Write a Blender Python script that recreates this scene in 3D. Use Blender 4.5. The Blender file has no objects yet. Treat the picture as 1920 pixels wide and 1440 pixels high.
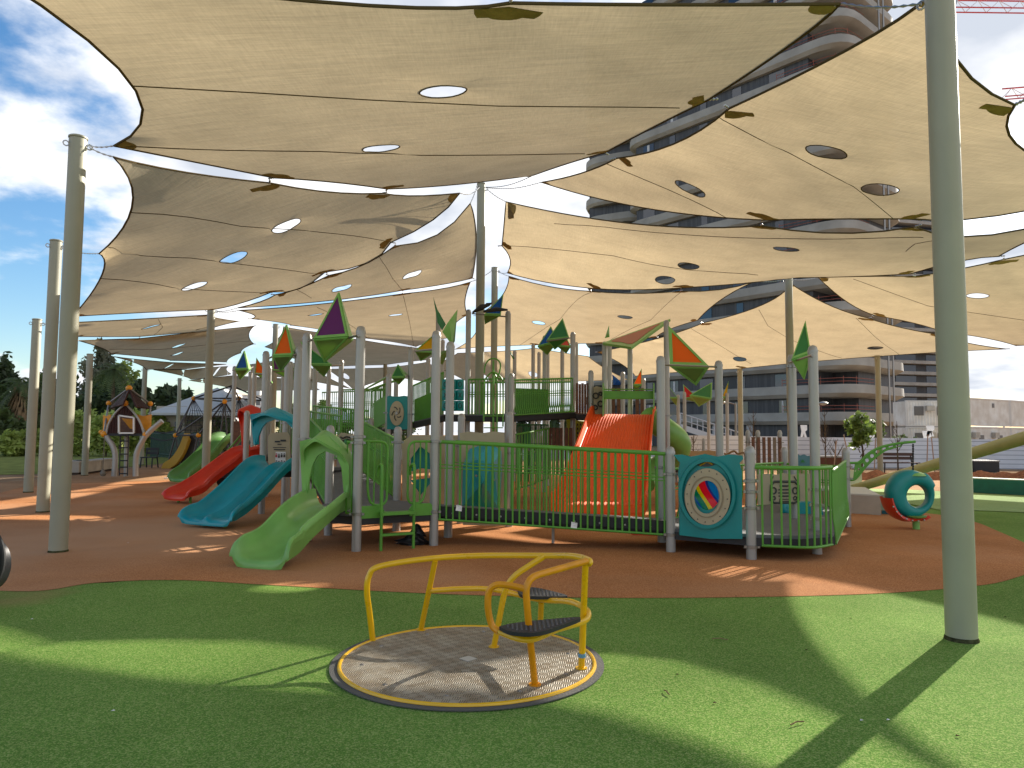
import bpy, bmesh, math, random
import numpy as np
from mathutils import Vector, Matrix, geometry
from mathutils.bvhtree import BVHTree
random.seed(7)
S = bpy.context.scene
COL = S.collection
R = math.radians

# ------------------------------------------------------------------ camera
CAM_H = 1.5
FPX = 1380.0
cam_data = bpy.data.cameras.new("camera")
cam_data.sensor_width = 36.0
cam_data.lens = 36.0 * FPX / 1920.0
cam_data.clip_end = 3000
cam = bpy.data.objects.new("camera", cam_data)
COL.objects.link(cam)
CAM_M = (Matrix.Translation((0, 0, CAM_H)) @ Matrix.Rotation(R(90 + 3.94), 4, 'X') @ Matrix.Rotation(R(0.39), 4, 'Z'))
cam.matrix_world = CAM_M
S.camera = cam
_R3 = CAM_M.to_3x3()

# ------------------------------------------------------------------ light
SUN_AZ, SUN_EL = 43.2, 25.2      # degrees right of the view direction, above horizon
sun_dir = Vector((math.sin(R(SUN_AZ)) * math.cos(R(SUN_EL)), math.cos(R(SUN_AZ)) * math.cos(R(SUN_EL)), math.sin(R(SUN_EL))))
sl = bpy.data.lights.new("sun", 'SUN')
sl.energy = 5.0
sl.angle = R(0.53)
sl.color = (1.0, 0.93, 0.82)
so = bpy.data.objects.new("sun", sl)
so.rotation_euler = sun_dir.to_track_quat('Z', 'Y').to_euler()
so.location = sun_dir * 100
COL.objects.link(so)

W = bpy.data.worlds.new("World")
S.world = W
W.use_nodes = True
nt = W.node_tree
nt.nodes.clear()
def wn(t, **k):
    n = nt.nodes.new(t)
    for a, b in k.items(): setattr(n, a, b)
    return n
wo = wn('ShaderNodeOutputWorld'); bg = wn('ShaderNodeBackground')
sky = wn('ShaderNodeTexSky', sky_type='NISHITA')
sky.sun_disc = False
sky.sun_elevation = R(SUN_EL)
sky.sun_rotation = R(SUN_AZ)
sky.air_density = 1.0; sky.dust_density = 0.6; sky.ozone_density = 2.0
bg.inputs[1].default_value = 0.088
tc = wn('ShaderNodeTexCoord'); sep = wn('ShaderNodeSeparateXYZ')
nt.links.new(tc.outputs['Generated'], sep.inputs[0])
def wmath(op, a, b=None, clamp=False):
    n = wn('ShaderNodeMath', operation=op); n.use_clamp = clamp
    for i, v in enumerate((a, b)):
        if v is None: continue
        if isinstance(v, (int, float)): n.inputs[i].default_value = v
        else: nt.links.new(v, n.inputs[i])
    return n.outputs[0]
zz = wmath('ADD', wmath('MAXIMUM', sep.outputs[2], 0.0), 0.22)
cmb = wn('ShaderNodeCombineXYZ')
nt.links.new(wmath('DIVIDE', sep.outputs[0], zz), cmb.inputs[0])
nt.links.new(wmath('DIVIDE', sep.outputs[1], zz), cmb.inputs[1])
cmb.inputs[2].default_value = 3.1
n1 = wn('ShaderNodeTexNoise'); n1.inputs['Scale'].default_value = 0.95; n1.inputs['Detail'].default_value = 9; n1.inputs['Roughness'].default_value = 0.56
nt.links.new(cmb.outputs[0], n1.inputs['Vector'])
cr = wn('ShaderNodeValToRGB'); cr.color_ramp.elements[0].position = 0.475; cr.color_ramp.elements[1].position = 0.56
cr.color_ramp.interpolation = 'EASE'
# more cloud towards the right of the view (the photo's right sky is overcast and bright)
dirx = wmath('ADD', wmath('MULTIPLY', sep.outputs[0], 0.07), 0.066)
zen = wmath('MULTIPLY', wmath('MAXIMUM', wmath('SUBTRACT', sep.outputs[2], 0.55), 0.0), -0.35)
nt.links.new(wmath('ADD', wmath('ADD', n1.outputs['Fac'], dirx), zen), cr.inputs[0])
n2 = wn('ShaderNodeTexNoise'); n2.inputs['Scale'].default_value = 3.4; n2.inputs['Detail'].default_value = 6
nt.links.new(cmb.outputs[0], n2.inputs['Vector'])
cc = wn('ShaderNodeValToRGB')
cc.color_ramp.elements[0].position = 0.36; cc.color_ramp.elements[0].color = (3.1, 3.35, 3.8, 1)
cc.color_ramp.elements[1].position = 0.62; cc.color_ramp.elements[1].color = (5.8, 5.8, 5.8, 1)
nt.links.new(n2.outputs['Fac'], cc.inputs[0])
hs = wn('ShaderNodeHueSaturation'); hs.inputs['Saturation'].default_value = 1.28; hs.inputs['Value'].default_value = 0.84
nt.links.new(sky.outputs[0], hs.inputs['Color'])
mx = wn('ShaderNodeMix', data_type='RGBA')
nt.links.new(cr.outputs[0], mx.inputs[0])
nt.links.new(hs.outputs[0], mx.inputs[6]); nt.links.new(cc.outputs[0], mx.inputs[7])
nt.links.new(mx.outputs[2], bg.inputs[0]); nt.links.new(bg.outputs[0], wo.inputs[0])

S.view_settings.view_transform = 'Standard'
S.view_settings.look = 'None'
S.view_settings.exposure = 1.36
S.view_settings.gamma = 1.0
S.view_settings.use_curve_mapping = False
S.cycles.max_bounces = 8
S.cycles.transparent_max_bounces = 16

# ------------------------------------------------------------------ pixel helpers (world points seen at photo pixels)
def ray(px, py):
    v = _R3 @ Vector(((px - 960) / FPX, (720 - py) / FPX, -1))
    return v
def at(px, py, d):
    v = ray(px, py)
    return Vector((0, 0, CAM_H)) + v * (d / v.y)
def atz(px, py, z):
    v = ray(px, py)
    return Vector((0, 0, CAM_H)) + v * ((z - CAM_H) / v.z)
def G(px, py, z=0.0):
    return atz(px, py, z)
def top_z(base, py):
    """height of a vertical line over base whose top is seen at row py"""
    lo, hi = -1.0, 200.0
    inv = CAM_M.inverted()
    for _ in range(50):
        m = (lo + hi) / 2
        c = inv @ Vector((base.x, base.y, m))
        if 720 - c.y / -c.z * FPX > py: lo = m
        else: hi = m
    return lo

# ------------------------------------------------------------------ materials
MATS = {}
def mat(name, col, rough=0.6, metal=0.0, vary=0.0, scale=8.0, bump=0.0, bscale=60.0, col2=None, spec=0.5, coat=0.0, dirt=0.0, trans=0.0):
    if name in MATS: return MATS[name]
    m = bpy.data.materials.new(name); m.use_nodes = True
    t = m.node_tree; b = t.nodes['Principled BSDF']
    b.inputs['Base Color'].default_value = (*col, 1)
    b.inputs['Roughness'].default_value = rough
    b.inputs['Metallic'].default_value = metal
    b.inputs['Specular IOR Level'].default_value = 0.0 if rough >= .85 else spec
    b.inputs['Coat Weight'].default_value = coat
    tcn = t.nodes.new('ShaderNodeTexCoord')
    if vary > 0 or col2:
        n = t.nodes.new('ShaderNodeTexNoise'); n.inputs['Scale'].default_value = scale; n.inputs['Detail'].default_value = 6
        t.links.new(tcn.outputs['Object'], n.inputs['Vector'])
        r = t.nodes.new('ShaderNodeValToRGB')
        c2 = col2 or tuple(c * (1 - vary) for c in col)
        c1 = col if col2 else tuple(min(1, c * (1 + vary)) for c in col)
        r.color_ramp.elements[0].position = 0.35; r.color_ramp.elements[1].position = 0.65
        r.color_ramp.elements[0].color = (*c2, 1); r.color_ramp.elements[1].color = (*c1, 1)
        t.links.new(n.outputs['Fac'], r.inputs[0]); t.links.new(r.outputs[0], b.inputs['Base Color'])
        rr = t.nodes.new('ShaderNodeMapRange')
        rr.inputs['To Min'].default_value = max(0, rough - .08); rr.inputs['To Max'].default_value = min(1, rough + .12)
        t.links.new(n.outputs['Fac'], rr.inputs['Value']); t.links.new(rr.outputs[0], b.inputs['Roughness'])
    if bump > 0:
        n = t.nodes.new('ShaderNodeTexNoise'); n.inputs['Scale'].default_value = bscale; n.inputs['Detail'].default_value = 3
        t.links.new(tcn.outputs['Object'], n.inputs['Vector'])
        bp = t.nodes.new('ShaderNodeBump'); bp.inputs['Strength'].default_value = bump; bp.inputs['Distance'].default_value = 0.02
        t.links.new(n.outputs['Fac'], bp.inputs['Height']); t.links.new(bp.outputs[0], b.inputs['Normal'])
    if trans > 0:
        tr = t.nodes.new('ShaderNodeBsdfTranslucent'); tr.inputs[0].default_value = (*col, 1)
        mxs = t.nodes.new('ShaderNodeMixShader'); mxs.inputs[0].default_value = trans
        o = t.nodes['Material Output']
        t.links.new(b.outputs[0], mxs.inputs[1]); t.links.new(tr.outputs[0], mxs.inputs[2]); t.links.new(mxs.outputs[0], o.inputs[0])
    MATS[name] = m
    return m

def node(m, t, **k):
    n = m.node_tree.nodes.new(t)
    for a, b in k.items(): setattr(n, a, b)
    return n

def rubber(name, ca, cb, cc_, stain=None, xr=(-1.8, -5.5), yr=(15, 10), base=0.25, thr=.50):
    """poured rubber granulate: specks of three colours, broad wear patches, grain bump"""
    m = bpy.data.materials.new(name); m.use_nodes = True
    t = m.node_tree; L = t.links.new; b = t.nodes['Principled BSDF']
    b.inputs['Roughness'].default_value = 0.9; b.inputs['Specular IOR Level'].default_value = 0.02
    tcn = node(m, 'ShaderNodeTexCoord')
    v = node(m, 'ShaderNodeTexVoronoi'); v.inputs['Scale'].default_value = 150
    L(tcn.outputs['Object'], v.inputs['Vector'])
    sp = node(m, 'ShaderNodeSeparateColor'); L(v.outputs['Color'], sp.inputs[0])
    r = node(m, 'ShaderNodeValToRGB'); e = r.color_ramp.elements
    e[0].position = 0.0; e[0].color = (*cb, 1); e[1].position = 1.0; e[1].color = (*cc_, 1)
    x = e.new(0.5); x.color = (*ca, 1)
    L(sp.outputs[0], r.inputs[0])
    n = node(m, 'ShaderNodeTexNoise'); n.inputs['Scale'].default_value = 0.5; n.inputs['Detail'].default_value = 8; n.inputs['Roughness'].default_value = .62
    L(tcn.outputs['Object'], n.inputs['Vector'])
    mr = node(m, 'ShaderNodeMapRange'); mr.inputs['From Min'].default_value = .3; mr.inputs['From Max'].default_value = .7
    mr.inputs['To Min'].default_value = 0.80; mr.inputs['To Max'].default_value = 1.16
    L(n.outputs['Fac'], mr.inputs['Value'])
    n3 = node(m, 'ShaderNodeTexNoise'); n3.inputs['Scale'].default_value = 60; n3.inputs['Detail'].default_value = 5
    L(tcn.outputs['Object'], n3.inputs['Vector'])
    mr3 = node(m, 'ShaderNodeMapRange'); mr3.inputs['From Min'].default_value = .3; mr3.inputs['From Max'].default_value = .7
    mr3.inputs['To Min'].default_value = 0.84; mr3.inputs['To Max'].default_value = 1.14
    L(n3.outputs['Fac'], mr3.inputs['Value'])
    mm = node(m, 'ShaderNodeMath', operation='MULTIPLY'); L(mr.outputs[0], mm.inputs[0]); L(mr3.outputs[0], mm.inputs[1])
    mu = node(m, 'ShaderNodeVectorMath', operation='SCALE'); L(r.outputs[0], mu.inputs[0]); L(mm.outputs[0], mu.inputs['Scale'])
    out = mu.outputs[0]
    if stain:
        n2 = node(m, 'ShaderNodeTexNoise'); n2.inputs['Scale'].default_value = 0.33; n2.inputs['Detail'].default_value = 7
        mp = node(m, 'ShaderNodeMapping'); mp.inputs['Location'].default_value = (4, 9, 0)
        L(tcn.outputs['Object'], mp.inputs[0]); L(mp.outputs[0], n2.inputs['Vector'])
        # sand blown over the surface, thicker towards the west side (object x)
        sx = node(m, 'ShaderNodeSeparateXYZ'); L(tcn.outputs['Object'], sx.inputs[0])
        g = node(m, 'ShaderNodeMapRange'); g.inputs['From Min'].default_value = xr[0]; g.inputs['From Max'].default_value = xr[1]
        g.inputs['To Min'].default_value = 0.0; g.inputs['To Max'].default_value = 0.33
        L(sx.outputs[0], g.inputs['Value'])
        gy = node(m, 'ShaderNodeMapRange'); gy.inputs['From Min'].default_value = yr[0]; gy.inputs['From Max'].default_value = yr[1]
        gy.inputs['To Min'].default_value = base; gy.inputs['To Max'].default_value = 1.0
        L(sx.outputs[1], gy.inputs['Value'])
        gg = node(m, 'ShaderNodeMath', operation='MULTIPLY'); L(g.outputs[0], gg.inputs[0]); L(gy.outputs[0], gg.inputs[1])
        ad = node(m, 'ShaderNodeMath', operation='ADD'); L(n2.outputs['Fac'], ad.inputs[0]); L(gg.outputs[0], ad.inputs[1])
        rs = node(m, 'ShaderNodeMapRange'); rs.inputs['From Min'].default_value = thr; rs.inputs['From Max'].default_value = .85
        rs.inputs['To Max'].default_value = 0.85
        L(ad.outputs[0], rs.inputs['Value'])
        mxx = node(m, 'ShaderNodeMix', data_type='RGBA'); L(rs.outputs[0], mxx.inputs[0]); L(out, mxx.inputs[6])
        mxx.inputs[7].default_value = (*stain, 1)
        out = mxx.outputs[2]
    L(out, b.inputs['Base Color'])
    bp = node(m, 'ShaderNodeBump'); bp.inputs['Strength'].default_value = 0.3; bp.inputs['Distance'].default_value = 0.004
    L(v.outputs['Distance'], bp.inputs['Height']); L(bp.outputs[0], b.inputs['Normal'])
    MATS[name] = m
    return m

def sailmat(name, col, tcol):
    m = bpy.data.materials.new(name); m.use_nodes = True
    t = m.node_tree; L = t.links.new; b = t.nodes['Principled BSDF']
    tcn = node(m, 'ShaderNodeTexCoord')
    n = node(m, 'ShaderNodeTexNoise'); n.inputs['Scale'].default_value = 1.1; n.inputs['Detail'].default_value = 7
    L(tcn.outputs['Object'], n.inputs['Vector'])
    mr = node(m, 'ShaderNodeMapRange'); mr.inputs['From Min'].default_value = .3; mr.inputs['From Max'].default_value = .7
    mr.inputs['To Min'].default_value = 0.9; mr.inputs['To Max'].default_value = 1.08
    L(n.outputs['Fac'], mr.inputs['Value'])
    # knit: stretched noise streaks
    mp = node(m, 'ShaderNodeMapping'); mp.inputs['Rotation'].default_value = (0, 0, R(28)); mp.inputs['Scale'].default_value = (3, 42, 3)
    L(tcn.outputs['Object'], mp.inputs[0])
    n2 = node(m, 'ShaderNodeTexNoise'); n2.inputs['Scale'].default_value = 1.0; n2.inputs['Detail'].default_value = 3
    L(mp.outputs[0], n2.inputs['Vector'])
    mp3 = node(m, 'ShaderNodeMapping'); mp3.inputs['Rotation'].default_value = (0, 0, R(28)); mp3.inputs['Scale'].default_value = (60, 5, 3)
    L(tcn.outputs['Object'], mp3.inputs[0])
    n3 = node(m, 'ShaderNodeTexNoise'); n3.inputs['Scale'].default_value = 1.0; n3.inputs['Detail'].default_value = 2
    L(mp3.outputs[0], n3.inputs['Vector'])
    a1 = node(m, 'ShaderNodeMath', operation='ADD'); L(n2.outputs['Fac'], a1.inputs[0]); L(n3.outputs['Fac'], a1.inputs[1])
    mr2 = node(m, 'ShaderNodeMapRange'); mr2.inputs['From Min'].default_value = .6; mr2.inputs['From Max'].default_value = 1.4
    mr2.inputs['To Min'].default_value = 0.86; mr2.inputs['To Max'].default_value = 1.12
    L(a1.outputs[0], mr2.inputs['Value'])
    mm = node(m, 'ShaderNodeMath', operation='MULTIPLY'); L(mr.outputs[0], mm.inputs[0]); L(mr2.outputs[0], mm.inputs[1])
    def sc(c):
        s = node(m, 'ShaderNodeVectorMath', operation='SCALE'); s.inputs[0].default_value = c; L(mm.outputs[0], s.inputs['Scale']); return s.outputs[0]
    L(sc(col), b.inputs['Base Color'])
    b.inputs['Roughness'].default_value = 0.8; b.inputs['Specular IOR Level'].default_value = 0.15
    tr = node(m, 'ShaderNodeBsdfTranslucent'); L(sc(tcol), tr.inputs[0])
    # soft wrinkles
    bp = node(m, 'ShaderNodeBump'); bp.inputs['Strength'].default_value = 0.5; bp.inputs['Distance'].default_value = 0.02
    mp4 = node(m, 'ShaderNodeMapping'); mp4.inputs['Rotation'].default_value = (0, 0, R(50)); mp4.inputs['Scale'].default_value = (0.7, 5, 1)
    L(tcn.outputs['Object'], mp4.inputs[0])
    n4 = node(m, 'ShaderNodeTexNoise'); n4.inputs['Scale'].default_value = 1.6; n4.inputs['Detail'].default_value = 4
    L(mp4.outputs[0], n4.inputs['Vector']); L(n4.outputs['Fac'], bp.inputs['Height'])
    L(bp.outputs[0], b.inputs['Normal']); L(bp.outputs[0], tr.inputs['Normal'])
    mxs = node(m, 'ShaderNodeMixShader'); mxs.inputs[0].default_value = 0.5
    L(b.outputs[0], mxs.inputs[1]); L(tr.outputs[0], mxs.inputs[2])
    tp = node(m, 'ShaderNodeBsdfTransparent'); tp.inputs[0].default_value = (1, .93, .8, 1)
    mx2 = node(m, 'ShaderNodeMixShader'); mx2.inputs[0].default_value = 0.010
    L(mxs.outputs[0], mx2.inputs[1]); L(tp.outputs[0], mx2.inputs[2])
    L(mx2.outputs[0], t.nodes['Material Output'].inputs[0])
    MATS[name] = m
    return m

M_SAIL = sailmat('sail_fabric', (0.45, 0.385, 0.275), (0.48, 0.375, 0.225))
M_HEM = mat('hem_webbing', (0.10, 0.075, 0.04), 0.9)
M_PATCH = mat('patch_webbing', (0.34, 0.26, 0.12), 0.9, bump=.3, vary=.15)
M_CHAIN = mat('galvanised_chain', (0.45, 0.45, 0.44), 0.4, 0.9)
M_POSTC = mat('cream_painted_steel', (0.31, 0.30, 0.22), 0.5, 0.0, vary=0.05, scale=2.0, bump=0.05, bscale=12, spec=.4)
M_POSTG = mat('grey_powder_coat', (0.36, 0.35, 0.33), 0.38, 0.35, vary=0.06, scale=3)
M_CLAMP = mat('clamp_metal', (0.28, 0.27, 0.26), 0.35, 0.8)
M_GREEN = mat('green_powder_coat', (0.095, 0.30, 0.03), 0.42, vary=0.08, scale=4)
M_GREENP = mat('green_plastic', (0.19, 0.42, 0.10), 0.36, vary=0.10, scale=3, spec=.5)
M_GREEND = mat('dark_green_plastic', (0.02, 0.17, 0.04), 0.35, vary=0.06)
M_RED = mat('red_plastic', (0.62, 0.035, 0.012), 0.32, vary=0.08, scale=3)
M_ORSL = mat('orange_red_plastic', (0.82, 0.10, 0.014), 0.5, vary=0.08, scale=2.5, bump=.1, bscale=30, spec=.25)
M_TEAL = mat('teal_plastic', (0.0, 0.225, 0.22), 0.38, vary=0.08, scale=3)
M_BLUESL = mat('blue_plastic', (0.0, 0.27, 0.325), 0.30, vary=0.10, scale=3)
M_BEIGE = mat('beige_plastic', (0.40, 0.34, 0.22), 0.55, vary=0.06, scale=5)
M_BEIGED = mat('dark_engraving', (0.05, 0.05, 0.045), 0.6)
M_DECK = mat('grey_rubber_deck', (0.13, 0.13, 0.135), 0.75, vary=0.1, bump=.3, bscale=150)
M_BLACK = mat('black_rubber', (0.018, 0.018, 0.02), 0.6, vary=.1)
M_WOOD = mat('brown_recycled_plank', (0.13, 0.05, 0.022), 0.6, vary=0.25, scale=14)
M_WOOD2 = mat('grey_brown_plank', (0.16, 0.12, 0.08), 0.6, vary=0.2, scale=14)
M_YEL = mat('yellow_enamel', (0.78, 0.43, 0.0), 0.28, vary=0.05, scale=6, coat=.3, dirt=1)
M_YELB = mat('worn_amber_enamel', (0.70, 0.27, 0.0), 0.35, vary=0.10, scale=9)
M_WHITE = mat('white_paint', (0.72, 0.72, 0.70), 0.5, vary=.04)
M_PURP = mat('purple_panel', (0.09, 0.004, 0.11), 0.3)
M_ORANGE = mat('orange_panel', (0.90, 0.16, 0.0), 0.4, trans=.35)
M_PINK = mat('salmon_panel', (0.55, 0.13, 0.08), 0.35, trans=.3)
M_BLUEP = mat('blue_panel', (0.0, 0.10, 0.42), 0.3, trans=.2)
M_YELP = mat('yellow_panel', (0.75, 0.42, 0.0), 0.35, trans=.35)
M_REDP = mat('red_panel', (0.65, 0.02, 0.015), 0.35, trans=.3)
M_GREENT = mat('olive_translucent_panel', (0.24, 0.36, 0.11), 0.25, trans=.5)
M_AMBER = mat('amber_plastic', (0.75, 0.30, 0.012), 0.35, vary=.08)

# ------------------------------------------------------------------ mesh builder
ORG = {}
class MB:
    def __init__(s): s.v = []; s.f = []; s.m = []; s.mi = 0
    def add(s, vs, fs):
        o = len(s.v); s.v += [tuple(p) for p in vs]
        for f in fs: s.f.append(tuple(i + o for i in f)); s.m.append(s.mi)
        return s
    def box(s, c, size, rz=0.0, rot=None):
        hx, hy, hz = (k / 2 for k in size)
        M = rot.to_3x3() if rot else Matrix.Rotation(rz, 3, 'Z')
        c = Vector(c)
        vs = [c + M @ Vector((x, y, z)) for x in (-hx, hx) for y in (-hy, hy) for z in (-hz, hz)]
        return s.add(vs, [(0, 1, 3, 2), (4, 6, 7, 5), (0, 4, 5, 1), (2, 3, 7, 6), (0, 2, 6, 4), (1, 5, 7, 3)])
    def bar(s, a, b, w, h, up=Vector((0, 0, 1))):
        """rectangular bar from a to b"""
        a, b = Vector(a), Vector(b); t = (b - a).normalized()
        sd = t.cross(up)
        if sd.length < 1e-4: sd = t.cross(Vector((0, 1, 0)))
        sd.normalize(); u = sd.cross(t)
        vs = []
        for p in (a, b):
            for i, j in ((-1, -1), (1, -1), (1, 1), (-1, 1)): vs.append(p + sd * (i * w / 2) + u * (j * h / 2))
        return s.add(vs, [(3, 2, 1, 0), (4, 5, 6, 7), (0, 1, 5, 4), (1, 2, 6, 5), (2, 3, 7, 6), (3, 0, 4, 7)])
    def tube(s, pts, r, n=8, closed=False, caps=True):
        P = [Vector(p) for p in pts]; N = len(P)
        rr = r if isinstance(r, (list, tuple)) else [r] * N
        T = []
        for i in range(N):
            a = P[(i - 1) % N] if (closed or i) else P[0]
            b = P[(i + 1) % N] if (closed or i < N - 1) else P[-1]
            t = b - a
            T.append(t.normalized() if t.length > 1e-9 else Vector((0, 0, 1)))
        nrm = T[0].orthogonal().normalized()
        if abs(T[0].z) < .9: nrm = T[0].cross(Vector((0, 0, 1))).normalized()
        vs = []
        for i in range(N):
            if i:
                q = T[i - 1].rotation_difference(T[i]); nrm = q @ nrm
                nrm = (nrm - T[i] * nrm.dot(T[i])).normalized()
            bn = T[i].cross(nrm)
            for k in range(n):
                a = 2 * math.pi * k / n
                vs.append(P[i] + (nrm * math.cos(a) + bn * math.sin(a)) * rr[i])
        fs = []
        for i in range(N if closed else N - 1):
            j = (i + 1) % N
            for k in range(n):
                l = (k + 1) % n
                fs.append((i * n + k, i * n + l, j * n + l, j * n + k))
        if caps and not closed:
            fs.append(tuple(range(n - 1, -1, -1))); fs.append(tuple((N - 1) * n + k for k in range(n)))
        return s.add(vs, fs)
    def lathe(s, prof, c, n=16, axis=None):
        """prof: list of (r, h) along axis from c"""
        c = Vector(c); ax = Vector(axis or (0, 0, 1)).normalized()
        x = ax.orthogonal().normalized()
        if ax.z > .99: x = Vector((1, 0, 0))
        y = ax.cross(x); vs = []; fs = []
        for r, h in prof:
            for k in range(n):
                a = 2 * math.pi * k / n
                vs.append(c + ax * h + (x * math.cos(a) + y * math.sin(a)) * max(r, 1e-4))
        for i in range(len(prof) - 1):
            for k in range(n):
                l = (k + 1) % n
                fs.append((i * n + k, i * n + l, (i + 1) * n + l, (i + 1) * n + k))
        fs.append(tuple(range(n - 1, -1, -1))); fs.append(tuple((len(prof) - 1) * n + k for k in range(n)))
        return s.add(vs, fs)
    def prism(s, poly, nrm, th):
        """3D planar polygon given thickness th centred, along nrm"""
        P = [Vector(p) for p in poly]; nv = Vector(nrm).normalized() * (th / 2); n = len(P)
        vs = [p + nv for p in P] + [p - nv for p in P]
        fs = [tuple(range(n)), tuple(range(2 * n - 1, n - 1, -1))]
        for i in range(n):
            j = (i + 1) % n
            fs.append((i, i + n, j + n, j))
        return s.add(vs, fs)
    def ring(s, outer, inner, nrm, th):
        """plate with a hole: two loops with equal counts"""
        n = len(outer); nv = Vector(nrm).normalized() * (th / 2)
        O = [Vector(p) for p in outer]; I = [Vector(p) for p in inner]
        vs = [p + nv for p in O] + [p + nv for p in I] + [p - nv for p in O] + [p - nv for p in I]
        fs = []
        for i in range(n):
            j = (i + 1) % n
            fs += [(i, j, n + j, n + i), (2 * n + j, 2 * n + i, 3 * n + i, 3 * n + j), (i, 2 * n + i, 2 * n + j, j), (n + j, 3 * n + j, 3 * n + i, n + i)]
        return s.add(vs, fs)
    def build(s, name, material, parent=None, smooth=True, origin=None, angle=35):
        me = bpy.data.meshes.new(name)
        if parent is not None: o0 = ORG[parent.name]
        else: o0 = Vector(origin) if origin is not None else Vector((0, 0, 0))
        me.from_pydata([(x - o0.x, y - o0.y, z - o0.z) for x, y, z in s.v], [], s.f)
        ms = material if isinstance(material, (list, tuple)) else [material]
        for m in ms: me.materials.append(m)
        if len(ms) > 1: me.polygons.foreach_set('material_index', s.m)
        bm = bmesh.new(); bm.from_mesh(me); bmesh.ops.recalc_face_normals(bm, faces=bm.faces); bm.to_mesh(me); bm.free()
        if smooth:
            me.shade_smooth(); me.set_sharp_from_angle(angle=R(angle))
        ob = bpy.data.objects.new(name, me); COL.objects.link(ob)
        if parent is not None: ob.parent = parent
        else: ob.location = o0
        ORG[ob.name] = o0
        return ob

def tag(o, label=None, cat=None, group=None, kind=None):
    if label: o['label'] = label
    if cat: o['category'] = cat
    if group: o['group'] = group
    if kind: o['kind'] = kind
    return o
def thing(name, label, cat, loc, group=None):
    o = bpy.data.objects.new(name, None); o.empty_display_size = .2; COL.objects.link(o)
    o.location = loc; ORG[o.name] = Vector(loc)
    return tag(o, label, cat, group)
def copy_tree(o, loc, rz=None, label=None, sc=None):
    c = o.copy(); COL.objects.link(c); c.location = loc
    if rz is not None: c.rotation_euler = (0, 0, rz)
    if sc is not None: c.scale = (sc, sc, sc)
    if label: c['label'] = label
    ORG[c.name] = Vector(loc)
    def rec(src, dst):
        for ch in [x for x in bpy.data.objects if x.parent == src]:
            d = ch.copy(); COL.objects.link(d); d.parent = dst; rec(ch, d)
    rec(o, c)
    return c
def smooth_path(pts, k=6):
    P = [Vector(p) for p in pts]; out = []
    for i in range(len(P) - 1):
        p0 = P[max(i - 1, 0)]; p1 = P[i]; p2 = P[i + 1]; p3 = P[min(i + 2, len(P) - 1)]
        for j in range(k):
            t = j / k
            out.append(0.5 * ((2 * p1) + (p2 - p0) * t + (2 * p0 - 5 * p1 + 4 * p2 - p3) * t * t + (3 * p1 - p0 - 3 * p2 + p3) * t ** 3))
    out.append(P[-1]); return out
def pipe(corners, rad, k=5):
    """polyline with rounded corners"""
    P = [Vector(p) for p in corners]; out = [P[0]]
    for i in range(1, len(P) - 1):
        a = P[i] + (P[i - 1] - P[i]).normalized() * min(rad, (P[i - 1] - P[i]).length * .45)
        b = P[i] + (P[i + 1] - P[i]).normalized() * min(rad, (P[i + 1] - P[i]).length * .45)
        for j in range(k + 1):
            t = j / k; out.append(a * (1 - t) ** 2 + P[i] * 2 * t * (1 - t) + b * t * t)
    out.append(P[-1]); return out
# ------------------------------------------------------------------ ground and its surfaces
M_RG = rubber('green_rubber', (0.135, 0.255, 0.046), (0.088, 0.19, 0.035), (0.30, 0.37, 0.12), stain=(0.33, 0.21, 0.10), xr=(-2.6, -4.4), yr=(5.6, 6.6), base=0.0, thr=.70)
M_RO = rubber('terracotta_rubber', (0.43, 0.180, 0.072), (0.30, 0.118, 0.048), (0.56, 0.28, 0.125), stain=(0.50, 0.29, 0.165))
M_RT = rubber('tan_rubber', (0.35, 0.20, 0.105), (0.28, 0.15, 0.075), (0.42, 0.26, 0.14))
M_RL = rubber('light_green_rubber', (0.26, 0.38, 0.15), (0.2, 0.32, 0.12), (0.40, 0.48, 0.25))
M_SAND = mat('sandy_soil', (0.36, 0.25, 0.15), 0.95, col2=(0.22, 0.13, 0.075), scale=1.2, bump=.5, bscale=18)
M_LAWN = mat('dry_lawn', (0.26, 0.28, 0.08), 0.95, col2=(0.16, 0.17, 0.055), scale=1.5, bump=.6, bscale=40)
M_CONC = mat('paving_concrete', (0.42, 0.38, 0.32), 0.85, vary=.12, scale=2, bump=.2)
def sheet(name, pts, z, m, kind='structure'):
    b = MB(); P = [Vector((p[0], p[1], z)) for p in pts]
    b.add(P, [tuple(range(len(P)))])
    o = b.build(name, m, smooth=False)
    # triangulate non-convex ngon cleanly
    bm = bmesh.new(); bm.from_mesh(o.data); bmesh.ops.triangulate(bm, faces=bm.faces); bm.to_mesh(o.data); bm.free()
    return tag(o, kind=kind)
def gpx(*a): return [G(x, y) for x, y in a]
sheet('ground', [(-900, -60), (900, -60), (900, 1500), (-900, 1500)], -0.012, M_SAND)
g2 = gpx((-400, 1440), (-400, 1130))
sheet('green_rubber_surface', [(-9, -4), (14, -4), (22, 10), G(2300, 930), G(1760, 930), G(1500, 960), G(900, 1000), (-4, 7.5), (-9, 6.6)], -0.006, M_RG)
front = smooth_path([G(-420, 1085), G(-120, 1100), G(60, 1108), G(180, 1092), G(330, 1087), G(500, 1096), G(800, 1112), G(1100, 1120), G(1400, 1119), G(1650, 1112), G(1830, 1098), G(1900, 1084), G(1960, 1060),
                     G(1965, 1038), G(1920, 1017), G(1870, 995), G(1827, 978), G(1770, 966), G(1660, 952), G(1560, 930)], 5)
back = gpx((1560, 905), (1300, 893), (1000, 890), (700, 890), (430, 893), (330, 899), (200, 903), (100, 906), (40, 913), (-60, 930), (-300, 990))
sheet('terracotta_rubber_surface', front + back, -0.002, M_RO)
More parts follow.
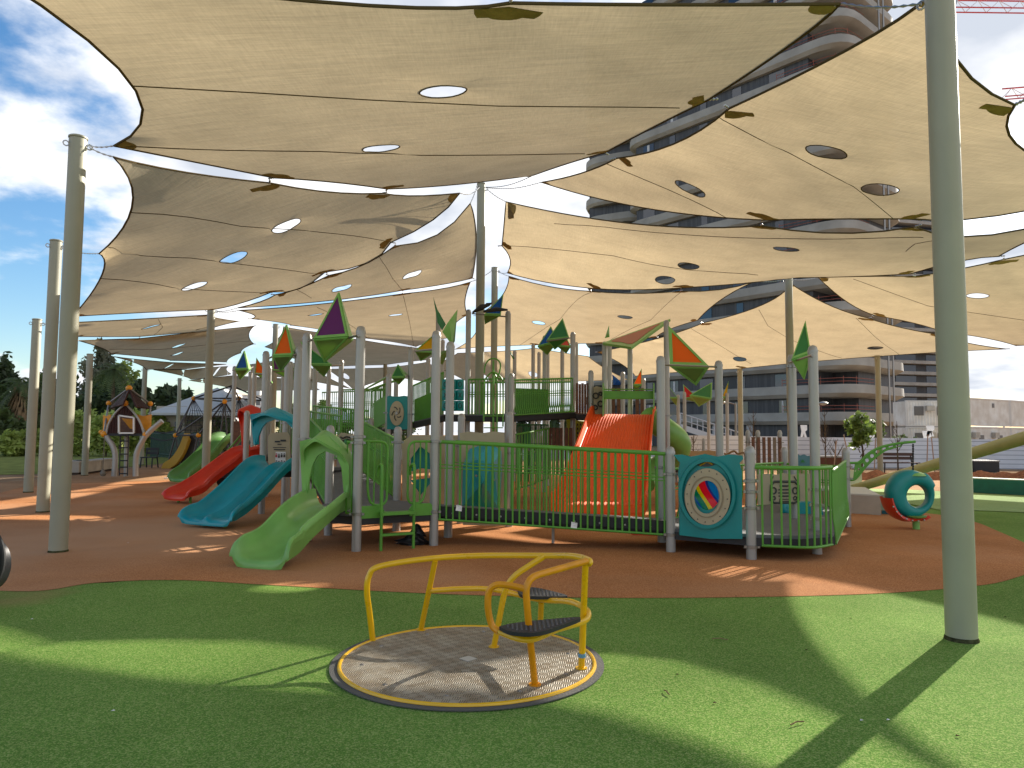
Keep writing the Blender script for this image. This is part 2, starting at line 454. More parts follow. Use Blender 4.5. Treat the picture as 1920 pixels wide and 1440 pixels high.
sheet('tan_rubber_surface', gpx((-40, 934), (40, 914), (100, 907), (200, 904), (330, 900), (430, 894), (700, 891), (1000, 891), (1300, 894), (1560, 906), (1590, 890), (1500, 872), (1200, 866), (800, 864), (460, 866), (330, 868), (240, 880), (120, 893), (0, 905), (-120, 915)), 0.002, M_RT)
sheet('light_green_surface', gpx((1600, 931), (1700, 944), (1760, 956), (1850, 958), (1920, 961), (2150, 975), (2600, 1000), (2600, 930), (1920, 930), (1700, 918), (1600, 916)), 0.006, M_RL)
sheet('sunlit_path', gpx((1480, 931), (1600, 930), (1700, 918), (1920, 929), (2600, 929), (2600, 900), (1600, 893), (1480, 893)), 0.004, M_RT)
sheet('lawn', gpx((-500, 925), (0, 890), (120, 888), (240, 876), (330, 866), (400, 850), (460, 836), (300, 824), (-600, 822)), 0.0, M_LAWN)
sheet('far_park_ground', [G(460, 834), G(800, 832), G(1240, 838), (60, 220), (-200, 220), G(200, 822)], 0.004, mat('park_ground', (0.14, 0.16, 0.06), 0.95, col2=(0.24, 0.18, 0.1), scale=.3))
sheet('far_path', gpx((430, 862), (430, 850), (560, 846), (760, 842), (1250, 846), (1250, 862)), 0.006, M_CONC)

# merry-go-round pit ring is built with the ride
# loose litter and bits on the rubber
def debris():
    where = {(1495, 1358): 'near the bottom right', (1250, 1300): 'in the sunlit patch right of the merry go round', (1350, 1200): 'between merry go round and near post',
             (1380, 1118): 'where terracotta meets green', (1445, 1138): 'just below the terracotta edge', (1595, 1160): 'in shade left of the near post', (1512, 1219): 'inside the lens shaped sun patch',
             (1340, 1318): 'in the lower sunlit band', (1270, 1265): 'right of the merry go round rim', (1795, 1380): 'under the near post at bottom right', (985, 1030): 'in front of the bridge', (1672, 993): 'beside the green stem of the teal pod',
             (1885, 1157): 'at the right edge', (212, 1333): 'alone at bottom left', (60, 1161): 'at the left edge of the green', (1615, 1351): 'inside the shadow of the near post', (1665, 1350): 'just right of the near post shadow',
             (240, 1018): 'right of the large left post', (1160, 1020): 'below the long bridge', (575, 1015): 'under the light green slide', (313, 898): 'far back beside the green slide end'}
    rnd = random.Random(3)
    m1 = mat('dry_twig', (0.22, 0.16, 0.08), .9); m2 = mat('leaf_bit', (0.05, 0.035, 0.02), .9)
    spots = [(1495, 1358, 'twig'), (1250, 1300, 'twig'), (1380, 1118, 'leaf'), (1445, 1138, 'leaf'), (1595, 1160, 'leaf'), (212, 1333, 'chip'), (60, 1161, 'chip'),
             (1512, 1219, 'leaf'), (1340, 1318, 'leaf'), (1270, 1265, 'leaf'), (1615, 1351, 'chip'), (1665, 1350, 'chip'), (1795, 1380, 'leaf'), (240, 1018, 'chip'), (985, 1030, 'leaf'),
             (1672, 993, 'leaf'), (1160, 1020, 'chip'), (1350, 1200, 'twig'), (1885, 1157, 'leaf'), (575, 1015, 'paper'), (313, 898, 'paper')]
    lab = {'twig': ('dry twig lying on the rubber', 'twig'), 'leaf': ('dark dry leaf scrap lying on the rubber', 'leaf'), 'chip': ('pale wood chip lying on the rubber', 'chip'), 'paper': ('crumpled white paper scrap lying on the terracotta rubber', 'litter')}
    for px, py, k in spots:
        p = G(px, py); b = MB(); a = rnd.uniform(0, 3.1)
        if k == 'twig':
            d = Vector((math.cos(a), math.sin(a) * .6, 0)) * .06
            b.tube([p - d + Vector((0, 0, .006)), p + Vector((0, .006, .012)), p + d + Vector((0, 0, .006))], .004, 5); mm = m1
        elif k == 'paper':
            for q in range(7): b.box(p + Vector((rnd.uniform(-.05, .05), rnd.uniform(-.04, .04), .03)), (.06, .05, .03), a + q)
            mm = M_WHITE
        else:
            s = .014 if k == 'leaf' else .011
            b.add([p + Vector((-s, -s * .5, .002)), p + Vector((0, -s * .7, .004)), p + Vector((s, 0, .002)), p + Vector((0, s * .8, .005)), p + Vector((0, 0, .007))],
                  [(0, 1, 4), (1, 2, 4), (2, 3, 4), (3, 0, 4)]); mm = m2 if k == 'leaf' else M_WHITE
        l, c = lab[k]
        o = b.build('leaf_scrap' if k == 'leaf' else {'twig': 'twig', 'chip': 'wood_chip', 'paper': 'paper_scrap'}[k], mm, origin=p)
        tag(o, l.split(' lying')[0] + ' lying on the rubber ' + where[(px, py)], c, 'small ' + k + ' bits scattered on the rubber')
debris()
# ------------------------------------------------------------------ shade posts
SHADE_POSTS = {}
def shade_post(key, base, tz, label, r=0.108):
    t = thing('shade_post', label, 'shade post', (base.x, base.y, 0), 'cream steel posts carrying the shade sails')
    b = MB(); b.lathe([(r, -.05), (r, .3), (r, tz * .5), (r * .98, tz - .02), (r * .93, tz)], (base.x, base.y, 0), 20)
    b.build('shaft', M_POSTC, t)
    c = MB(); c.lathe([(r + .006, tz - .0), (r + .006, tz + .02), (r * .9, tz + .03)], (base.x, base.y, 0), 20)
    c.build('cap', M_POSTC, t)
    c = MB(); c.lathe([(r + .010, -.02), (r + .008, .006), (r + .001, .022)], (base.x, base.y, 0), 20)
    c.build('grout_ring', mat('mossy_grout', (.06, .06, .03), .95, vary=.4, scale=30), t)
    for a in (0.3, 2.2, 4.0):
        e = MB(); d = Vector((math.cos(a), math.sin(a), 0)); p = Vector((base.x, base.y, tz - .1)) + d * (r + .03)
        e.tube([p + d * (.035 * math.cos(q)) + Vector((0, 0, .035 * math.sin(q))) for q in [i * math.pi / 4 for i in range(8)]], .009, 6, closed=True)
        e.build('eye_bolt', M_CHAIN, t)
    SHADE_POSTS[key] = Vector((base.x, base.y, tz - .1))
    return t
def sp_base(key, bx, by, ty, label):
    b = G(bx, by); shade_post(key, b, top_z(b, ty), label)
def sp_d(key, px, d, ty, label):
    b = at(px, 815, d); b.z = 0; shade_post(key, b, top_z(b, ty), label)
sp_base('near', 1803, 1198, -28, 'nearest thick cream post standing on the green rubber at right')
shade_post('p0', Vector((-4.45, 5.2, 0)), 5.15, 'cream shade post just left of the picture holding the near sail')
sp_base('p1', 109, 1034, 260, 'large cream post at left standing on the sandy terracotta rubber, tallest of the left row')
sp_base('p2', 80, 960, 453, 'cream post second in the left row, just behind the large one')
sp_base('p3', 53, 923, 600, 'cream post third in the left row, nearest the picture edge')
sp_d('p4', 162, 25.5, 665, 'cream post beside the concrete seats, behind the left row')
sp_d('p5', 267, 34, 690, 'cream post rising behind the wooden treehouse roof')
sp_d('p6', 333, 43, 710, 'thin far cream post between treehouse and rope climbing net')
sp_d('pc', 898, 17.9, 346, 'tall cream central post rising from the middle of the play structure')
sp_d('p396', 388, 20.7, 577, 'cream post standing behind the red slide')
sp_d('p925', 925, 24, 503, 'cream post directly behind the tall central post')
sp_d('p1482', 1484, 21, 518, 'cream post under the peak of the tent shaped sail')
sp_d('p1648', 1649, 29.5, 668, 'sunlit cream post in front of the far dark building')
sp_d('p1389', 1389, 32, 693, 'sunlit cream post in front of the concrete tower ground floor')
sp_d('p512', 511, 30, 609, 'cream post behind the two tall orange capped play posts at left')
sp_d('p721', 720, 41, 684, 'distant cream post beside the teal sun panel')

# ------------------------------------------------------------------ sails
def pt_in(poly, x, y):
    c = False; j = len(poly) - 1
    for i in range(len(poly)):
        xi, yi = poly[i][0], poly[i][1]; xj, yj = poly[j][0], poly[j][1]
        if (yi > y) != (yj > y) and x < (xj - xi) * (y - yi) / (yj - yi + 1e-12) + xi: c = not c
        j = i
    return c
def sail(label, att, mids=None, holes=(), seams=(), chains=(), grid=0.55, bulge=.055, hole_r=.27, patch=.23, step=.45):
    """att: 3-D attachment points in order; mids: {edge index: (px,py)} points of the photo the edge passes"""
    mids = mids or {}
    n = len(att); cen = sum(att, Vector()) / n
    P = [a + ((cen - a) * Vector((1, 1, 0))).normalized() * .07 for a in att]
    t = thing('shade_sail', label, 'shade sail', (cen.x, cen.y, 0), 'beige fabric sails stretched over the playground')
    loop = []; corner_idx = []
    orient = sum(P[i].x * P[(i + 1) % n].y - P[(i + 1) % n].x * P[i].y for i in range(n))
    for i in range(n):
        a, b = P[i], P[(i + 1) % n]; corner_idx.append(len(loop))
        L = (b - a).length
        if i in mids:
            m = mids[i]
            M = atz(m[0], m[1], m[2] if len(m) > 2 else (a.z + b.z) / 2 - .02 * L)
        else:
            d = (b - a); pr = Vector((-d.y, d.x, 0)).normalized() * (1 if orient > 0 else -1)
            M = (a + b) / 2 + pr * (L * bulge)
        C = M * 2 - (a + b) / 2
        k = max(4, int(L / step))
        for j in range(k):
            q = j / k; loop.append(a * (1 - q) ** 2 + C * 2 * q * (1 - q) + b * q * q)
    poly = [(p.x, p.y) for p in loop]
    NB = len(loop)
    verts = [Vector((p.x, p.y)) for p in loop]; edges = [(i, (i + 1) % NB) for i in range(NB)]
    # hole loops
    hz = []
    zavg = sum(p.z for p in P) / n
    # rough plane fit for pixel -> sail
    A = np.array([[p.x, p.y, 1] for p in loop]); zc = np.linalg.lstsq(A, np.array([p.z for p in loop]), rcond=None)[0]
    bnd = np.array(poly)
    x0, x1 = min(p[0] for p in poly), max(p[0] for p in poly); y0, y1 = min(p[1] for p in poly), max(p[1] for p in poly)
    def membrane(verts, edges, hc, g):
        verts = list(verts); y = y0 + g / 2; row = 0
        while y < y1:
            x = x0 + (g / 2 if row % 2 else 0)
            while x < x1:
                if pt_in(poly, x, y) and np.min((bnd[:, 0] - x) ** 2 + (bnd[:, 1] - y) ** 2) > (g * .35) ** 2 and all((Vector((x, y)) - c).length > hole_r + .1 for c in hc): verts.append(Vector((x, y)))
                x += g
            y += g * .87; row += 1
        ov, oe, of, ovi, _, _ = geometry.delaunay_2d_cdt(verts, edges, [], 0, 1e-5)
        src = {}
        for i, l in enumerate(ovi):
            for s_ in l: src[s_] = i
        tris = []
        for f in of:
            cx = sum(ov[i].x for i in f) / 3; cy = sum(ov[i].y for i in f) / 3
            if pt_in(poly, cx, cy) and not any((Vector((cx, cy)) - c).length < hole_r * .98 for c in hc): tris.append(tuple(f))
        N = len(ov); z = np.full(N, zavg); fixed = np.zeros(N, bool)
        for i in range(NB): z[src[i]] = loop[i].z; fixed[src[i]] = True
        E = set()
        for f in tris:
            for a, b in ((f[0], f[1]), (f[1], f[2]), (f[2], f[0])): E.add((min(a, b), max(a, b)))
        E = np.array(list(E)); used = np.zeros(N, bool); used[E.ravel()] = True
        XY = np.array([[v.x, v.y] for v in ov])
        EL = np.maximum(np.linalg.norm(XY[E[:, 0]] - XY[E[:, 1]], axis=1), .02); Wt = 1 / EL
        deg = np.bincount(E[:, 0], Wt, N) + np.bincount(E[:, 1], Wt, N); deg[deg == 0] = 1
        el2 = (np.bincount(E[:, 0], EL, N) + np.bincount(E[:, 1], EL, N)) / np.maximum(np.bincount(E.ravel(), minlength=N), 1)
        z[~fixed] = (np.array([[v.x, v.y, 1] for v in ov]) @ zc)[~fixed]
        for _ in range(1500):
            s_ = np.bincount(E[:, 0], z[E[:, 1]] * Wt, N) + np.bincount(E[:, 1], z[E[:, 0]] * Wt, N)
            z = np.where(fixed | ~used, z, s_ / deg - 0.0022 * el2 ** 2)
        return [Vector((ov[i].x, ov[i].y, z[i])) for i in range(N)], tris, src
    if holes or seams:
        V0, T0, _s = membrane(verts, edges, [], grid * 1.3); bv0 = BVHTree.FromPolygons(V0, T0)
    def onsail(px, py):
        v = ray(px, py); h = bv0.ray_cast(Vector((0, 0, CAM_H)), v)
        if h[0]: return Vector((h[0].x, h[0].y))
        k = (zc[2] - CAM_H) / (v.z - zc[0] * v.x - zc[1] * v.y)
        return Vector((v.x * k, v.y * k))
    hc = []
    hole_edges = []
    for (px, py) in holes:
        c = onsail(px, py)
        if not pt_in(poly, c.x, c.y): continue
        hc.append(c); s0 = len(verts); K = 20
        for j in range(K):
            a = 2 * math.pi * j / K; verts.append(c + Vector((math.cos(a), math.sin(a))) * hole_r)
        edges += [(s0 + j, s0 + (j + 1) % K) for j in range(K)]; hole_edges.append((s0, K))
    seam_pts = []
    for sm in seams:
        sm = list(sm); e0 = Vector(sm[0]) + (Vector(sm[0]) - Vector(sm[1])).normalized() * 22; e1 = Vector(sm[-1]) + (Vector(sm[-1]) - Vector(sm[-2])).normalized() * 22
        def edge_pt(pin, pout):
            lo, hi = 0.0, 1.0; a = onsail(*pin)
            for _ in range(14):
                m = (lo + hi) / 2; c = Vector(pin).lerp(Vector(pout), m); w = onsail(*c)
                if bv0.ray_cast(Vector((0, 0, CAM_H)), ray(*c))[0] and pt_in(poly, w.x, w.y): lo = m
                else: hi = m
            return onsail(*Vector(pin).lerp(Vector(pout), lo * .97))
        q = [edge_pt(sm[0], tuple(e0))] + [onsail(*x) for x in sm] + [edge_pt(sm[-1], tuple(e1))]; run = []
        for i in range(len(q) - 1):
            L = (q[i + 1] - q[i]).length; k = max(2, int(L / .5))
            for j in range(k + (i == len(q) - 2)):
                p = q[i].lerp(q[i + 1], j / k)
                if pt_in(poly, p.x, p.y) and all((p - c).length > hole_r + .04 for c in hc): run.append(p)
        seam_pts.append(run)
    V3, tris, src = membrane(verts, edges, hc, grid)
    b = MB(); b.add(V3, tris); fab = b.build('fabric', M_SAIL, t, angle=80)
    fab.data.polygons.foreach_set('use_smooth', [True] * len(fab.data.polygons))
    bv = BVHTree.FromPolygons(V3, tris)
    def drop(p):
        h = bv.ray_cast(Vector((p.x, p.y, 60)), Vector((0, 0, -1)))
        return h[0]
    h = MB(); h.tube([p + Vector((0, 0, -.004)) for p in loop], .015, 6, closed=True); h.build('edge_hem', M_HEM, t)
    if hole_edges:
        for s0, K in hole_edges:
            h = MB(); h.tube([V3[src[s0 + j]] for j in range(K)], .009, 5, closed=True); h.build('hole_rim', M_HEM, t)
    for run in seam_pts:
        q = [drop(p) for p in run]; q = [p - Vector((0, 0, .008)) for p in q if p]
        if len(q) > 2:
            h = MB(); h.tube(q, .007, 4); h.build('seam', M_HEM, t)
    if patch:
        for i in range(n):
            c = P[i]; d = (cen - c); d.z = 0; d.normalize(); h = MB()
            base = drop(c + d * .05)
            if base is None: continue
            vs = [base - Vector((0, 0, .012))]
            for j in range(13):
                a = R(-85 + j * 170 / 12); u = Matrix.Rotation(a, 3, 'Z') @ d; r = patch * (1.35 if abs(a) > .9 else 1.0) ; q = None
                while r > .04:
                    q = drop(c + d * .03 + u * r)
                    if q: break
                    r *= .8
                vs.append((q or base) - Vector((0, 0, .012)))
            nvs = len(vs)
            vs2 = vs + [v + Vector((0, 0, .004)) for v in vs]
            h.add(vs2, [(0, j, j + 1) for j in range(1, 13)] + [(nvs, nvs + j + 1, nvs + j) for j in range(1, 13)] + [(j, j + nvs, j + 1 + nvs, j + 1) for j in range(1, 13)])
            h.build('corner_patch', M_PATCH, t)
    for i, tgt in chains:
        a = P[i]; b2 = SHADE_POSTS[tgt] if isinstance(tgt, str) else tgt
        if isinstance(tgt, str): b2 = b2 + ((a - b2) * Vector((1, 1, 0))).normalized() * .13
        L = (b2 - a).length; k = max(4, int(L / .035)); h = MB()
        sag = lambda q: Vector((0, 0, -.05 * L * math.sin(math.pi * q)))
        h.tube([a.lerp(b2, j / k) + sag(j / k) for j in range(k + 1)], [(.014 if j % 2 else .006) for j in range(k + 1)], 5)
        h.build('chain', M_CHAIN, t)
    chained = {i for i, _ in chains}
    for i in range(n):
        if i in chained or not patch: continue
        o_ = (att[i] - P[i]).normalized(); h = MB(); e_ = P[i] + o_ * .13
        h.tube([P[i].lerp(e_, j / 6) for j in range(7)], [(.020 if j % 2 else .009) for j in range(7)], 6); h.build('shackle', M_CHAIN, t)
    return t

V = lambda px, py, d: at(px, py, d)
Zp = lambda px, py, z: atz(px, py, z)
sail('largest beige sail overhead filling the top left of the picture, with two round openings',
     [Vector((-4.2, 5.35, 5.1)), V(203, 272, 9.25), V(508, 334, 11.8), V(725, 356, 14.0), V(1002, 330, 16.5), V(1138, 288, 13), V(1338, 186, 9.3), V(1590, 0, 6.1), V(960, -4, 6.05)],
     {0: (255, 170), 1: (350, 300), 2: (625, 341), 3: (860, 345), 4: (1065, 306), 5: (1225, 238), 6: (1480, 85), 7: (1240, 8), 8: (640, 6)},
     holes=[(831, 169), (715, 277)], seams=[((248, 160), (700, 187), (1335, 192)), ((235, 258), (600, 283), (1140, 292))],
     chains=[(0, 'p0'), (1, 'p1'), (4, 'pc'), (7, 'near')])
sail('beige sail at left with three round openings, tied to the left row and central post',
     [V(207, 290, 9.4), V(178, 474, 13.4), V(132, 593, 17.6), V(398, 581, 20.6), V(510, 548, 19.4), V(612, 511, 18.4), V(738, 455, 17.2), V(868, 362, 16.0), V(722, 361, 14.1), V(506, 340, 11.9)],
     {0: (247, 390), 1: (189, 520), 3: (452, 568), 4: (562, 541), 5: (690, 492), 6: (812, 412), 7: (780, 367), 8: (620, 360), 9: (350, 323)},
     holes=[(537, 425), (438, 485), (365, 537)], seams=[((247, 398), (450, 425), (725, 452)), ((212, 463), (400, 490), (600, 512)), ((192, 522), (350, 543), (505, 549))],
     chains=[(0, 'p1'), (1, 'p2'), (2, 'p3'), (3, 'p396'), (7, 'pc')])
sail('narrow wrinkled beige sail hanging left of the central post between two strips of sky',
     [V(886, 380, 17.9), V(741, 460, 17.4), V(614, 515, 18.6), V(512, 552, 19.6), V(442, 577, 20.9), V(755, 545, 23), V(888, 522, 24)],
     {0: (820, 440), 1: (680, 497), 2: (560, 541), 4: (620, 563), 5: (830, 533), 6: (893, 450)},
     holes=[(773, 514), (641, 541)], seams=[((715, 488), (735, 520), (755, 543)), ((560, 545), (595, 567))], chains=[(0, 'pc'), (4, 'p396')])
sail('beige sail under the narrow wrinkled one, left of the blue kite panel',
     [V(446, 581, 21.1), V(755, 550, 23.2), V(884, 528, 24.2), Zp(880, 590, 6.5), Zp(850, 632, 6.3), Zp(780, 650, 6.1), Zp(682, 634, 6.0), Zp(546, 610, 5.9), Zp(468, 597, 5.5)],
     {0: (600, 570), 1: (830, 541), 2: (872, 565)}, holes=[(592, 590), (742, 590)],
     seams=[((595, 566), (640, 600), (690, 634)), ((755, 550), (765, 590), (775, 645))], chains=[(0, 'p396'), (2, 'p925')])
sail('wide beige sail in the upper right with three openings and two slanting seams',
     [V(1752, -22, 5.65), V(1362, 200, 9.5), V(1150, 298, 13.2), V(1012, 343, 16.9), V(1428, 414, 13.8), V(1722, 411, 12.6), V(2150, 345, 10.8), V(1914, 191, 7.5)],
     {0: (1590, 92), 1: (1262, 270), 2: (1088, 325), 3: (1200, 388), 4: (1575, 410), 5: (1870, 404), 6: (1935, 290), 7: (1805, 128)},
     holes=[(1549, 286), (1294, 355), (1650, 357)], seams=[((1362, 225), (1480, 285), (1600, 350), (1672, 407)), ((1150, 312), (1250, 355), (1345, 400))],
     chains=[(0, 'near'), (3, 'pc')])
sail('long low beige sail right of the central post, below the one with the cross seam',
     [V(943, 378, 18), V(1428, 421, 13.95), V(1722, 423, 12.75), V(2150, 365, 11.0), V(1879, 480, 16.5), V(1712, 513, 18), V(1486, 521, 20.6), V(1277, 540, 20.8), V(1108, 541, 21.5), V(948, 512, 23), V(937, 461, 20)],
     {0: (1185, 419), 1: (1570, 437), 2: (1860, 440), 3: (1960, 437), 4: (1800, 489), 5: (1600, 518), 6: (1390, 531), 7: (1190, 543), 8: (1025, 529), 10: (946, 410)},
     holes=[(1474, 467), (1291, 497), (1247, 524)], seams=[((950, 460), (1150, 478), (1400, 512)), ((1060, 420), (1400, 445), (1710, 445)), ((1750, 430), (1715, 458))],
     chains=[(0, 'pc'), (9, 'p925'), (6, 'p1482')])
sail('golden beige sail behind the green star roof right of the central post',
     [V(952, 517, 23.6), V(1108, 545, 21.8), V(1277, 545, 21.1), V(1420, 526, 20.9), V(1312, 600, 26.5), Zp(1232, 632, 5.6), Zp(1130, 644, 5.5), Zp(1003, 647, 5.6), Zp(852, 655, 5.9), Zp(890, 592, 6.3)],
     {0: (1030, 537), 1: (1190, 550), 2: (1350, 543), 3: (1350, 563)}, holes=[(1010, 605), (1172, 594)],
     seams=[((1108, 548), (1050, 598), (985, 640)), ((1275, 549), (1220, 600), (1140, 640))], chains=[(0, 'p925'), (3, 'p1482')])
sail('tent shaped golden sail peaking at the tall post on the right, with a dark opening',
     [V(1482, 530, 21.3), V(1316, 605, 26.8), Zp(1118, 660, 5.4), Zp(1190, 705, 4.6), V(1389, 691, 32.3), V(1648, 668, 29.8), V(1890, 654, 27), V(1765, 627, 24.8), V(1632, 596, 23.6)],
     {0: (1428, 572), 8: (1555, 572)}, holes=[(1387, 674), (1641, 652)], seams=[((1418, 567), (1440, 610), (1480, 635), (1600, 680)), ((1300, 618), (1390, 672)), ((1605, 590), (1640, 630), (1680, 660))],
     chains=[(0, 'p1482')])
sail('beige sail at far right behind the nearest post, with one bright opening',
     [V(1530, 520, 20.8), V(1714, 517, 18.2), V(1882, 485, 16.8), V(2250, 395, 13.5), V(2300, 640, 22), V(1905, 648, 26), V(1765, 622, 24.6), V(1638, 592, 23.4)],
     {0: (1620, 518), 1: (1800, 504), 7: (1590, 567)}, holes=[(1833, 554)], seams=[((1620, 530), (1740, 573), (1920, 600)),], chains=[(0, 'p1482')])
# rows receding on the left
sail('shallow beige sail running from the left row to the post behind the red slide',
     [Zp(128, 604, 4.3), Zp(390, 590, 5.0), Zp(449, 603, 5.6), Zp(387, 621, 5.6), Zp(262, 631, 5.0), Zp(135, 630, 4.3)], holes=[(283, 613), (382, 615)], seams=[((295, 595), (305, 613), (290, 627))], patch=.2, bulge=.035)
sail('broad beige sail above the treehouse with two openings',
     [V(145, 638, 22.5), V(262, 634, 25), V(478, 611, 30), V(478, 645, 36), V(452, 662, 40), V(425, 679, 44), V(320, 676, 37), V(205, 662, 27)], holes=[(335, 648), (332, 664)], seams=[((190, 652), (300, 656), (460, 640))], patch=.2, bulge=.035)
sail('beige sail third in the receding left rows, dipping behind the treehouse ridge',
     [V(212, 668, 26), V(320, 679, 33), V(425, 683, 42), V(348, 692, 42), V(272, 692, 33)], holes=[(317, 686)], patch=0, bulge=.03)
sail('beige sail fourth in the receding left rows above the rope climbing net',
     [V(287, 693, 33), V(352, 693, 39), V(428, 687, 46), V(434, 701, 52), V(356, 711, 42)], holes=[(405, 698)], patch=0, bulge=.03)
sail('farthest left beige sail low over the distant park',
     [V(352, 713, 42), V(436, 704, 47), V(500, 708, 48), V(590, 712, 50), V(600, 731, 58), V(455, 733, 52)], patch=0, bulge=.03, grid=1.2)
sail('beige sail behind the blue and orange kites at left',
     [Zp(460, 684, 5.7), Zp(532, 672, 5.8), Zp(584, 690, 5.9), Zp(660, 729, 4.7), Zp(560, 710, 5.2), Zp(470, 703, 5.3)], patch=0, bulge=.03, grid=1.0, holes=[(517, 714)])
sail('beige sail behind the purple kite',
     [Zp(530, 612, 5.9), Zp(604, 624, 5.95), Zp(684, 638, 6.0), Zp(782, 652, 6.05), Zp(846, 658, 6.1), Zp(800, 675, 6.0), Zp(724, 684, 6.0), Zp(610, 688, 6.0), Zp(540, 670, 6.0), Zp(494, 650, 5.9)],
     holes=[(676, 677)], patch=0, bulge=.03, grid=.9)
sail('far beige sail low behind the teal sun panel',
     [Zp(612, 692, 5.9), Zp(722, 689, 5.9), Zp(800, 679, 5.9), Zp(850, 700, 5.4), Zp(822, 720, 4.9), Zp(740, 706, 5.4), Zp(662, 731, 4.7)], holes=[(648, 706)], patch=0, bulge=.03, grid=1.2)
sail('far golden sail low behind the upper bridge railing',
     [Zp(856, 662, 5.9), Zp(955, 657, 5.8), Zp(1003, 652, 5.6), Zp(1105, 668, 5.3), Zp(1180, 712, 4.6), Zp(1050, 716, 4.5), Zp(880, 718, 4.5), Zp(812, 684, 5.5)], holes=[(1000, 700), (908, 706)], patch=0, bulge=.03, grid=1.2)
# ------------------------------------------------------------------ merry-go-round (flush disc with yellow rails and two perforated seats)
def carousel():
    c = G(877, 1240); Rr = 0.0
    # radius from the photo: the yellow ring's left and right ends
    l, r = G(636, 1238), G(1118, 1238); Rr = (r - l).length / 2 * .985; c = (l + r) / 2; c = Vector((c.x, G(877, 1239).y, 0))
    t = thing('merry_go_round', 'yellow railed merry go round with chequer plate disc sunk flush in the green rubber', 'merry-go-round', (c.x, c.y, 0))
    def P(px, py, rr=None): return G(px, py)
    m = mat('pit_ring', (0.09, 0.088, 0.08), .8, bump=.3)
    b = MB(); b.lathe([(Rr + .005, 0.0), (Rr + .005, .006), (Rr + .055, .006), (Rr + .055, 0.0)], (c.x, c.y, -.001), 96)
    o = b.build('pit_ring', m, t)
    # chequer plate
    md = bpy.data.materials.new('chequer_plate'); md.use_nodes = True; tt = md.node_tree; L = tt.links.new; bs = tt.nodes['Principled BSDF']
    tcn = node(md, 'ShaderNodeTexCoord')
    mp = node(md, 'ShaderNodeMapping'); mp.inputs['Scale'].default_value = (1, 1, 1); mp.inputs['Rotation'].default_value = (0, 0, R(8)); L(tcn.outputs['Object'], mp.inputs[0])
    br = node(md, 'ShaderNodeTexBrick'); L(mp.outputs[0], br.inputs[0])
    ck = node(md, 'ShaderNodeTexChecker'); ck.inputs['Scale'].default_value = 20; L(mp.outputs[0], ck.inputs[0])
    sx = node(md, 'ShaderNodeSeparateXYZ'); L(mp.outputs[0], sx.inputs[0])
    def wave(sock):
        k = node(md, 'ShaderNodeMath', operation='MULTIPLY'); L(sock, k.inputs[0]); k.inputs[1].default_value = 2 * math.pi * 80
        s_ = node(md, 'ShaderNodeMath', operation='SINE'); L(k.outputs[0], s_.inputs[0]); return s_.outputs[0]
    mix = node(md, 'ShaderNodeMix', data_type='FLOAT'); L(ck.outputs['Fac'], mix.inputs[0]); L(wave(sx.outputs[0]), mix.inputs[2]); L(wave(sx.outputs[1]), mix.inputs[3])
    nn = node(md, 'ShaderNodeTexNoise'); nn.inputs['Scale'].default_value = 7; nn.inputs['Detail'].default_value = 7; L(tcn.outputs['Object'], nn.inputs['Vector'])
    mr = node(md, 'ShaderNodeMapRange'); mr.inputs['From Min'].default_value = -1; mr.inputs['From Max'].default_value = 1; mr.inputs['To Min'].default_value = .42; mr.inputs['To Max'].default_value = 1.2; L(mix.outputs[0], mr.inputs['Value'])
    rr = node(md, 'ShaderNodeValToRGB'); rr.color_ramp.elements[0].color = (.30, .235, .155, 1); rr.color_ramp.elements[1].color = (.44, .385, .29, 1)
    rr.color_ramp.elements[0].position = .38; rr.color_ramp.elements[1].position = .62
    L(nn.outputs['Fac'], rr.inputs[0])
    ckm = node(md, 'ShaderNodeMapRange'); ckm.inputs['To Min'].default_value = .84; ckm.inputs['To Max'].default_value = 1.14; L(ck.outputs['Fac'], ckm.inputs['Value'])
    mk = node(md, 'ShaderNodeMath', operation='MULTIPLY'); L(mr.outputs[0], mk.inputs[0]); L(ckm.outputs[0], mk.inputs[1])
    sc = node(md, 'ShaderNodeVectorMath', operation='SCALE'); L(rr.outputs[0], sc.inputs[0]); L(mk.outputs[0], sc.inputs['Scale']); L(sc.outputs[0], bs.inputs['Base Color'])
    bs.inputs['Roughness'].default_value = .5; bs.inputs['Metallic'].default_value = .15
    bp = node(md, 'ShaderNodeBump'); bp.inputs['Strength'].default_value = .6; bp.inputs['Distance'].default_value = .003; L(mix.outputs[0], bp.inputs['Height']); L(bp.outputs[0], bs.inputs['Normal'])
    b = MB(); b.lathe([(Rr - .02, -.02), (Rr - .02, .012)], c, 96); o = b.build('disc_plate', md, t)
    b = MB(); b.tube([c + Vector((math.cos(a), math.sin(a), 0)) * (Rr - .008) + Vector((0, 0, .008)) for a in [2 * math.pi * i / 96 for i in range(96)]], .014, 8, closed=True); b.build('rim', M_YEL, t)
    b = MB()  # centre badge plate
    b.box(c + Vector((.0, 0, .0145)), (.085, .085, .003), R(45)); o = b.build('hub_plate', mat('badge_steel', (.55, .53, .48), .35, .4), t)
    # bolt heads on the plate
    for i in range(10):
        a = 2 * math.pi * i / 10 + .2; q = c + Vector((math.cos(a), math.sin(a), 0)) * (Rr * .82) + Vector((0, 0, .012))
        b = MB(); b.lathe([(.013, 0), (.012, .005), (.004, .008)], q, 8); b.build('bolt', M_CLAMP, t)
    def foot(px, py): q = G(px, py); return Vector((q.x, q.y, .012))
    TOPZ = .70
    def up(px, py, z): return atz(px, py, z)
    r_ = .0215
    # main hoop: foot at left, up, round the back, to the right front upright
    f1 = foot(699, 1204)
    up5 = lambda px, py, d: at(px, py, d)
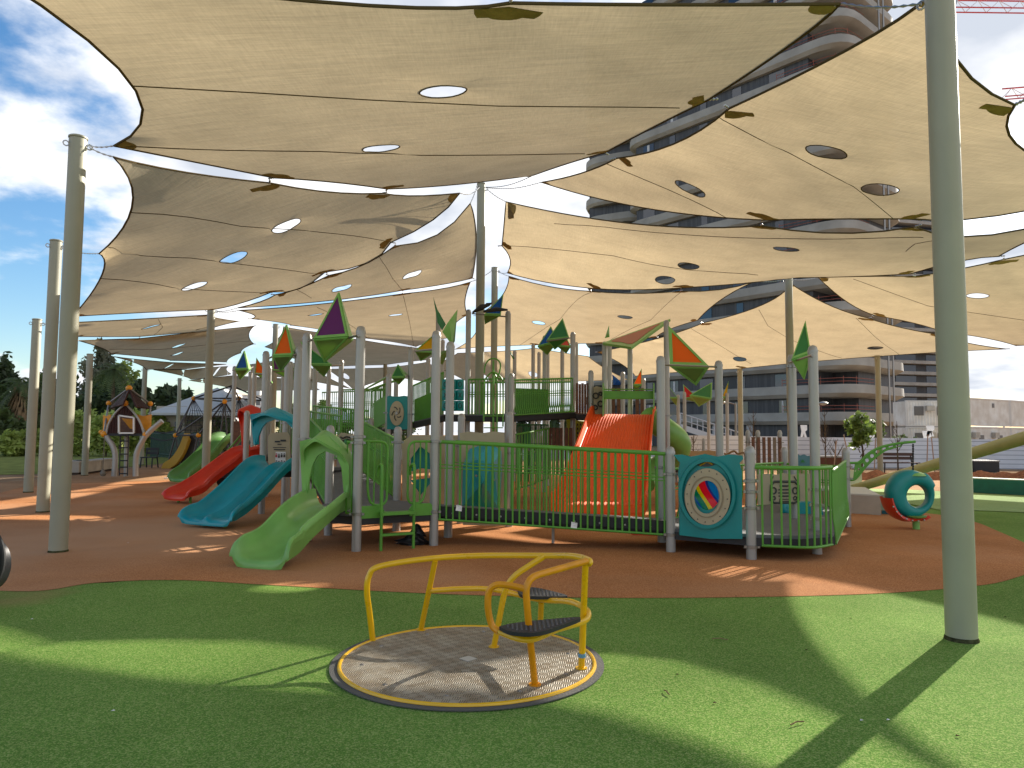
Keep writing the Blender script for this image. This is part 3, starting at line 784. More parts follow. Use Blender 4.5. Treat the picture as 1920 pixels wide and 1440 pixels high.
    h1 = [up5(688, 1110, 5.32), up5(692, 1080, 5.32), up5(712, 1062, 5.33), up5(800, 1048, 5.42), up5(900, 1042, 5.48), up5(1022, 1042, 5.2)]
    hoop = smooth_path([f1, f1.lerp(h1[0], .6)] + h1 + [up5(1075, 1043, 4.95), up5(1104, 1051, 4.72), up5(1103, 1058, 4.68)], 6)
    MB_ = MB(); MB_.tube(hoop, r_, 12); MB_.build('top_rail', M_YEL, t)
    # uprights
    def upright(a, b_, m=M_YEL):
        q = MB(); q.tube([a, b_], r_ * .98, 12); q.lathe([(.038, 0), (.038, .008)], (a.x, a.y, .011), 16); q.build('upright', m, t)
    u2 = foot(789, 1184); upright(u2, up5(816, 1050, 5.43))
    u6 = foot(1090, 1257); tp6 = up5(1098, 1052, 4.70); upright(u6, tp6)
    # long inner bar: foot (925,1215) rising to (958,1095) then bending to the hoop at (1022,1042)
    f3 = foot(926, 1216)
    q = MB(); q.tube(pipe([f3, up5(950, 1088, 5.2), up5(1022, 1042, 5.2)], .12), r_, 12); q.lathe([(.038, 0), (.038, .008)], (f3.x, f3.y, .011), 16); q.build('upright', M_YEL, t)
    # front bar: foot (1003,1288) rising to (985,1090) bending to the right top corner
    f4 = foot(1003, 1288)
    q = MB(); q.tube(pipe([f4, up5(992, 1180, 4.40), up5(984, 1085, 4.38), up5(1100, 1052, 4.68)], .10), r_, 12); q.lathe([(.038, 0), (.038, .008)], (f4.x, f4.y, .011), 16); q.build('upright', M_YELB, t)
    # short back leg under rear seat
    f5 = foot(1012, 1192); upright(f5, up5(1015, 1128, 5.40))
    # seat rail: rear loop from u2 round to the right upright
    a1 = u2.lerp(up5(816, 1050, 5.43), .57)
    rearz = a1.z
    q = MB(); q.tube(smooth_path([a1, up5(870, 1104, 5.5), up5(930, 1106, 5.5), up5(1010, 1124, 5.36), up5(1068, 1128, 5.1), up5(1098, 1142, 4.85), up5(1103, 1155, 4.75), up5(1092, 1166, 4.66), up5(1045, 1180, 4.5), up5(990, 1200, 4.36), up5(935, 1184, 4.4)], 6), r_ * .9, 10); q.build('seat_rail', M_YEL, t)
    # front loop armrest
    q = MB(); q.tube(smooth_path([up5(935, 1184, 4.4), up5(922, 1172, 4.42), up5(915, 1140, 4.42), up5(917, 1110, 4.42), up5(930, 1097, 4.41), up5(955, 1098, 4.4), up5(984, 1104, 4.39)], 6), r_ * .95, 10); q.build('armrest_loop', M_YELB, t)
    # seats: perforated black rubber wedges
    def seat(poly):
        Q = [Vector(p) for p in poly]; n_ = (Q[1] - Q[0]).cross(Q[2] - Q[0]).normalized()
        b = MB(); b.prism(smooth_path(Q + [Q[0]], 4)[:-1], n_, .022)
        s_ = b.build('seat', M_BLACK, t, angle=50)
        g = MB(); ce = sum(Q, Vector()) / len(Q)
        xs = [p.x for p in Q]; ys = [p.y for p in Q]
        x = min(xs)
        import itertools
        zf = np.linalg.lstsq(np.array([[p.x, p.y, 1] for p in Q]), np.array([p.z for p in Q]), rcond=None)[0]
        while x < max(xs):
            y = min(ys)
            while y < max(ys):
                if pt_in([(ce.x + (p.x - ce.x) * .88, ce.y + (p.y - ce.y) * .88) for p in Q], x, y):
                    g.lathe([(.008, 0), (.006, .005)], (x, y, zf[0] * x + zf[1] * y + zf[2] + .010), 6)
                y += .026
            x += .026
        g.build('seat_studs', mat('worn_rubber', (.05, .05, .055), .4), s_)
    seat([up(936, 1178, .375), up(960, 1172, .378), up(1010, 1166, .382), up(1088, 1160, .385), up(1058, 1174, .382), up(1010, 1189, .378), up(960, 1188, .375)])
    seat([up(970, 1105, .365), up(1002, 1104, .365), up(1040, 1112, .36), up(1064, 1120, .355), up(1030, 1121, .355), up(980, 1119, .36)])
    b = MB(); q0 = u6.lerp(tp6, .13); b.lathe([(r_ + .004, -.012), (r_ + .004, .012)], q0, 12, (tp6 - u6)); b.build('tape_wrap', mat('blue_tape', (.12, .3, .45), .5), t)
carousel()
# ------------------------------------------------------------------ play structure helpers
UP = Vector((0, 0, 1))
def z3(p, z): return Vector((p.x, p.y, z))
def gd(px, d):
    v = at(px, 815, d); return Vector((v.x, v.y, 0))
def ppost(root, p, tz, r=.062, clamps=(), bottom=-.03, m=None):
    b = MB(); b.lathe([(r, bottom), (r, tz - .02)], z3(p, 0), 16); o = b.build('post', m or M_POSTG, root)
    c = MB(); c.lathe([(r + .004, tz - .035), (r + .004, tz - .01), (r * .96, tz + .005), (r * .85, tz + .035), (r * .55, tz + .055), (.004, tz + .062)], z3(p, 0), 16)
    c.build('post_cap', M_POSTG, o)
    for z in clamps:
        c = MB(); c.lathe([(r + .004, z - .02), (r + .014, z - .016), (r + .014, z + .016), (r + .004, z + .02)], z3(p, 0), 16)
        c.box(z3(p, z) + Vector((r + .02, -.02, 0)), (.03, .03, .03)); c.box(z3(p, z) + Vector((-r - .02, -.02, 0)), (.03, .03, .03))
        c.build('clamp', M_CLAMP, o)
    return o
def railing(root, a, b, za, zb, h=.88, n=None, drop=.0, bow=0.0, m=None, name='railing', mid=.58, r=.012, toprad=.02):
    """barred barrier between plan points a and b, deck heights za/zb"""
    m = m or M_GREEN; q = MB(); L = (b - a).length; n = n or max(3, int(L / .105))
    d = (b - a).normalized(); out = Vector((d.y, -d.x, 0))
    def P(t, z): return z3(a.lerp(b, t), za + (zb - za) * t + z)
    q.tube([P(.02, h), P(.98, h)], toprad, 10)
    q.tube([P(.02, -drop) + out * bow, P(.98, -drop) + out * bow], .015, 8)
    for k in range(n + 1):
        t = .025 + .95 * k / n
        if bow:
            q.tube(smooth_path([P(t, h), P(t, h * .35), P(t, h * .12) + out * bow * .7, P(t, -drop) + out * bow], 3), r, 6)
        else: q.tube([P(t, h), P(t, -drop)], r, 6)
    if mid:
        for e in (0, .045): q.tube([P(.02, h * mid + e), P(.98, h * mid + e)], .008, 6)
    return q.build(name, m, root)
def panel(root, name, pts, nrm, th, m):
    b = MB(); b.prism(pts, nrm, th); return b.build(name, m, root, angle=30)
def deck(root, pts, z, th=.09):
    b = MB(); b.prism([z3(p, z - .02) for p in pts], UP, .04); o = b.build('deck', M_DECK, root)
    n = len(pts); c = MB()
    for i in range(n): c.bar(z3(pts[i], z - .09), z3(pts[(i + 1) % n], z - .09), .04, .10)
    c.build('deck_frame', M_BLACK, o); return o
def ramp(root, a0, a1, b0, b1, za, zb):
    b = MB(); vs = [z3(a0, za), z3(a1, za), z3(b1, zb), z3(b0, zb)]
    n_ = (vs[1] - vs[0]).cross(vs[2] - vs[0]); b.prism([v - Vector((0, 0, .02)) for v in vs], n_, .04); o = b.build('ramp_deck', M_DECK, root)
    c = MB(); c.bar(vs[0] - UP * .09, vs[3] - UP * .09, .04, .12); c.bar(vs[1] - UP * .09, vs[2] - UP * .09, .04, .12); c.build('ramp_beam', M_BLACK, o)
    return o
def slide(root, path, hw, wall, m, lanes=1, feet=(), flare=1.25, name='slide'):
    P = smooth_path(path, 7); N = len(P); q = MB(); vs = []; 
    h = wall
    half = [(-hw - .05, h - .075), (-hw - .052, h - .02), (-hw - .03, h), (-hw - .005, h - .008), (-hw + .015, h * .55), (-hw + .05, .06), (-hw + .12, .012)]
    mid = [(0, 0)] if lanes == 1 else [(-.09, 0.0), (-.05, .05), (0, .085), (.05, .05), (.09, 0.0)]
    prof = half + mid + [(-u, v) for u, v in reversed(half)] + [(hw + .02, h - .075), (hw + .01, h * .4), (hw - .03, -.02), (hw - .12, -.035), (0, -.04), (-hw + .12, -.035), (-hw + .03, -.02), (-hw - .01, h * .4), (-hw - .02, h - .075)]
    K = len(prof)
    for i, p in enumerate(P):
        t = (P[min(i + 1, N - 1)] - P[max(i - 1, 0)]).normalized(); s = t.cross(UP).normalized(); u = s.cross(t).normalized()
        f = i / (N - 1); wf = 1 + (flare - 1) * max(0, (f - .55) / .45) ** 1.5; hf = 1 - .5 * max(0, (f - .80) / .20) ** 1.6
        ef = -.05 * max(0, (f - .93) / .07)
        for a, b_ in prof: vs.append(p + s * (a * wf) + u * (b_ * hf if b_ > 0 else b_) + u * ef)
    fs = [(i * K + k, i * K + (k + 1) % K, (i + 1) * K + (k + 1) % K, (i + 1) * K + k) for i in range(N - 1) for k in range(K)]
    # close the ends with quads between inner and outer skin
    nin = len(half) * 2 + len(mid)
    for base in (0, (N - 1) * K):
        fs.append(tuple(base + k for k in range(K)))
    q.add(vs, fs); o = q.build(name, m, root, angle=50)
    for fpt in feet:
        b = MB(); b.tube([z3(fpt, -.02), z3(fpt, fpt.z)], .028, 10); b.build('slide_foot', M_GREEN, o)
    return o
def hood(root, c, head, width, z0, hgt, m, depth=.45, peak=.3, name='slide_hood', bolts=True):
    """peaked moulded arch over a slide entrance; head = slide heading (plan)"""
    hd = Vector((head[0], head[1], 0)).normalized(); s = hd.cross(UP); w = width / 2
    st = [(-w, 0, .10, .06), (-w - .01, hgt * .3, .10, .05), (-w, hgt * .55, .16, .02), (-w * .85, hgt * .74, .26, 0), (-w * .45, hgt * .88, .38, 0), (0, hgt * (1.0), .46, 0), (w * .45, hgt * .92, .40, 0), (w * .85, hgt * .80, .30, 0), (w, hgt * .58, .18, .02), (w + .01, hgt * .3, .11, .05), (w, 0, .10, .06)]
    S3 = smooth_path([Vector((a, b_, d_)) for a, b_, d_, e in st], 4)
    vs = []
    for i, p in enumerate(S3):
        a, zz_, d_ = p; base = c + s * a + UP * (z0 + zz_)
        fwd = hd * d_ * depth / .45; k = max(0, (zz_ / hgt - .5)) * .22
        tn = (S3[min(i + 1, len(S3) - 1)] - S3[max(i - 1, 0)]); nn = (s * -tn.y + UP * tn.x); nn = nn.normalized() * .018
        vs += [base - fwd * .35 - UP * k * .3 + nn, base + fwd * .3 + UP * k * .25 + nn, base + fwd - UP * k * .8 + nn, base + fwd - UP * k * .8 - nn, base + fwd * .3 + UP * k * .25 - nn, base - fwd * .35 - UP * k * .3 - nn]
    K = 6; q = MB()
    fs = [(i * K + k, i * K + (k + 1) % K, (i + 1) * K + (k + 1) % K, (i + 1) * K + k) for i in range(len(S3) - 1) for k in range(K)]
    fs += [tuple(range(K)), tuple((len(S3) - 1) * K + k for k in range(K))]
    q.add(vs, fs); o = q.build(name, m, root, angle=45)
    ou = [(-w - .03, 0), (-w - .05, .5), (-w * .8, .80), (-w * .25, .97), (w * .12, 1.0), (w * .45, .93), (w * .8, .9), (w + .05, .87), (w + .05, 0)]
    inn = [(-w + .04, 0), (-w + .05, .46), (-w * .62, .66), (-w * .1, .72), (w * .3, .64), (w * .55, .5), (w * .75, .3), (w * .88, .12), (w - .02, 0)]
    vs = []; fs = []; n = len(ou)
    for th in (.0, .03):
        for (a, b_) in ou: vs.append(c + s * a + UP * (z0 + b_ * hgt) + hd * (.02 + .12 * b_ + th))
        for (a, b_) in inn: vs.append(c + s * a + UP * (z0 + b_ * hgt) + hd * (.02 + .16 * b_ + th))
    for i in range(n - 1):
        fs += [(i, i + 1, n + i + 1, n + i), (2 * n + i + 1, 2 * n + i, 3 * n + i, 3 * n + i + 1), (i, 2 * n + i, 2 * n + i + 1, i + 1), (n + i + 1, 3 * n + i + 1, 3 * n + i, n + i)]
    fs += [(0, n, 3 * n, 2 * n), (n - 1, 3 * n - 1, 4 * n - 1, 2 * n - 1)]
    q = MB(); q.add(vs, fs); q.build('hood_face', m, o, angle=40)
    return o
def kite(root, d, A, L, Rr, B, colm, lowm=None, S_=None, frame=None, dA=.25, inset=.84, rods=()):
    """folded crystal: upper coloured triangle A-L-R, lower translucent triangle L-R-B"""
    fm = frame or M_GREENP
    a = at(*A, d + dA); l = at(*L, d); r = at(*Rr, d); b = at(*B, d + .3) if B else None
    q = MB(); first = None
    def tri(p, c_, name):
        ce = sum(p, Vector()) / 3; inn = [ce + (x - ce) * inset for x in p]; nrm = (p[1] - p[0]).cross(p[2] - p[0])
        q2 = MB(); q2.ring(p, inn, nrm, .04); o = q2.build(name, fm, root, smooth=False)
        q3 = MB(); q3.prism([ce + (x - ce) * (inset + .015) for x in p], nrm, .018); q3.build('colour_panel', c_, o, smooth=False)
        return o
    o = tri([a, l, r], colm, 'roof_crystal')
    if b is not None: tri([l, r, b], lowm or M_GREENT, 'roof_crystal')
    if S_:
        s_ = at(*S_, d + .25); nrm = (r - a).cross(s_ - a)
        q3 = MB(); q3.prism([a, r, s_], nrm, .03); q3.build('crystal_side', fm, root, smooth=False)
        if b is not None:
            q3 = MB(); q3.prism([r, b, s_], (b - r).cross(s_ - r), .03); q3.build('crystal_side', fm, root, smooth=False)
    for ra, rb in rods:
        q4 = MB(); q4.tube([at(*ra), at(*rb)], .016, 8); q4.build('roof_rod', M_CLAMP, root)
    return o

# ------------------------------------------------------------------ main play structure
def main_play():
    root = thing('play_structure', 'huge green and grey accessible play structure with slides, ramps, bridge and crystal roofs', 'play structure', G(900, 1000))
    P1, P2, P3, P4, P5, P6, P7, P8 = [G(*p) for p in ((668, 1033), (566, 1021), (615, 1003), (490, 963), (532, 954), (813, 1022), (840, 1007), (743, 995))]
    P11, P13, P14, P17, P21, P22 = [G(*p) for p in ((954, 987), (1258, 1034), (1241, 1016), (1409, 1048), (1532, 1038), (1589, 987))]
    P20 = gd(1487, 11.0); P16 = gd(1349, 11.7); P18 = gd(1470, 13.6)
    def pz(p, py): return top_z(p, py)
    Z1 = .47
    ppost(root, P1, pz(P1, 620), clamps=(pz(P1, 819), pz(P1, 830), Z1))
    ppost(root, P2, pz(P2, 632), clamps=(1.42, Z1))
    ppost(root, P3, pz(P3, 805), clamps=(1.40,))
    ppost(root, P4, pz(P4, 664), clamps=(1.7, .8))
    ppost(root, P5, pz(P5, 683), clamps=(1.7,))
    ppost(root, P6, pz(P6, 628), clamps=(1.40, Z1 - .02))
    ppost(root, P7, pz(P7, 648), clamps=(1.40,))
    ppost(root, P8, pz(P8, 807), clamps=(1.37,))
    ppost(root, P11, pz(P11, 779), clamps=(1.2,))
    ppost(root, gd(865, 12.6), pz(gd(865, 12.6), 782), clamps=(1.3,))
    ppost(root, P13, pz(P13, 846), clamps=(1.0, .22))
    ppost(root, P14, pz(P14, 675), clamps=(1.05,))
    ppost(root, P17, pz(P17, 845), clamps=(.62, .82, .15, .95))
    ppost(root, P20, pz(P20, 672), clamps=(.85, 2.55))
    ppost(root, P21, pz(P21, 656), clamps=(.62, .82, .45))
    ppost(root, P22, pz(P22, 846), clamps=(.8, 1.0))
    ppost(root, P16, pz(P16, 683))
    ppost(root, P18, pz(P18, 844))
    # second rank of posts, placed by distance
    for px, d, ty, r in ((556, 11.6, 657, .062), (541, 15.5, 683, .062), (501, 17.5, 690, .062), (436, 22.5, 690, .062), (474, 22, 686, .062), (462, 16.6, 775, .062), (466, 24, 700, .062),
                         (588, 19, 690, .062), (614, 21, 690, .062), (637, 18.2, 679, .062), (695, 16, 789, .062), (727, 15.8, 706, .062), (741, 20, 714, .062), (768, 16.8, 655, .062),
                         (801, 21, 675, .062), (819, 18, 591, .062), (828, 23, 640, .062), (876, 17.0, 585, .062), (951, 16.4, 588, .062), (958, 15.6, 705, .062), (964, 24, 660, .062),
                         (999, 24, 648, .062), (1010, 26, 663, .062), (1021, 19.5, 633, .062), (1026, 22, 641, .062), (1054, 23, 658, .062), (1074, 17.6, 627, .062), (1080, 21, 645, .062),
                         (1108, 17.2, 699, .062), (1134, 17.2, 645, .062), (1143, 19, 648, .062), (1182, 17.6, 652, .062), (1168, 21, 701, .062), (1207, 21, 713, .062), (1251, 16.5, 605, .062), (528, 24, 700, .062)):
        p = gd(px, d); ppost(root, p, pz(p, ty), r, clamps=(1.95,) if 715 < px else ())
    # --- lower deck
    deck(root, [P1, P6, P7, P8, P3, P2], Z1)
    # hexagonal slide entrance panels next to the light green slide
    for a, b in ((P2, P2.lerp(P1, .18)), (P2.lerp(P1, .80), P1)): railing(root, a, b, Z1, Z1, .92, n=2, mid=None, name='entrance_bars')
    GH = Vector((-.26, -.96, 0))
    slide(root, [P2.lerp(P1, .5) - GH * .12 + UP * (Z1 + .04), P2.lerp(P1, .5) + GH * .18 + UP * (Z1 + .02), Vector((-2.50, 9.05, .38)), Vector((-2.64, 8.70, .17)), Vector((-2.73, 8.45, .10)), Vector((-2.79, 8.26, .08))], .27, .25, M_GREENP, flare=1.2, feet=())
    hood(root, P2.lerp(P1, .5) + GH * .04, GH, .60, Z1 + .21, .82, M_GREENP, depth=.34)
    # ladder loop gates between P1 and P6
    dA = (P6 - P1).normalized(); outw = Vector((dA.y, -dA.x, 0)) * 1.0
    def loopgate(p, q_):
        """rounded gate of tube with bars, from post p towards q_"""
        b = MB(); w = (q_ - p)
        b.tube(pipe([z3(p, 1.40), z3(q_, 1.40), z3(q_, Z1 + .10), z3(p + w * .45, Z1 + .10), z3(p + w * .33, Z1 + .3), z3(p + w * .33, 1.40)], .12), .017, 8)
        for k in (.55, .78): b.tube([z3(p + w * k, 1.40), z3(p + w * k, Z1 + .11)], .011, 6)
        b.build('loop_gate', M_GREEN, root)
    loopgate(P1, P1.lerp(P6, .37)); loopgate(P6, P1.lerp(P6, .64))
    # step ladder with two green legs
    e1, e2 = G(714, 1033), G(775, 1028)
    for e in (e1, e2):
        b = MB(); b.tube(smooth_path([z3(e, 0), z3(e, .6), z3(e, 1.02), z3(e - outw * .05, 1.10), z3(e - outw * .14, 1.05), z3(e - outw * .16, .95)], 4), .02, 10); b.build('ladder_leg', M_GREEN, root)
    b = MB(); b.box((e1 + e2) / 2 + UP * .20, ((e2 - e1).length, .06, .03), math.atan2(dA.y, dA.x)); b.build('ladder_step', M_GREEN, root)
    b = MB(); b.box((e1 + e2) / 2 + UP * (Z1 + .0) - outw * .02, ((e2 - e1).length, .12, .04), math.atan2(dA.y, dA.x)); b.build('ladder_step', M_GREEN, root)
    for f0 in (.16, .82):
        c = P1.lerp(P6, f0) + outw * .03
        panel(root, 'kick_plate', [c + dA * x + UP * (Z1 + z) for x, z in ((-.17, -.06), (.17, -.06), (.19, .02), (.12, .10), (-.13, .10), (-.19, .02))], outw, .02, M_GREEN)
    # --- ramp 1 going back left, its two barriers, second deck with the blue slide
    a0, a1 = P3, P8; b0, b1 = Vector((-3.85, 14.0, 0)), Vector((-3.02, 14.3, 0)); Z2 = .87
    ramp(root, a0, a1, b0, b1, Z1, Z2)
    railing(root, a1, b1, Z1, Z2, .93, n=30, bow=.05, drop=.02); railing(root, a0, b0, Z1, Z2, .93, n=26, bow=-.05)
    T2 = Vector((-4.1, 13.1, 0)); BH = Vector((-.45, -.88, 0)); BS = Vector((.88, -.45, 0))
    deck(root, [T2 + BS * .55, T2 - BS * .5, T2 - BS * .5 - BH * 1.3, T2 + BS * .6 - BH * 1.3], Z2)
    slide(root, [T2 - BH * .1 + UP * (Z2 + .03), T2 + BH * .22 + UP * (Z2), T2 + BH * .75 + UP * .48, T2 + BH * 1.15 + UP * .23, Vector((-4.72, 11.9, .15)), Vector((-4.82, 11.68, .13))], .46, .20, M_BLUESL, lanes=2, flare=1.12,
          feet=(Vector((-4.95, 12.0, .12)), Vector((-4.55, 11.85, .12))))
    hood(root, T2 + BH * .05, BH, 1.0, Z2 + .42, .62, M_BLUESL, depth=.34)
    # beige picture sign standing behind the blue slide's entrance
    sp = [at(*p, 14.6) for p in ((503, 868), (503, 818), (508, 812), (539, 810), (544, 818), (544, 872))]
    sg = panel(root, 'picture_sign', sp, (0, 1, 0), .03, M_BEIGE)
    def mark(p_, w, h, d, m, nm='printed_mark'):
        b = MB(); b.box(at(p_[0], p_[1], d), (w, .006, h)); b.build(nm, m, sg)
    mark((526, 860), .20, .27, 14.575, M_WHITE, 'icon_sheet')
    mi = mat('icon_black', (.03, .03, .035), .6); mr_ = mat('icon_red', (.5, .02, .05), .5)
    for i, (x, y) in enumerate([(518, 853), (523, 854), (528, 853), (533, 853), (518, 866), (523, 867), (528, 866), (533, 867)]):
        b = MB(); b.lathe([(.012, -.002), (.012, .002)], at(x, y - 2, 14.56), 8, (0, 1, 0)); b.box(at(x, y + 2, 14.56), (.03, .004, .05)); b.build('icon', mr_ if i == 0 else mi, sg)
    mark((524, 839), .26, .012, 14.575, mi); mark((524, 843), .22, .02, 14.575, mi); mark((520, 828), .10, .03, 14.575, mi); mark((531, 826), .11, .035, 14.575, mi); mark((524, 833), .08, .02, 14.575, mi)
    # --- red slide and deck
    T3 = Vector((-6.02, 17.3, 0)); RH = Vector((-.60, -.80, 0)); RS = Vector((.80, -.60, 0)); Z3 = 1.0
    deck(root, [T3 + RS * .5, T3 - RS * .5, T3 - RS * .5 - RH * 1.2, T3 + RS * .5 - RH * 1.2], Z3)
    slide(root, [T3 - RH * .1 + UP * (Z3 + .02), T3 + RH * .3 + UP * (Z3 - .03), T3 + RH * .8 + UP * .66, T3 + RH * 1.25 + UP * .36, Vector((-6.92, 16.02, .2)), Vector((-7.12, 15.68, .15))], .30, .2, M_RED, flare=1.25, feet=(Vector((-7.15, 15.95, .14)), Vector((-6.85, 15.85, .14))))
    hood(root, T3 + RH * .05, RH, .62, Z3 + .2, .92, M_RED, depth=.36)
    railing(root, T3 + RS * .35 - RH * .9, T3 - RS * .35 - RH * .9, Z3, Z3, .9, n=8, mid=None)
    panel(root, 'barrier_panel', [T3 - RH * 1.15 + RS * x + UP * (Z3 + z) for x, z in ((-.3, 0), (.45, 0), (.45, .85), (-.3, .85))], RH, .03, M_GREEN)
    T4 = Vector((-8.75, 23.2, 0)); Z4 = 1.25; KH = Vector((-.50, -.86, 0)); KS = Vector((.86, -.5, 0))
    slide(root, [T4 + UP * Z4, T4 + KH * .4 + UP * (Z4 - .02), T4 + KH * .9 + UP * .75, T4 + KH * 1.5 + UP * .28, T4 + KH * 1.9 + UP * .14], .36, .26, mat('olive_green_plastic', (.09, .24, .05), .35), flare=1.2)
    deck(root, [T4 + KS * .5, T4 - KS * .5, T4 - KS * .5 - KH * 1.2, T4 + KS * .5 - KH * 1.2], Z4)
    # plank wall behind the post at x 448 and sloping hand line to the red slide
    pk = [at(440 + i * 3.2, 790 - (i % 2), 22) for i in range(4)]
    for p in pk:
        b = MB(); b.box(Vector((p.x, p.y, (p.z + .9) / 2)), (.05 + .0, .03, p.z - .9)); b.build('plank', M_WOOD, root)
    b = MB(); b.tube([at(455, 812, 17.5), at(412, 862, 17.0)], .018, 6); b.tube([at(457, 820, 17.5), at(418, 868, 17.0)], .012, 6)
    b.build('hand_line', M_GREEN, root)
    b = MB(); b.tube([at(460, 830, 18.6), at(417, 905, 16.9)], .13, 12); b.build('chute_underside', M_BLACK, root)
    # gear panel (beige with dark curved slots) behind P1
    gp = [at(*p, 12.6) for p in ((634, 846), (634, 816), (640, 811), (656, 814), (662, 812), (662, 846))]
    g_ = panel(root, 'play_panel', gp, (0, 1, 0), .03, M_BEIGE)
    for y in (819, 824):
        b = MB(); b.tube(smooth_path([at(638, y, 12.57), at(643, y + 2.5, 12.57), at(650, y - .5, 12.57), at(658, y + 2, 12.57)], 4), .014, 6); b.build('slot', M_BEIGED, g_)
    b = MB(); b.lathe([(.06, -.03), (.02, .05)], at(649, 829, 12.55), 8); b.build('knob', M_GREEND, g_)
    # --- upper ramps behind: long green barriers rising to the right
    def bar_px(A, B, h=.9, n=None, m=None, solid=False):
        """barrier whose deck ends are seen at pixel A=(px,py,d), B"""
        a, b_ = at(*A), at(*B)
        railing(root, z3(a, 0), z3(b_, 0), a.z, b_.z, h, n=n, m=m)
    Lr = [((584, 830, 17), (690, 852, 14.5), .85, 26), ((640, 800, 19), (722, 800, 18.6), .95, 22), ((695, 806, 18.2), (728, 790, 17.6), .95, 12), ((768, 806, 16.8), (832, 776, 17.2), .98, 26), ((600, 790, 23), (720, 786, 23), .9, 30), ((560, 838, 16), (640, 862, 13.6), .8, 18)]
    for A, B, h, n in Lr: bar_px(A, B, h, n)
    for A, B in (((576, 842, 16), (628, 850, 14.5)), ((700, 806, 18), (728, 790, 17.4)), ((776, 802, 17.3), (818, 783, 17.6))):
        a, b_ = at(*A), at(*B)
        panel(root, 'barrier_panel', [a, b_, b_ + UP * .66, a + UP * .66], (b_ - a).cross(UP), .02, M_GREEN)
    ramp(root, z3(at(696, 815, 17.2), 0), z3(at(700, 815, 18.4), 0), z3(at(832, 815, 16.6), 0), z3(at(832, 815, 17.8), 0), 1.55, 1.95)
    ramp(root, z3(at(590, 815, 17.5), 0), z3(at(600, 815, 18.8), 0), z3(at(696, 815, 17.2), 0), z3(at(700, 815, 18.4), 0), 1.15, 1.55)
    # teal panel with beige swirl disc
    tp = [at(*p, 15.75) for p in ((726, 805), (726, 744), (730, 742), (744, 744), (758, 742), (764, 743), (764, 805))]
    tpo = panel(root, 'teal_panel', tp, (0, 1, 0), .05, M_TEAL)
    c = at(744, 775, 15.70); b = MB(); rx, rz = 13 / FPX * 15.7, 23 / FPX * 15.7
    b.prism([c + Vector((rx * math.cos(a), 0, rz * math.sin(a))) for a in [2 * math.pi * i / 32 for i in range(32)]], (0, 1, 0), .05); dsk = b.build('swirl_disc', M_BEIGE, tpo)
    b = MB()
    for k in range(5):
        a0_ = k * 1.257; pts = [c + Vector((math.cos(a0_ + q * .9) * rx * (.35 + .35 * q), -.03, math.sin(a0_ + q * .9) * rz * (.3 + .3 * q))) for q in (0, .33, .66, 1)]
        b = MB(); b.tube(pts, .011, 6); b.build('swirl_slot', M_BEIGED, dsk)
    b = MB(); b.lathe([(.045, -.03), (.03, .03)], c + Vector((0, -.04, 0)), 14, (0, -1, 0)); b.build('knob', M_POSTG, dsk)
    # tic tac toe cylinders
    tt = thing_part = None
    for row, zc_ in enumerate((721, 741, 761)):
        for col_, xc in enumerate((835.5, 850, 863)):
            p = at(xc, zc_, 15.6); b = MB(); hh = 9.6 / FPX * 15.6
            b.lathe([(.072, -hh), (.079, -hh + .012), (.079, hh - .012), (.072, hh)], p, 16); cy = b.build('tic_tac_cylinder', M_TEAL, root)
            mk = MB(); f = p + Vector((0, -.081, 0))
            if (row + col_) % 2 == 0: mk.tube([f + Vector((.032 * math.cos(a), 0, .05 * math.sin(a))) for a in [i * math.pi / 6 for i in range(12)]], .007, 5, closed=True)
            else:
                mk.tube([f + Vector((-.03, 0, -.05)), f + Vector((.03, 0, .05))], .007, 5); mk.tube([f + Vector((.03, 0, -.05)), f + Vector((-.03, 0, .05))], .007, 5)
            mk.build('mark', M_BLACK, cy)
    # upper platform and bridge
    Zu = 1.95
    def fl(px0, px1, d0, d1, z0=Zu, z1=Zu): ramp(root, gd(px0, d0), gd(px0, d0 + 1.1), gd(px1, d1), gd(px1, d1 + 1.1), z0, z1)
    fl(826, 958, 16.7, 16.4); fl(958, 1080, 16.4, 17.3, Zu, 2.05); fl(1080, 1232, 17.3, 17.2, 2.02, 1.95)
    railing(root, gd(876, 16.8), gd(951, 16.4), Zu, Zu, .8, n=12); railing(root, gd(878, 17.9), gd(951, 17.6), Zu, Zu, .8, n=12)
    railing(root, gd(960, 16.3), gd(1076, 17.2), Zu - .02, 2.05, .78, n=30, bow=.06); railing(root, gd(960, 17.5), gd(1076, 18.4), Zu, 2.05, .78, n=30, bow=-.06)
    a, b_ = gd(966, 17.7), gd(1028, 18.1)
    panel(root, 'barrier_panel', [z3(a, 1.98), z3(b_, 2.02), z3(b_, 2.62), z3(a, 2.62)], (b_ - a).cross(UP), .02, M_GREEN)
    for i in range(5):
        p = at(1082 + i * 5.1, 815, 17.25); zt = 2.72 - .02 * (i % 2); b = MB(); b.box(Vector((p.x, p.y, (2.0 + zt) / 2)), (.058, .03, zt - 2.0)); b.build('plank', M_WOOD, root)
    p = gd(955, 15.8); b = MB(); b.box(z3(p, 2.25), (.06, .03, .9)); b.build('plank', M_WOOD, root)
    # beige cog panel
    cp = [at(*q_, 17.2) for q_ in ((1111, 778), (1111, 727), (1118, 724), (1131, 727), (1131, 778))]
    cgp = panel(root, 'play_panel', cp, (0, 1, 0), .03, M_BEIGE)
    for cx, cy_, r in ((1117, 742, 5), (1126, 757, 5), (1116, 764, 4), (1126, 738, 3)):
        b = MB(); cc_ = at(cx, cy_, 17.15); rr = r / FPX * 17.2; b.tube([cc_ + Vector((rr * math.cos(a), 0, rr * math.sin(a))) for a in [i * math.pi / 6 for i in range(12)]], .018, 6, closed=True); b.build('cog', M_BEIGED, cgp)
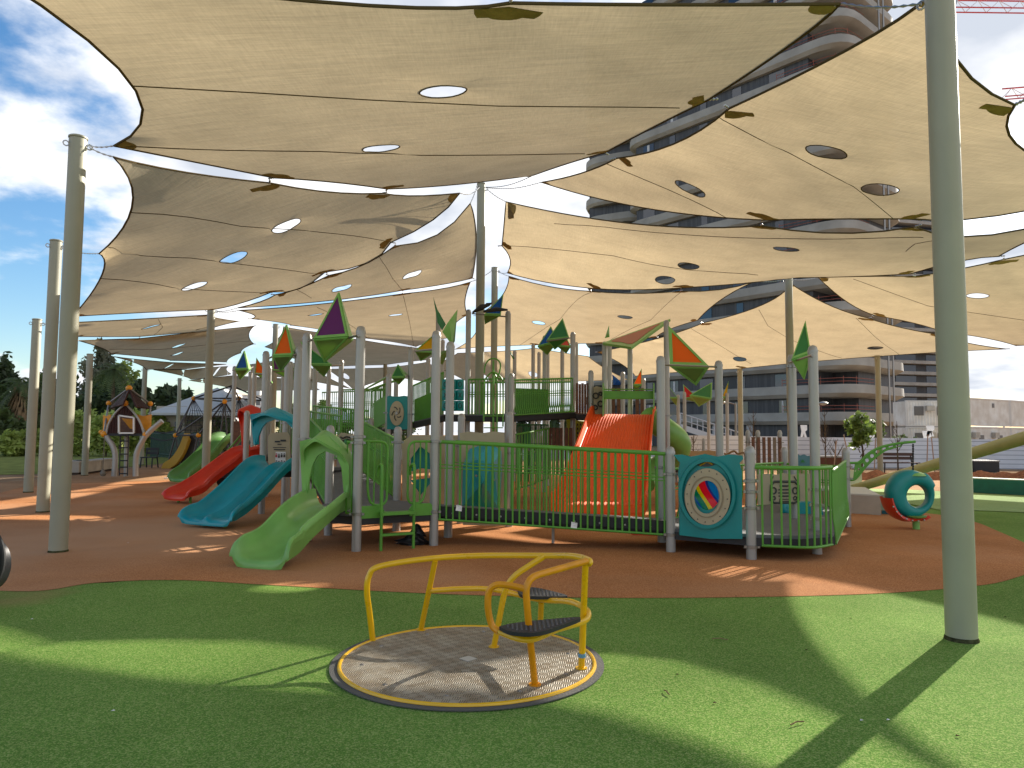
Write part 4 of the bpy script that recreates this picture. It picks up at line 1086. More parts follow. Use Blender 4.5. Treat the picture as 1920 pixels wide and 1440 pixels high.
    # top of the wide orange slide: perforated side panels and cross barrier
    for px in (1131, 1226):
        q_ = [at(px, y, d) for y, d in ((780, 16.6), (718, 16.6), (726, 17.5), (780, 17.5))]
        panel(root, 'side_panel', q_, (1, 0, 0), .03, M_GREENP)
    b = MB(); A_, B_ = at(1131, 740, 16.75), at(1226, 740, 16.75)
    b.bar(A_, B_, .03, .17, UP); b.build('cross_panel', M_GREEN, root)
    for y in (730, 747.5): b = MB(); b.tube([at(1131, y, 16.7), at(1226, y, 16.7)], .014, 6); b.build('cross_bar', M_GREEN, root)
    for px, w in ((1150, 7), (1160, 7), (1195, 7), (1204, 7)):
        b = MB(); p = at(px, 760, 19); b.box(Vector((p.x, p.y, 2.3)), (.09, .03, .85)); b.build('plank', M_WOOD, root)
    # wide ribbed orange slide
    q = MB(); K = 22
    stn = [(17.0, 1.97, .68), (16.75, 1.96, .68), (16.4, 1.80, .69), (15.4, 1.18, .73), (14.6, .68, .77), (14.1, .40, .80), (13.75, .28, .82), (13.5, .24, .83), (13.42, .10, .83)]
    pathc = []
    cxt = gd(1171, 17.0).x; cxb = gd(1121, 13.5).x
    sv = smooth_path([Vector(s_) for s_ in stn], 4)
    rows = []
    for s_ in sv:
        d, z, hw = s_; f = (17.0 - d) / 3.5; cx = cxt + (cxb - cxt) * min(1, f); row = []
        row += [Vector((cx - hw - .05, d, z + .10)), Vector((cx - hw - .05, d, z + .20)), Vector((cx - hw - .015, d, z + .20)), Vector((cx - hw, d, z + .03))]
        for k in range(K * 2 + 1):
            row.append(Vector((cx - hw + .02 + (2 * hw - .04) * k / (K * 2), d, z + (.014 if k % 2 else 0))))
        row += [Vector((cx + hw, d, z + .03)), Vector((cx + hw + .015, d, z + .20)), Vector((cx + hw + .05, d, z + .20)), Vector((cx + hw + .05, d, z + .10)), Vector((cx + hw, d, z - .05)), Vector((cx - hw, d, z - .05))]
        rows.append(row)
    n_ = len(rows[0]); vs = [v for r in rows for v in r]
    fs = [(i * n_ + k, i * n_ + (k + 1) % n_, (i + 1) * n_ + (k + 1) % n_, (i + 1) * n_ + k) for i in range(len(rows) - 1) for k in range(n_)]
    fs += [tuple(range(n_)), tuple((len(rows) - 1) * n_ + k for k in range(n_))]
    q.add(vs, fs); q.build('wide_slide', M_ORSL, root, angle=20)
    b = MB(); p = G(1205, 1000); b.prism([at(x, y, 11.2) for x, y in ((1176, 993), (1250, 996), (1240, 1003), (1185, 1001))], (0, .3, 1), .03); b.build('red_tray', M_RED, root)
    # under the upper deck: planks, bars, climbing panels
    for i, px in enumerate((1031, 1038, 1045, 1052, 1062, 1070)):
        p = gd(px, 17.4); b = MB(); b.box(z3(p, 1.12), (.075, .03, 1.1)); b.build('plank', M_WOOD, root)
    railing(root, gd(968, 18.2), gd(1030, 18.4), .55, .55, 1.2, n=18, m=M_GREEND)
    railing(root, gd(966, 15.6), gd(1030, 17.2), .35, .5, 1.15, n=12)
    for px in (975, 988): b = MB(); p = gd(px, 19); b.box(z3(p, 1.0), (.12, .03, 1.4)); b.build('plank', M_GREEND if px > 980 else M_WOOD2, root)
    yq = [at(*p, 18.6) for p in ((1062, 786), (1096, 790), (1118, 802), (1100, 838), (1066, 850))]
    yo = panel(root, 'climbing_panel', yq, (0, 1, 0), .03, mat('olive_yellow_panel', (.35, .33, .02), .4))
    for r_i in range(4):
        for c_i in range(6):
            b = MB(); p = at(1072 + c_i * 5.5, 796 + r_i * 8, 18.57); b.box(p, (.03, .01, .055)); b.build('hand_slot', M_BLACK, yo)
    panel(root, 'climbing_panel', [at(*p, 18.4) for p in ((1098, 822), (1120, 804), (1112, 832), (1094, 846))], (0, 1, 0), .03, M_RED)
    # coiled climber next to it
    for k in range(6):
        b = MB(); p = gd(996 if k < 3 else 1086, 17.2); b.tube([z3(p, .25 + (k % 3) * .42) + Vector((.10 * math.cos(a), .10 * math.sin(a), .02 * a)) for a in [i * math.pi / 5 for i in range(11)]], .014, 6); b.build('climber_coil', M_CLAMP, root)
    # green spiral slide, right of the orange one
    q = MB(); pts = []
    for i in range(30):
        a = -2.6 + i * .19; cpt = gd(1240, 17.4); pts.append(Vector((cpt.x + .42 * math.cos(a), cpt.y + .42 * math.sin(a), 1.95 - i * .055)))
    q.tube(pts, .27, 14); q.build('spiral_slide', M_GREENP, root, angle=60)
    # arched pole climber in front of the upper deck
    b = MB(); c0 = gd(925, 15.4)
    b.tube(smooth_path([at(925, 820, 15.4), at(925, 740, 15.4), at(925, 676, 15.4)], 3), .02, 8); b.build('climber_pole', M_GREEN, root)
    for pts_ in ([(908, 700), (910, 684), (918, 674), (930, 673), (938, 682), (936, 700), (928, 716)], [(907, 790), (907, 725), (912, 708), (924, 698), (938, 706), (943, 724), (943, 800)], [(932, 820), (932, 720), (926, 700)]):
        b = MB(); b.tube(smooth_path([at(x, y, 15.35) for x, y in pts_], 5), .016, 8); b.build('climber_hoop', M_GREEN, root)
    for y in (780, 802): b = MB(); b.tube([at(907, y, 15.35), at(943, y, 15.35)], .013, 6); b.build('climber_rung', M_GREEN, root)
    # --- beige wall panels and teal gem tunnel in the middle
    bw = [at(*p, 11.9) for p in ((754, 948), (754, 818), (764, 816), (790, 817), (816, 816), (820, 948))]
    inn = [at(*p, 11.9) for p in ((770, 905), (770, 860), (788, 836), (806, 850), (808, 905), (789, 928))]
    q = MB(); q.ring([at(*p, 11.9) for p in ((754, 948), (754, 830), (770, 816), (818, 816), (820, 948), (789, 950))], inn, (0, 1, 0), .03); q.build('wall_panel', M_BEIGE, root, smooth=False)
    q = MB(); q.prism([at(*p, 12.1) for p in ((768, 860), (788, 834), (808, 850), (808, 880), (790, 878), (770, 884))], (0, 1, 0), .03); q.build('tunnel_panel', M_TEAL, root)
    q = MB(); q.prism([at(*p, 12.1) for p in ((770, 900), (808, 896), (808, 905), (789, 928))], (0, 1, 0), .03); q.build('tunnel_panel', M_TEAL, root)
    w2 = [at(*p, 11.95) for p in ((868, 984), (862, 812), (880, 809), (905, 812), (925, 809), (946, 811), (948, 986))]
    panel(root, 'wall_panel', w2, (0, 1, 0), .03, M_BEIGE)
    w3 = [at(*p, 12.6) for p in ((820, 950), (820, 818), (862, 816), (866, 960))]
    panel(root, 'wall_panel', w3, (0, 1, 0), .03, M_BEIGE)
    ap = at(908, 884, 11.35); rim = [at(*p, 11.85) for p in ((866, 950), (868, 872), (880, 842), (918, 829), (940, 846), (942, 880), (936, 955), (900, 962))]
    q = MB(); vs = [at(895, 862, 11.35), at(905, 905, 11.3), at(925, 870, 11.4)] + rim
    q.add(vs, [(0, 4, 5), (0, 5, 6), (0, 6, 2), (2, 6, 7), (2, 7, 8), (2, 8, 9), (2, 9, 1), (0, 2, 1), (0, 1, 3), (0, 3, 4), (1, 9, 10), (1, 10, 3)])
    gm = q.build('crystal_tunnel', M_BLUESL, root, smooth=False)
    for x, y in ((893, 892), (910, 940), (925, 900)):
        b = MB(); b.lathe([(.02, 0), (.015, .012)], at(x, y, 11.3), 8, (0, -1, 0)); b.build('tunnel_bolt', M_CLAMP, gm)
    # --- long front bridge
    z0, z1 = Z1, .33
    bk = Vector((.02, .12, 0)); ramp(root, P6 + bk, P7, P13 + bk, P14, z0, z1)
    dB = (P13 - P6).normalized()
    railing(root, P6, P13, z0, z1, .93, n=33, drop=.12, mid=.62, r=.0125, toprad=.026)
    railing(root, P7, P14, z0, z1, .93, n=31, drop=.02, mid=.62, r=.0125)
    for s_, e_ in ((P6, P13),):
        b = MB(); b.bar(z3(s_, z0 - .01) + Vector((0, .06, 0)), z3(e_, z1 - .01) + Vector((0, .06, 0)), .05, .13); b.build('bridge_beam', M_BLACK, root)
    q = G(1037, 1018); b = MB(); b.tube([z3(q, 0), z3(q, .36)], .022, 10); b.build('bridge_leg', M_POSTG, root)
    for i in range(9):
        p = P6.lerp(P13, .08 + i * .105); b = MB(); zz_ = z0 + (z1 - z0) * (.08 + i * .105) - .03; b.lathe([(.014, 0), (.01, .008)], z3(p, zz_) + Vector((0, .034, 0)), 8, (0, -1, 0)); b.build('bridge_bolt', M_CHAIN, root)
    # --- right deck
    ZR = .30
    C1 = G(1556, 1044); C2 = Vector((4.75, 10.4, 0))
    C1 = Vector((C1.x, 9.25, 0))
    deck(root, [P13, P17, P17 + Vector((.55, -.12, 0)), C1, P22, P18, P14], ZR)
    # curved barrier with bars
    cv = smooth_path([P17, P17 + Vector((.35, -.12, 0)), Vector((3.65, 8.98, 0)), C1], 5)
    q = MB(); q.tube([z3(p, 1.12) for p in cv], .026, 10); q.tube([z3(p, ZR - .13) for p in cv[2:]] , .017, 8)
    acc = 0
    for i in range(11):
        t = (i + .6) / 11.2 * (len(cv) - 1); k = int(t); p = cv[k].lerp(cv[min(k + 1, len(cv) - 1)], t - k)
        q.tube([z3(p, 1.12), z3(p, ZR - .13)], .013, 6)
    q.build('curved_railing', M_GREEN, root)
    railing(root, C1, P22, ZR - .03, ZR - .0, .80, n=24, drop=.1, bow=.03, mid=None)
    railing(root, P14, P18, ZR, ZR, .72, n=20, bow=-.05); railing(root, P18, P22, ZR, ZR, .7, n=14)
    # teal window panel with beige porthole and rainbow bubble
    d0 = 9.36
    slp = (P17.y - P13.y) / (P17.x - P13.x)
    def tq(x, y, d=9.36): return at(x, y, P13.y - .07 + (x - 1258) / 151 * (P17.y - P13.y) + d - 9.36)
    outl = [(1263, 853), (1278, 852), (1296, 856), (1322, 851), (1345, 856), (1368, 852), (1391, 854), (1393, 860), (1386, 868), (1390, 884), (1391, 1010), (1330, 1010), (1274, 1003), (1272, 884), (1275, 868), (1265, 862)]
    N = 48; cx, cy = 1326, 923
    def raypoly(a):
        dx, dy = math.cos(a), math.sin(a); best = None
        for i in range(len(outl)):
            x1, y1 = outl[i]; x2, y2 = outl[(i + 1) % len(outl)]
            den = dx * (y2 - y1) - dy * (x2 - x1)
            if abs(den) < 1e-9: continue
            t = ((x1 - cx) * (y2 - y1) - (y1 - cy) * (x2 - x1)) / den; u = ((x1 - cx) * dy - (y1 - cy) * dx) / den
            if t > 0 and -1e-6 <= u <= 1 + 1e-6: best = t if best is None else min(best, t)
        return (cx + dx * best, cy + dy * best)
    angs = sorted([2 * math.pi * i / N for i in range(N)] + [math.atan2(y - cy, x - cx) % (2 * math.pi) for x, y in outl])
    O = [tq(*raypoly(a)) for a in angs]; I = [tq(cx + 26 * math.cos(a), cy + 33 * math.sin(a)) for a in angs]
    q = MB(); q.ring(O, I, (0, 1, 0), .04); tw = q.build('teal_window_panel', M_TEAL, root, angle=40)
    E1 = [tq(1325 + 53 * math.cos(a), 925 + 66 * math.sin(a), d0 - .045) for a in angs]; E2 = [tq(1325 + 47 * math.cos(a), 925 + 59 * math.sin(a), d0 - .045) for a in angs]
    q = MB(); q.ring(E1, E2, (0, 1, 0), .05); q.build('raised_rim', M_TEAL, tw)
    E1 = [tq(1326 + 42.5 * math.cos(a), 931 + 53 * math.sin(a), d0 - .05) for a in angs]; E2 = [tq(1325 + 24 * math.cos(a), 932 + 31 * math.sin(a), d0 - .05) for a in angs]
    q = MB(); q.ring(E1, E2, (0, 1, 0), .04); bo = q.build('porthole_ring', M_BEIGE, tw)
    E1 = [tq(1325 + 31 * math.cos(a), 932 + 39 * math.sin(a), d0 - .072) for a in angs]; E2 = [tq(1325 + 29 * math.cos(a), 932 + 37 * math.sin(a), d0 - .072) for a in angs]
    q = MB(); q.ring(E1, E2, (0, 1, 0), .01); q.build('porthole_groove', mat('beige_groove', (.25, .2, .12), .6), bo)
    for i in range(16):
        a = 2 * math.pi * i / 16 + .1; b = MB(); b.lathe([(.008, 0), (.006, .005)], tq(1326 + 38 * math.cos(a), 931 + 48 * math.sin(a), d0 - .071), 6, (0, -1, 0)); b.build('screw', M_BLACK, bo)
    mrb = bpy.data.materials.new('rainbow_plastic'); mrb.use_nodes = True; t = mrb.node_tree; bs = t.nodes['Principled BSDF']; tcn = node(mrb, 'ShaderNodeTexCoord')
    mp = node(mrb, 'ShaderNodeMapping'); cw = tq(1325, 932); oo = ORG[root.name]; mp.inputs['Location'].default_value = (-(cw.x - oo.x), -(cw.y - oo.y), -cw.z)
    t.links.new(tcn.outputs['Object'], mp.inputs[0]); sx = node(mrb, 'ShaderNodeSeparateXYZ'); t.links.new(mp.outputs[0], sx.inputs[0])
    def mth(op, a, b_): 
        n = node(mrb, 'ShaderNodeMath', operation=op)
        for i, v in enumerate((a, b_)):
            if isinstance(v, (int, float)): n.inputs[i].default_value = v
            else: t.links.new(v, n.inputs[i])
        return n.outputs[0]
    sw = mth('ADD', mth('MULTIPLY', sx.outputs[0], 3.0), mth('MULTIPLY', sx.outputs[2], 1.1))
    sw = mth('ADD', sw, mth('MULTIPLY', mth('SINE', mth('MULTIPLY', sx.outputs[2], 10.0), 0), .07)); sw = mth('ADD', sw, .5)
    rc = node(mrb, 'ShaderNodeValToRGB'); rc.color_ramp.interpolation = 'CONSTANT'; e = rc.color_ramp.elements
    e[0].position = 0; e[0].color = (.0, .12, .5, 1); e[1].position = .16; e[1].color = (.0, .25, .12, 1)
    for ps, cl in ((.36, (.8, .65, .0, 1)), (.50, (.85, .01, .03, 1)), (.76, (.02, .04, .3, 1)), (.84, (.0, .2, .6, 1))):
        x = e.new(ps); x.color = cl
    t.links.new(sw, rc.inputs[0]); t.links.new(rc.outputs[0], bs.inputs['Base Color']); bs.inputs['Roughness'].default_value = .08
    tr = node(mrb, 'ShaderNodeBsdfTranslucent'); t.links.new(rc.outputs[0], tr.inputs[0]); ms = node(mrb, 'ShaderNodeMixShader'); ms.inputs[0].default_value = .6
    t.links.new(bs.outputs[0], ms.inputs[1]); t.links.new(tr.outputs[0], ms.inputs[2]); t.links.new(ms.outputs[0], t.nodes['Material Output'].inputs[0])
    q = MB(); rr_ = 25 / FPX * d0; kz = 1.3
    prof = [(math.cos(a) * rr_, math.sin(a) * .10) for a in [i * math.pi / 16 for i in range(9)]]
    vs = []; fs = []; n_ = 32
    for r, h in prof:
        for k in range(n_):
            a = 2 * math.pi * k / n_; vs.append(cw + Vector((r * math.cos(a), h + slp * r * math.cos(a), r * kz * math.sin(a))))
    for i in range(8):
        for k in range(n_): fs.append((i * n_ + k, i * n_ + (k + 1) % n_, (i + 1) * n_ + (k + 1) % n_, (i + 1) * n_ + k))
    q.add(vs, fs); q.build('rainbow_bubble', mrb, tw)
    # slot with worm shaped cut near the top of the teal panel
    q = MB(); q.prism([tq(1323 + 17 * math.cos(a), 870 + 5 * math.sin(a), d0 - .022) for a in [2 * math.pi * i / 20 for i in range(20)]], (0, 1, 0), .006); q.build('handle_slot', M_BEIGED, tw)
    q = MB(); q.tube(smooth_path([tq(x, y, d0 - .028) for x, y in ((1312, 873), (1318, 870), (1324, 867), (1330, 868), (1336, 871))], 3), .008, 6); q.build('slot_detail', M_YELP, tw)
    # beige car front panel
    dq = 10.9
    cp = [at(*p, dq) for p in ((1421, 946), (1421, 890), (1440, 888), (1456, 890), (1470, 887), (1486, 890), (1502, 888), (1519, 888), (1519, 940), (1500, 940), (1496, 944), (1446, 944), (1440, 946))]
    cpo = panel(root, 'play_panel', cp, (0, 1, 0), .03, M_BEIGE)
    def stroke(pts_, r=.014, closed=False):
        b = MB(); b.tube([at(x, y, dq - .022) for x, y in pts_], r, 6, closed=closed); b.build('engraved_line', M_BEIGED, cpo)
    stroke([(1446, 910), (1452, 903), (1490, 903), (1497, 910), (1498, 938), (1490, 943), (1452, 943), (1445, 938)], .018, True)
    for y in (918, 924, 930): stroke([(1460, y), (1482, y)], .012)
    stroke([(1462, 911), (1478, 911)], .014); stroke([(1462, 936), (1480, 936), (1480, 940), (1462, 940)], .008, True)
    for x in (1451, 1491):
        stroke([(x + 4.5 * math.cos(a), 920 + 6 * math.sin(a)) for a in [i * math.pi / 5 for i in range(10)]], .011, True)
        stroke([(x + 3 * math.cos(a), 934 + 3.5 * math.sin(a)) for a in [i * math.pi / 4 for i in range(8)]], .009, True)
    stroke([(1446, 902), (1450, 893)], .008); stroke([(1494, 902), (1489, 893)], .008)
    # small blue-teal panel and teal slide flank at right deck
    sp2 = [at(*p, 12.4) for p in ((1490, 880), (1489, 853), (1494, 851), (1500, 854), (1507, 852), (1514, 855), (1522, 853), (1522, 880))]
    s2 = panel(root, 'side_panel', sp2, (0, 1, 0), .03, mat('grey_teal_plastic', (.06, .17, .20), .4))
    q = MB(); q.prism([at(*p, 12.37) for p in ((1501, 867), (1505, 861), (1510, 867))], (0, 1, 0), .006); q.build('cut_mark', M_GREEND, s2)
    q = MB(); q.prism([at(*p, 11.6) for p in ((1494, 942), (1522, 942), (1520, 1000), (1497, 990))], (0, 1, 0), .04); q.build('side_panel', M_BLUESL, root)
    slide(root, [at(1508, 905, 12.6), at(1508, 912, 12.3), at(1506, 935, 11.9), at(1503, 965, 11.6)], .2, .15, M_BLUESL)
    # brown plank wall further back on the right deck side, on three short posts
    for i, px in enumerate((1412, 1422, 1432, 1442, 1452, 1462, 1472)):
        if i in (6,): continue
        p = gd(px, 18.5); b = MB(); top = 1.48; b.box(z3(p, (top + .75) / 2), (.075 if i != 3 else .08, .03, top - .75)); b.build('plank', M_WOOD if i not in (4,) else M_WOOD2, root)
    for px in (1402, 1421, 1462):
        p = gd(px, 18.7); ppost(root, p, pz(p, 811), .055, clamps=(1.35,))
    # overhead arm at P22 with round openings
    dd = P22.y
    topc = smooth_path([at(x, y, dd) for x, y in ((1578, 868), (1600, 868), (1612, 866), (1628, 851), (1650, 839), (1680, 832), (1716, 828))], 4)
    botc = smooth_path([at(x, y, dd) for x, y in ((1578, 900), (1596, 900), (1606, 896), (1622, 876), (1640, 858), (1660, 844), (1680, 838))], 4)
    b = MB(); b.tube(topc, .022, 10); b.build('arm_tube', M_GREEN, root)
    b = MB(); b.tube(botc, .020, 10); b.build('arm_tube', M_GREEN, root)
    def cv_at(c_, t): k = t * (len(c_) - 1); i = min(int(k), len(c_) - 2); return c_[i].lerp(c_[i + 1], k - i)
    b = MB(); segs = 9; t0 = .22
    for i in range(segs):
        ta, tb = t0 + (1 - t0) * i / segs, t0 + (1 - t0) * (i + 1) / segs
        qd = [cv_at(topc, ta * .93), cv_at(topc, tb * .93), cv_at(botc, tb), cv_at(botc, ta)]
        ce = sum(qd, Vector()) / 4; r = min((qd[0] - qd[3]).length, (qd[0] - qd[1]).length, (qd[1] - qd[2]).length) * .33
        if r < .012: b.prism(qd, (0, 1, 0), .012); continue
        outer = []
        for e in range(4):
            for j in range(4): outer.append(qd[e].lerp(qd[(e + 1) % 4], j / 4))
        inner = []
        for o_ in outer:
            v_ = (o_ - ce); v_.y = 0; inner.append(ce + v_.normalized() * r)
        b.ring(outer, inner, (0, 1, 0), .012)
    b.build('arm_web', M_GREEN, root, angle=20)
    # --- crystals and roofs
    kite(root, 9.7, (635, 549), (588, 636), (652, 631), (608, 678), M_PURP, S_=(661, 637), rods=(((652, 634, 9.8), (672, 629, 9.4)), ((588, 636, 9.7), (578, 640, 9.9))))
    kite(root, 11.5, (537, 609), (512, 668), (549, 666), (526, 696), M_ORANGE, S_=(555, 660), rods=(((549, 666, 11.5), (562, 662, 11.6)), ((512, 668, 11.5), (504, 672, 13.2))))
    kite(root, 16, (458, 658), (441, 693), (465, 692), (450, 711), M_BLUEP, S_=(470, 692), rods=(((465, 692, 16), (475, 688, 18)), ((441, 693, 16), (436, 694, 20))))
    kite(root, 19, (481, 671), (478, 701), (502, 702), (511, 718), M_ORANGE, rods=(((478, 701, 19), (500, 702, 17.7)),))
    kite(root, 15.5, (563, 640), (584, 684), (622, 684), (608, 706), M_GREEND, M_GREENT, rods=(((584, 684, 15.5), (640, 685, 17.5)),))
    kite(root, 18, (510, 665), (512, 695), (560, 695), (548, 714), M_PURP, rods=(((512, 696, 18), (560, 696, 18)),))
    kite(root, 16.6, (746, 684), (734, 708), (759, 707), (748, 720), M_GREEND, S_=(764, 703), rods=(((759, 706, 16.6), (768, 703, 16.8)),))
    # tapering beam roof left of the teal sun panel
    for A_, B_ in (((728, 706, 15.8), (682, 731, 17.5)), ((741, 714, 18), (684, 733, 17.6))):
        b = MB(); b.tube([at(*A_), at(*B_)], [.03, .018], 8); b.build('roof_beam', M_GREENP, root)
    # leaf shaped spikes around the tall posts near x=830
    def spike(pts_, d, m, th=.05, dz=.3):
        vs = [at(x, y, d + o_) for x, y, o_ in pts_]
        c_ = sum(vs, Vector()) / len(vs); q = MB(); n = len(vs)
        q.add(vs + [c_ + Vector((0, .12, 0)), c_ - Vector((0, .06, 0))], [(i, (i + 1) % n, n) for i in range(n)] + [((i + 1) % n, i, n + 1) for i in range(n)])
        return q.build('roof_crystal', m, root, smooth=False)
    spike([(812, 556, .2), (820, 580, 0), (836, 608, 0), (829, 620, 0), (820, 604, 0)], 12.5, M_GREEND)
    spike([(858, 580, .2), (848, 648, .1), (829, 622, 0), (840, 604, 0)], 12, M_GREENP)
    spike([(858, 580, .2), (853, 640, .3), (846, 650, .1)], 12.2, M_GREEND)
    kite(root, 12.2, (812, 630), (779, 658), (815, 659), (789, 676), M_YELP, S_=None, rods=(((779, 658, 12.2), (817, 655, 10.6)), ((846, 655, 12.3), (852, 656, 12.3))))
    spike([(815, 662, 0), (843, 655, .1), (830, 684, .2), (812, 674, .1)], 12.3, M_GREENT)
    kite(root, 16.0, (944, 552), (908, 590), (939, 591), (909, 607), M_BLUEP, rods=(((885, 588, 16.5), (951, 594, 16.4)),))
    # dark propeller shaped bird decoration
    b = MB(); b.add([at(*p) for p in ((903, 576, 15.6), (912, 568, 15.7), (924, 567, 15.5), (918, 574, 15.6), (906, 580, 15.6))], [(0, 1, 2, 3, 4)]); b.tube([at(886, 586, 15.7), at(903, 576, 15.6), at(918, 571, 15.6)], [.02, .07, .02], 8); b.tube([at(908, 584, 15.7), at(930, 580, 15.4), at(952, 581, 15.4)], [.03, .05, .02], 8); b.build('wing_ornament', M_BLACK, root)
    kite(root, 18.4, (1055, 597), (1025, 638), (1067, 633), (1040, 655), M_GREEND, M_GREEND, S_=None, rods=(((1025, 640, 18.4), (1074, 633, 17.8)),))
    kite(root, 19, (1033, 612), (1008, 650), (1046, 640), (1026, 665), M_BLUEP, M_GREENT)
    kite(root, 19.2, (1064, 638), (1044, 648), (1070, 650), (1062, 662), M_REDP, M_GREENT)
    spike([(1142, 609, .1), (1143, 632, 0), (1134, 634, 0)], 17.5, M_GREENP)
    spike([(956, 655, .1), (965, 672, 0), (962, 674, 0), (955, 660, 0)], 18, M_GREEND)
    # pink roof slab
    q = [at(1257, 600, 17.3), at(1130, 645, 17.0), at(1184, 653, 16.0), at(1258, 603, 16.6)]
    q[3] = q[0].lerp(q[2], .02) + Vector((.02, -.3, 0))
    b = MB(); nr = (q[1] - q[0]).cross(q[2] - q[0]); b.prism([q[0], q[1], q[2]], nr, .06); rf = b.build('roof_slab', M_GREENP, root, smooth=False)
    ce = (q[0] + q[1] + q[2]) / 3; b = MB(); nn_ = nr.normalized(); nn_ = nn_ * (1 if nn_.dot(Vector((0, 0, 1.5)) - ce) > 0 else -1)
    b.prism([ce + (p - ce) * .72 + nn_ * .034 for p in smooth_path([q[0], q[0].lerp(q[1], .5), q[1], q[1].lerp(q[2], .5), q[2], q[2].lerp(q[0], .5), q[0]], 3)[:-1]], nr, .01); b.build('colour_panel', M_PINK, rf, smooth=False)
    kite(root, 12.2, (1253, 612), (1256, 686), (1329, 688), (1305, 722), M_ORANGE, dA=.5, inset=.76, rods=(((1240, 684, 11), (1348, 688, 11.7)),))
    kite(root, 20.5, (1203, 691), (1187, 722), (1203, 722), (1190, 733), M_ORANGE)
    spike([(1148, 702, 0), (1150, 722, 0), (1167, 722, 0), (1160, 712, 0)], 21, M_BLUEP)
    kite(root, 10.4, (1510, 602), (1484, 675), (1520, 662), (1507, 711), M_GREEND, M_GREENP, dA=.3, inset=.8, rods=(((1480, 680, 11), (1523, 666, 9.4)),))
    return root
main_play()

# ------------------------------------------------------------------ spinning pod
def pod():
    d = 12.3; base = G(1718, 992)
    t = thing('spinner_pod', 'round teal and red spinning pod with a round hole, on a short green stem', 'play spinner', (base.x, base.y, 0))
    H = at(1717, 930, d); C = at(1705, 925, d); k = d / FPX
    def loft(a0, a1, ro_off, name, m, dep=.2, n=40, closed=False):
        vs = []; fs = []; K = 14; angs = [a0 + (a1 - a0) * i / n for i in range(n + (0 if closed else 1))]
        for a in angs:
            dx, dz = math.cos(a), math.sin(a)
            # outer: circle about C with a shoulder at the upper right
            R_ = 44 * k + ro_off + (.04 if .5 < a % 6.283 < 1.2 else 0)
            oc = C - H; bq = oc.x * dx + oc.z * dz; cq = oc.x ** 2 + oc.z ** 2 - R_ ** 2; ro = bq + math.sqrt(bq * bq - cq); ri = 20 * k
            mid_, hw = (ro + ri) / 2, (ro - ri) / 2
            for j in range(K):
                b_ = 2 * math.pi * j / K; cb, sb = math.cos(b_), math.sin(b_)
                u = mid_ + hw * math.copysign(abs(cb) ** .7, cb); w = dep * (hw / .22) ** .4 * math.copysign(abs(sb) ** .8, sb)
                vs.append(H + Vector((u * dx, 0, u * dz)) + Vector((.1 * w, w, 0)))
        N = len(angs)
        for i in range(N if closed else N - 1):
            for j in range(K):
                fs.append((i * K + j, i * K + (j + 1) % K, ((i + 1) % N) * K + (j + 1) % K, ((i + 1) % N) * K + j))
        q = MB(); q.add(vs, fs); return q.build(name, m, t, angle=50)
    loft(0, 2 * math.pi, 0, 'pod_body', M_TEAL, closed=True, n=64)
    # red lower shell hugging the outside
    vs = []; fs = []; n = 26
    for i in range(n + 1):
        a = R(190) + R(112) * i / n
        for rr, w in ((41, -.17), (45, -.20), (47, -.1), (48, .0), (47, .12), (45, .20), (41, .17)):
            f = 1 + .12 * max(0, math.sin((i / n) * math.pi)) ** 2 + (.1 if i > n - 4 else 0)
            vs.append(C + Vector((math.cos(a) * rr * k * f, w, math.sin(a) * rr * k * f)))
    for i in range(n):
        for j in range(6): fs.append((i * 7 + j, i * 7 + j + 1, (i + 1) * 7 + j + 1, (i + 1) * 7 + j))
    q = MB(); q.add(vs, fs); o = q.build('pod_shell', M_RED, t)
    for i in range(7):
        a = R(208 + i * 13); b = MB(); b.lathe([(.016, 0), (.012, .012)], C + Vector((math.cos(a) * 48 * k, -.205, math.sin(a) * 48 * k)), 8, (0, -1, 0)); b.build('shell_bolt', M_CHAIN, o)
    q = MB(); q.lathe([(.055, 0), (.055, .12), (.06, .16), (.15, .20), (.16, .22)], z3(base, 0), 18); q.build('stem', M_GREENP, t)
    q = MB(); tp = at(1712, 886, d); q.lathe([(.20, -.05), (.16, -.01), (.08, .02), (.03, .04)], tp, 18); q.build('top_cap', M_GREENP, t)
    q = MB(); a, b_ = at(1712, 884, d), at(1712, 832, d); n = 22
    q.tube([a.lerp(b_, i / n) for i in range(n + 1)], [(.010 if i % 2 else .018) for i in range(n + 1)], 6); q.build('hanging_chain', M_BLACK, t)
pod()
